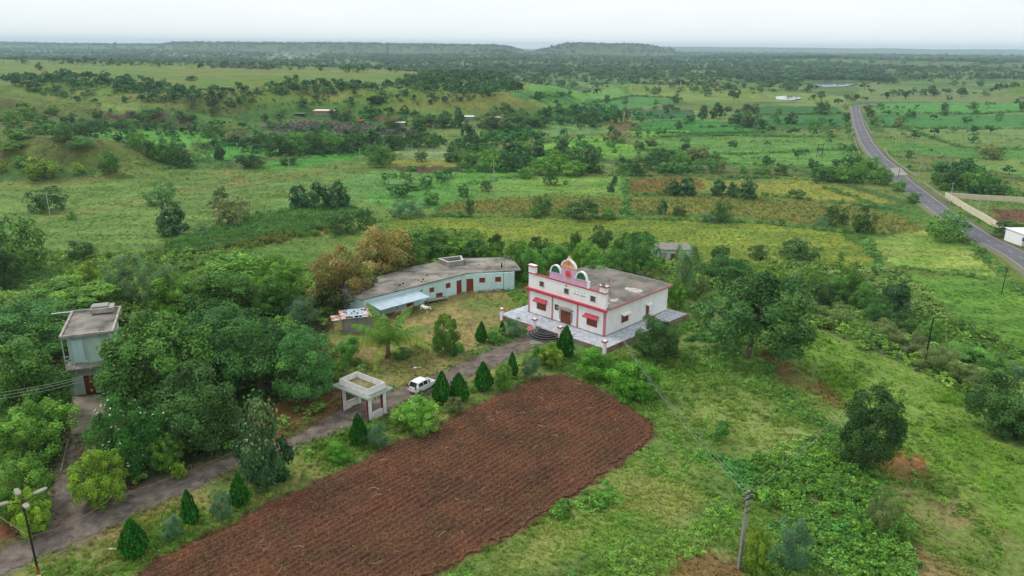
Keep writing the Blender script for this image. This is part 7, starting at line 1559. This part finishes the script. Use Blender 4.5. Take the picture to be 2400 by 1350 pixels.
# ------------------------------------------------------------------ poles and wires
M_cpole = mat('concrete_pole_grey', (158, 154, 148), col2=(128, 124, 118), scale=2); M_wire = mat('aluminium_wire', (128, 130, 126), noise=.1, rough=.5)
def wire(name, a, b_, sag, label, r_=.010, m=None, n=14, group=None):
    a, b_ = np.array(a, float), np.array(b_, float); P2 = [a + (b_ - a) * t + np.array([0, 0, -4 * sag * t * (1 - t)]) for t in np.linspace(0, 1, n)]
    o = MB().tube(P2, r_, 3).build(name, m or M_wire); return tag(o, label, 'wire', group)
# near concrete pole, lower right
p0 = at1(1732, 1334); Hp = rise(p0, 1150)
cp = empty('concrete_power_pole', p0, RAD(30), 'tall grey concrete power pole with crossarms in the weeds at the lower right', 'power pole')
MB().prism([(-.15, -.1), (.15, -.1), (.15, .1), (-.15, .1)], -.5, Hp * .62).build('pole', M_cpole, cp); MB().prism([(-.12, -.08), (.12, -.08), (.12, .08), (-.12, .08)], Hp * .62 + .002, Hp).build('pole_top', M_cpole, cp)
arm_pts = []
for dz, L in ((.12, .45), (.62, .55)):
    MB().box(-L, L, -.16, -.102, Hp - dz - .08, Hp - dz).build('crossarm', M_iron, cp)
    for s in (-1, 0, 1) if dz < .2 else (-1, 1):
        MB().tube([(s * L * .85, -.13, Hp - dz), (s * L * .85, -.13, Hp - dz + .14)], [.045, .03], 7).build('insulator', M_pale, cp)
MB().box(-.3, .3, -.15, -.102, Hp - 1.35, Hp - 1.3).box(-.24, .24, -.15, -.102, Hp - 1.9, Hp - 1.86).build('bracket', M_iron, cp)
topc = p0 + np.array([0, 0, Hp])
# black steel poles on the ridge
def slimpole(x, y, ytop, label, m=M_iron, r_=.09, name='power_pole', cat='power pole', lean=(0, 0), arm=False, group=None):
    p = at1(x, y); h = rise(p, ytop); e_ = empty(name, p, RAD(20), label, cat, group); lx, ly = lean
    MB().tube([(0, 0, -.3), (lx * h, ly * h, h)], [r_ * 1.15, r_ * .8], 7).build('pole', m, e_)
    if arm:
        MB().box(lx * h - .7, lx * h + .7, ly * h - .04, ly * h + .04, h - .45, h - .35).build('crossarm', m, e_)
        for s in (-.6, 0, .6): MB().tube([(lx * h + s, ly * h, h - .35), (lx * h + s, ly * h, h - .15)], [.06, .04], 6).build('insulator', M_pale, e_)
    return p + np.array([0, 0, h])
t1 = slimpole(2166, 857, 744, 'black steel pole standing on the ridge above the thorn scrub', r_=.11)
t2 = slimpole(2347, 690, 627, 'black steel pole beyond the ridge near the highway verge', r_=.10)
for k, dz in enumerate((-.05, -.5)):
    wire('power_wire', topc + [0, 0, dz], t1 + [0, 0, dz], 1.2, 'wire from the concrete pole to the black ridge pole, ' + ('upper' if k == 0 else 'lower'))
    wire('power_wire', t1 + [0, 0, dz], t2 + [0, 0, dz], 1.2, 'wire between the two black ridge poles, ' + ('upper' if k == 0 else 'lower'))
off = P(1405, 868, 5.5); low = P(1180, 1420, 3.2)
for k, (dx, dz) in enumerate(((-.4, .05), (0, .05), (.4, .05), (0, -.5))):
    wire('service_wire', topc + [dx, 0, dz], np.array([*L2W(WW + .15, -.1), ZF + HC - .3 + .12 * k]), 1.4, 'wire from the concrete pole down to the hall corner, ' + ['first from the left', 'second from the left', 'third from the left', 'lowest'][k])
for k, (dx, dz) in enumerate(((-.4, .05), (.4, .05), (0, -.5))):
    wire('power_wire', topc + [dx, 0, dz], low + np.array([dx * 1.4 - 3, -2, dz + 2]), .5, 'wire running from the concrete pole to the bottom edge, ' + ['left', 'right', 'lower'][k] + ' strand')
# wires at the left edge
for k, (y0, y1) in enumerate(((917, 881), (925, 886), (933, 893))):
    wire('power_wire', P(-60, y0 + 10, 7.5), P(196, y1, 6.5 - .15 * k), .25, 'wire crossing the big tree at the left edge, ' + ['top', 'middle', 'bottom'][k] + ' one', r_=.018, m=mat('pale_wire', (190, 194, 190)))
# pole beside the aqua house: bare steel pipe with a fork
slimpole(1179, 690, 560, 'thin rusty pipe mast in front of the right end of the aqua house', m=mat('rust_grey_pipe', (132, 124, 112), noise=.3), r_=.055, name='pipe_mast', cat='mast', lean=(.03, 0), arm=False)
mp_ = empty('mast_box', P(1176, 622, 4.8), 0, 'small black meter box tied to the pipe mast at roof height', 'meter box'); MB().box(-.12, .12, -.1, .1, -.45, .35).build('case', M_iron, mp_); MB().box(-.3, .12, -.02, .02, .4, .44).build('bracket', M_iron, mp_)
POLES = [(118, 508, 450, 'white pole in front of the dark tree in the left pasture'), (453, 447, 404, 'white pole on the pasture right of the round tree'), (679, 412, 368, 'white pole below the dark tree at the belt, centre left'), (844, 384, 346, 'white pole at the foot of the tree belt, beside the trunked tree'), (966, 362, 333, 'white pole in the grey white grass'), (1114, 320, 280, 'white pole beside the white roofed hut'), (1015, 318, 292, 'white pole below the quarry huts'),
  (1159, 470, 400, 'pale pole between hedge and left stubble field'), (1163, 540, 505, 'pale pole rising from the bushes behind the aqua house'), (1157, 405, 370, 'pale pole at the near edge of the central thicket'), (2152, 418, 383, 'pale pole beside the culvert parapet'), (2228, 464, 428, 'pale pole at the corner of the cream wall'), (2290, 505, 462, 'pale pole inside the corner of the walled plot'), (2310, 505, 472, 'pale pole with tree-like top inside the walled plot'), (2313, 436, 420, 'leaning pale pole in the thicket above the cream wall'), (2105, 418, 390, 'dark iron pole at the left edge of the culvert')]
for x, y, yt, lab in POLES: slimpole(x, y, yt, lab, m=M_iron if 'iron' in lab else mat('pale_pole_concrete', (186, 184, 176), noise=.15), r_=.11, arm='pasture' in lab or 'wall' in lab, group='poles of the valley power line')
tops = [at1(x, y) + np.array([0, 0, rise(at1(x, y), yt) - .2]) for x, y, yt in ((118, 508, 450), (453, 447, 404), (679, 412, 368), (844, 384, 346), (966, 362, 333), (1015, 318, 292))]
for i in range(5): wire('power_wire', tops[i], tops[i + 1], 2.0, 'thin wire span between the white pasture poles, ' + ORD[i], r_=.02)
# H frame with transformer
ph = at1(1920, 368); hh = rise(ph, 338); hf = empty('transformer_frame', ph, RAD(10), 'black two pole frame carrying a transformer in the field left of the road', 'transformer')
for s in (-1, 1): MB().tube([(s * 1.5, 0, -.3), (s * 1.5, 0, hh)], .14, 6).build('pole', M_iron, hf)
MB().box(-2, 2, -.08, .08, hh - .4, hh - .2).build('crossarm', M_iron, hf); MB().box(-1.7, 1.7, -.1, .1, hh * .55, hh * .55 + .15).build('crossarm', M_iron, hf); MB().box(-.7, .7, -.5, .5, hh * .1, hh * .1 + 1.4).build('transformer_tank', M_grey, hf)
# ------------------------------------------------------------------ street lamp with four heads
base = P(104, 1392); top_h = rise(base, 1175)
pl0 = at1(100, 1388); hl = rise(pl0, 1172); lmp = empty('street_lamp', pl0, RAD(20), 'black street lamp with four grey heads and rust and white base, lower left', 'street lamp')
MB().tube([(0, 0, hl * .30), (0, 0, hl)], [.085, .055], 8).build('pole', M_iron, lmp); MB().tube([(0, 0, -.2), (0, 0, hl * .2)], [.13, .11], 8).build('white_base', M_wallw, lmp); MB().tube([(0, 0, hl * .2), (0, 0, hl * .2995)], [.11, .09], 8).build('rusty_band', mat('orange_rust', (196, 96, 44), col2=(70, 44, 36), scale=3), lmp)
for i, a in enumerate((25, 115, 205, 295)):
    c, s = math.cos(RAD(a)), math.sin(RAD(a)); z = hl - .05 - .12 * (i % 2)
    ar = MB().tube([(0, 0, z - .3), (c * .5, s * .5, z), (c * .9, s * .9, z + .08)], .035, 5).build('arm', M_iron, lmp)
    hd = MB(); hd.prism([(.8, -.14), (1.05, -.2), (1.6, -.17), (1.75, 0), (1.6, .17), (1.05, .2), (.8, .14)], 0, .14); o = hd.build('lamp_head', M_pale, lmp, bevel=.03); o.location = (0, 0, z + .06); o.rotation_euler = (0, -.12, RAD(a))
lt_ = pl0 + np.array([0, 0, hl * .62])
wire('cable', lt_, P(262, 1166, 1.2), .5, 'cable from the street lamp sagging along the drive edge', r_=.022, m=mat('tan_cable', (170, 150, 116))); wire('cable', P(262, 1166, 1.2), np.array([*(gp[0] + gn * .2), 1.9]), 1.0, 'tan cable hanging from the drive fork to the gate', r_=.022, m=mat('tan_cable', (170, 150, 116)), n=24); wire('cable', lt_, P(-60, 1165, 5.0), .2, 'cable from the street lamp out past the left edge', r_=.022, m=mat('tan_cable', (170, 150, 116)))
MB_ = MB().tube([P(143, 1104, .08), P(152, 1062, .1), P(160, 1030, .12)], .07, 6).build('fallen_pipe', M_pale); tag(MB_, 'pale pipe lying along the left edge of the concrete path', 'pipe')
o = MB().tube([P(256, 1286, .25), P(296, 1288, .25)], .05, 5).build('white_bar', M_wallw); tag(o, 'short white bar lying on the verge left of the stout cypress', 'bar')
o = MB().box(-.35, .35, -.2, .2, 0, .05).box(.1, .6, -.1, .15, .051, .08).build('paper_scrap', M_wallw); o.location = Vector(at1(976, 862)); tag(o, 'white paper scrap lying on the courtyard grass above the car', 'litter')
# ring of stones round the courtyard tree
STN = ['rightmost', 'second from right', 'third from right', 'fourth from right', 'rearmost', 'second from left at the back', 'third from left at the back', 'leftmost', 'second from left in front', 'nearest left', 'nearest', 'nearest right', 'second from right in front']
for i in range(13):
    a = i * .48; q = at1(1060, 826); r_ = random.Random(i); o = MB().box(-.16, .16, -.12, .12, -.05, .18).build('border_stone', [M_pale, M_brick, M_grey][i % 3], bevel=.05); o.location = (q[0] + 1.5 * math.cos(a), q[1] + 1.0 * math.sin(a), q[2]); o.rotation_euler = (r_.random(), 0, r_.random() * 3); tag(o, f'small painted stone, {STN[i]} in the ring below the courtyard tree', 'stone', 'stones ringing the courtyard tree')

# ------------------------------------------------------------------ cows
def skinmesh(name, pts_, edges, rad, m, parent, root=0, sub=2):
    me = bpy.data.meshes.new(name); me.from_pydata([tuple(p) for p in pts_], edges, []); o = bpy.data.objects.new(name, me); COL.objects.link(o); o.parent = parent
    md = o.modifiers.new('skin', 'SKIN'); 
    for i, v in enumerate(me.skin_vertices[0].data): 
        r_ = rad[i]; v.radius = r_ if isinstance(r_, tuple) else (r_, r_); v.use_root = (i == root)
    md.use_smooth_shade = True; o.modifiers.new('sub', 'SUBSURF').levels = sub; o.modifiers['sub'].render_levels = sub
    dg = bpy.context.evaluated_depsgraph_get(); me2 = bpy.data.meshes.new_from_object(o.evaluated_get(dg)); o.modifiers.clear(); o.data = me2; me2.materials.clear(); me2.materials.append(m); return o
M_cow = mat('cow_hide_white', (216, 208, 196), col2=(52, 40, 36), scale=1.6, thr=(.40, .46)); M_cow2 = mat('cow_hide_tan', (176, 156, 136), col2=(120, 96, 76), scale=1.2)
def cow(loc_, rz, label, m):
    e_ = empty('cow', loc_, rz, label, 'cow'); V = [(-.75, 0, 1.12), (-.35, 0, 1.08), (.15, 0, 1.06), (.6, 0, 1.12), (.92, 0, 1.28), (1.12, 0, 1.36), (1.36, 0, 1.22), (1.5, 0, 1.12)]; R_ = [(.26, .24), (.32, .30), (.34, .32), (.28, .28), (.17, .20), (.14, .14), (.10, .10), (.07, .07)]
    Eg = [(i, i + 1) for i in range(7)]
    for sx, leg in ((-.7, [(0, .9), (.08, .68), (-.10, .46), (-.02, .06)]), (.58, [(0, .85), (.0, .62), (.03, .42), (0, .06)])):
        for s in (-1, 1):
            pv = 0 if sx < 0 else 3
            for j, (dx, z) in enumerate(leg):
                V.append((sx + dx, s * (.17 if j == 0 else .16), z)); R_.append(((.14, .1, .065, .05)[j],) * 2); Eg.append((pv, len(V) - 1)); pv = len(V) - 1
    skinmesh('body', V, Eg, R_, m, e_, 1, 2)
    for s in (-1, 1): MB().tube([(1.12, s * .08, 1.46), (1.1, s * .2, 1.55), (1.14, s * .2, 1.68)], [.035, .025, .008], 5).build('horn', M_pale, e_); MB().quad((1.08, s * .1, 1.42), (1.04, s * .3, 1.40), (1.1, s * .3, 1.33), (1.13, s * .12, 1.36)).build('ear', m, e_)
    MB().tube([(-.98, 0, 1.2), (-1.08, 0, .9), (-1.06, 0, .5)], [.03, .02, .035], 5).build('tail', m, e_)
    return e_
cow(at1(996, 736), RAD(-40), 'white and black cow standing beside the plank cart', M_cow); cow(at1(938, 745), RAD(10), 'pale tan cow in the shade of the lean-to behind the palm', M_cow2)
# motorcycle by the shed
mo = empty('motorcycle', at1(852, 776), RAD(25), 'dark motorcycle parked by the block shed, half behind the palm fronds', 'motorcycle')
for x in (-.62, .62):
    w_ = MB().tube([(x, -.05, .3), (x, .05, .3)], .3, 14).build('wheel', M_rub, mo); MB().tube([(x, -.06, .3), (x, .06, .3)], .16, 10).build('rim', M_sil, w_)
MB().tube([(-.5, 0, .55), (0, 0, .5), (.3, 0, .8), (.55, 0, .35)], [.05, .12, .06, .04], 6).build('frame', M_iron, mo); MB().tube([(-.05, 0, .8), (.15, 0, .88), (.32, 0, .84)], [.1, .16, .08], 8).build('fuel_tank', M_mar, mo); MB().tube([(-.7, 0, .78), (-.35, 0, .76), (-.05, 0, .8)], [.07, .12, .09], 8).build('seat', M_rub, mo); MB().tube([(.42, -.35, 1.0), (.36, 0, .98), (.42, .35, 1.0)], .025, 5).build('handlebar', M_iron, mo)

# ------------------------------------------------------------------ far things: pylons, masts, villages, quarry rocks, machines
def pylon(px, dist, ytop, label, wpx=8):
    a = np.array(XD(px, dist)); p = np.array([a[0], a[1], float(terr(a[:1], a[1:])[0])]); h = rise(p, ytop); k = F / proj(p)[2]; b0 = max(3.0, wpx / k / 2); e_ = empty('lattice_pylon', p, 0, label, 'pylon'); mb = MB(); r_ = .22 + dist / 9000
    lv = np.linspace(0, 1, 7)
    def cor(t, i): s = b0 * (1 - t) ** 1.2 + .5; return (s * (1 if i in (0, 3) else -1), s * (1 if i < 2 else -1), t * h)
    for i in range(4): mb.tube([cor(t, i) for t in lv], r_, 3)
    MB().v; mb.build('legs', M_pyl, e_); br_ = MB()
    for j in range(6):
        for i in range(4): br_.tube([cor(lv[j], i), cor(lv[j + 1], (i + 1) % 4)], r_ * .6, 3)
    br_.build('bracing', M_pyl, e_)
    for z in (.78, .9): MB().tube([(-b0 * 1.5, 0, h * z), (b0 * 1.5, 0, h * z)], r_ * .9, 3).build('crossarm', M_pyl, e_)
M_pyl = mat('pylon_steel', (120, 126, 132), noise=.1)
pylon(327, 3000, 74, 'lattice pylon breaking the skyline at the left'); pylon(924, 2600, 84, 'faint lattice pylon in front of the long blue ridge', 7); pylon(1560, 1500, 148, 'lattice pylon in the far plain left of the lake, right one of two', 9); pylon(1478, 1700, 152, 'lattice pylon in the far plain left of the lake, left one of two', 8)
for px, ds, yt, lab in ((5, 4200, 76, 'thin radio mast at the very left of the skyline'), (87, 4200, 80, 'thin radio mast second on the left skyline'), (239, 4200, 84, 'tiny mast on the skyline left of the pylon'), (312, 4300, 76, 'mast just left of the skyline pylon'), (684, 4000, 72, 'tall lone mast on the skyline left of centre'), (380, 4300, 84, 'short mast on the skyline right of the pylon')):
    a = np.array(XD(px, ds)); p = np.array([a[0], a[1], float(terr(a[:1], a[1:])[0])]); h = rise(p, yt); e_ = empty('radio_mast', p, 0, lab, 'radio mast'); MB().tube([(0, 0, 0), (0, 0, h)], [.8, .45], 4).build('mast', M_pyl, e_)
g = np.random.default_rng(9); M_h = [mat('village_white', (222, 222, 218), noise=.1), mat('village_cream', (206, 196, 170), noise=.15), mat('village_blue', (150, 170, 196), noise=.15)]; M_hr = mat('village_roof', (150, 140, 132), noise=.2)
def village(x0, x1, y0, y1, n, where, seed):
    g = np.random.default_rng(seed)
    xs_ = sorted(g.uniform(x0, x1, n)); ps_ = at(np.array(xs_), g.uniform(y0, y1, n))
    for i in range(n):
        p = ps_[i]; w_, d_, h = g.uniform(7, 15), g.uniform(7, 11), g.choice([3.5, 3.5, 6.5, 7.0]); w_ *= 1.0
        e_ = empty('village_house', p, g.uniform(-.4, .4), f'tiny pale house, {ORD[i]} in the ' + where, 'house', 'houses of the ' + where); MB().box(-w_ / 2, w_ / 2, 0, d_, -3, h + 2).build('walls', M_h[i % 3 if g.random() < .5 else 0], e_); MB().box(-w_ / 2 - .4, w_ / 2 + .4, -.4, d_ + .4, h + 2.003, h + 2.4).build('roof', M_h[0] if i % 2 else M_hr, e_)
        MB().box(-w_ * .3, -w_ * .12, -.06, -.004, h - .6, h + .8).box(w_ * .12, w_ * .3, -.06, -.004, h - .6, h + .8).build('windows', M_dark, e_)
village(635, 740, 124, 138, 20, 'village left of centre before the blue ridge', 1); village(530, 580, 128, 135, 6, 'hamlet at the left of the far village', 2); village(0, 60, 97, 104, 8, 'town at the left end of the skyline', 3); village(380, 440, 128, 133, 4, 'hamlet below the skyline pylon', 4); village(1500, 1530, 160, 165, 2, 'plain before the flat topped hill', 5); village(2075, 2090, 172, 174, 1, 'wood above the lake', 6)
# quarry: dark rock heap, machines
M_rock = mat('dark_basalt', (100, 97, 86), col2=(60, 58, 52), scale=.5)
def boulders(name, poly, n, s0_, s1_, m, seed):
    g = np.random.default_rng(seed); W = WV(poly); xs = [p[0] for p in W]; ys = [p[1] for p in W]; V = []; Q = []
    RX, RY = g.uniform(min(xs), max(xs), n * 4), g.uniform(min(ys), max(ys), n * 4); RM = inpoly(RX, RY, W); RX, RY = RX[RM], RY[RM]; RZ_ = terr(RX, RY)
    for x, y, z in zip(RX, RY, RZ_):
        s = g.uniform(s0_, s1_); k = len(V)
        for a in range(6): V.append((x + s * math.cos(a * 1.047) * g.uniform(.7, 1.1), y + s * math.sin(a * 1.047) * g.uniform(.7, 1.1), z - .3))
        for a in range(4): V.append((x + s * .5 * math.cos(a * 1.57) * g.uniform(.7, 1.2), y + s * .5 * math.sin(a * 1.57) * g.uniform(.7, 1.2), z + s * g.uniform(.5, 1.1)))
        for a in range(6): Q.append((k + a, k + (a + 1) % 6, k + 6 + (a * 4 // 6 + (1 if a % 3 == 2 else 0)) % 4 if False else k + 6 + ((a + 1) * 4 // 6) % 4, k + 6 + (a * 4 // 6) % 4))
        Q.append((k + 6, k + 7, k + 8, k + 9))
        n -= 1
        if n <= 0: break
    me = bpy.data.meshes.new(name); me.from_pydata(V, [], [tuple(dict.fromkeys(q)) for q in Q if len(dict.fromkeys(q)) > 2]); me.materials.append(m); return tag(link(name, me), kind='stuff')
boulders('quarry_rocks', [(620, 292), (700, 283), (860, 290), (1000, 305), (960, 316), (760, 312), (640, 310)], 900, .5, 1.6, M_rock, 1); boulders('scarp_rocks', [(480, 152), (640, 158), (635, 163), (500, 158)], 250, 1.0, 3.0, M_rock, 2); boulders('ridge_rocks', [(1640, 690), (1700, 700), (1960, 775), (2200, 860), (2330, 960), (2280, 930), (2100, 850)], 60, .2, .6, M_rock, 3)
M_yel = mat('machine_orange', (206, 120, 60), noise=.2)
def digger(x, y, rz, label, m):
    p = at1(x, y); e_ = empty('excavator', p, rz, label, 'excavator')
    for s in (-1, 1): MB().box(-1.7, 1.7, s * 1.1 - .3, s * 1.1 + .3, 0, .8).build('track', M_rub, e_, bevel=.15)
    MB().box(-1.6, 1.0, -1.2, 1.2, .85, 2.0).build('engine_house', m, e_, bevel=.1); MB().box(.1, 1.2, -1.15, -.1, 2.01, 3.1).build('cab', M_glass, e_); MB().tube([(1.0, .3, 1.6), (3.4, .3, 4.4), (5.6, .3, 3.2)], [.3, .28, .18], 5).build('boom', m, e_); MB().tube([(5.5, .3, 3.3), (5.2, .3, 1.2)], [.2, .4], 5).build('bucket', M_iron, e_)
digger(846, 287, 2.6, 'orange excavator on the quarry floor left of the small hut', M_yel); digger(992, 306, .4, 'orange machine among trees below the quarry huts', M_yel)
tr_ = empty('red_tractor', at1(918, 291), .3, 'red tractor parked beside the flat roofed quarry hut', 'tractor'); MB().box(-.6, 1.6, -.45, .45, .7, 1.5).build('bonnet', M_red, tr_, bevel=.05); MB().box(-1.2, -.2, -.6, .6, 1.51, 2.5).build('cab', M_red, tr_)
for x, r_ in ((-.8, .8), (1.3, .5)):
    for s in (-1, 1): MB().tube([(x, s * .65, r_), (x, s * .95, r_)], r_, 12).build('wheel', M_rub, tr_)
# two tiny vehicles at the far crest
for x, y, lab, m in ((1997, 252, 'tiny dark motorbike on the far crest of the road, left lane', M_iron), (2011, 253, 'tiny pale motorbike on the far crest of the road, right lane', M_pale)):
    p = at1(x, y); e_ = empty('far_motorbike', (p[0], p[1], p[2] + .4), 1.4, lab, 'motorbike'); MB().tube([(-.6, 0, .6), (0, 0, .8), (.6, 0, .7)], [.15, .3, .15], 6).build('body', m, e_); MB().tube([(0, 0, .9), (0, 0, 1.6), (0, 0, 1.8)], [.25, .22, .1], 6).build('rider', m, e_)
    for s in (-.6, .6): MB().tube([(s, -.06, .3), (s, .06, .3)], .3, 10).build('wheel', M_rub, e_)

# ------------------------------------------------------------------ air
hm = bpy.data.materials.new('haze_air'); hm.use_nodes = True; nt = hm.node_tree; nt.nodes.remove(nt.nodes['Principled BSDF'])
pv = N('ShaderNodeVolumePrincipled', nt); pv.inputs['Color'].default_value = (.66, .82, 1.0, 1); pv.inputs['Density'].default_value = 0.00009; pv.inputs['Anisotropy'].default_value = 0.0
nt.links.new(pv.outputs[0], nt.nodes['Material Output'].inputs['Volume'])
hz_ = MB().box(-19000, 19000, -19000, 19000, -60, 112).build('haze', hm); tag(hz_, kind='stuff')
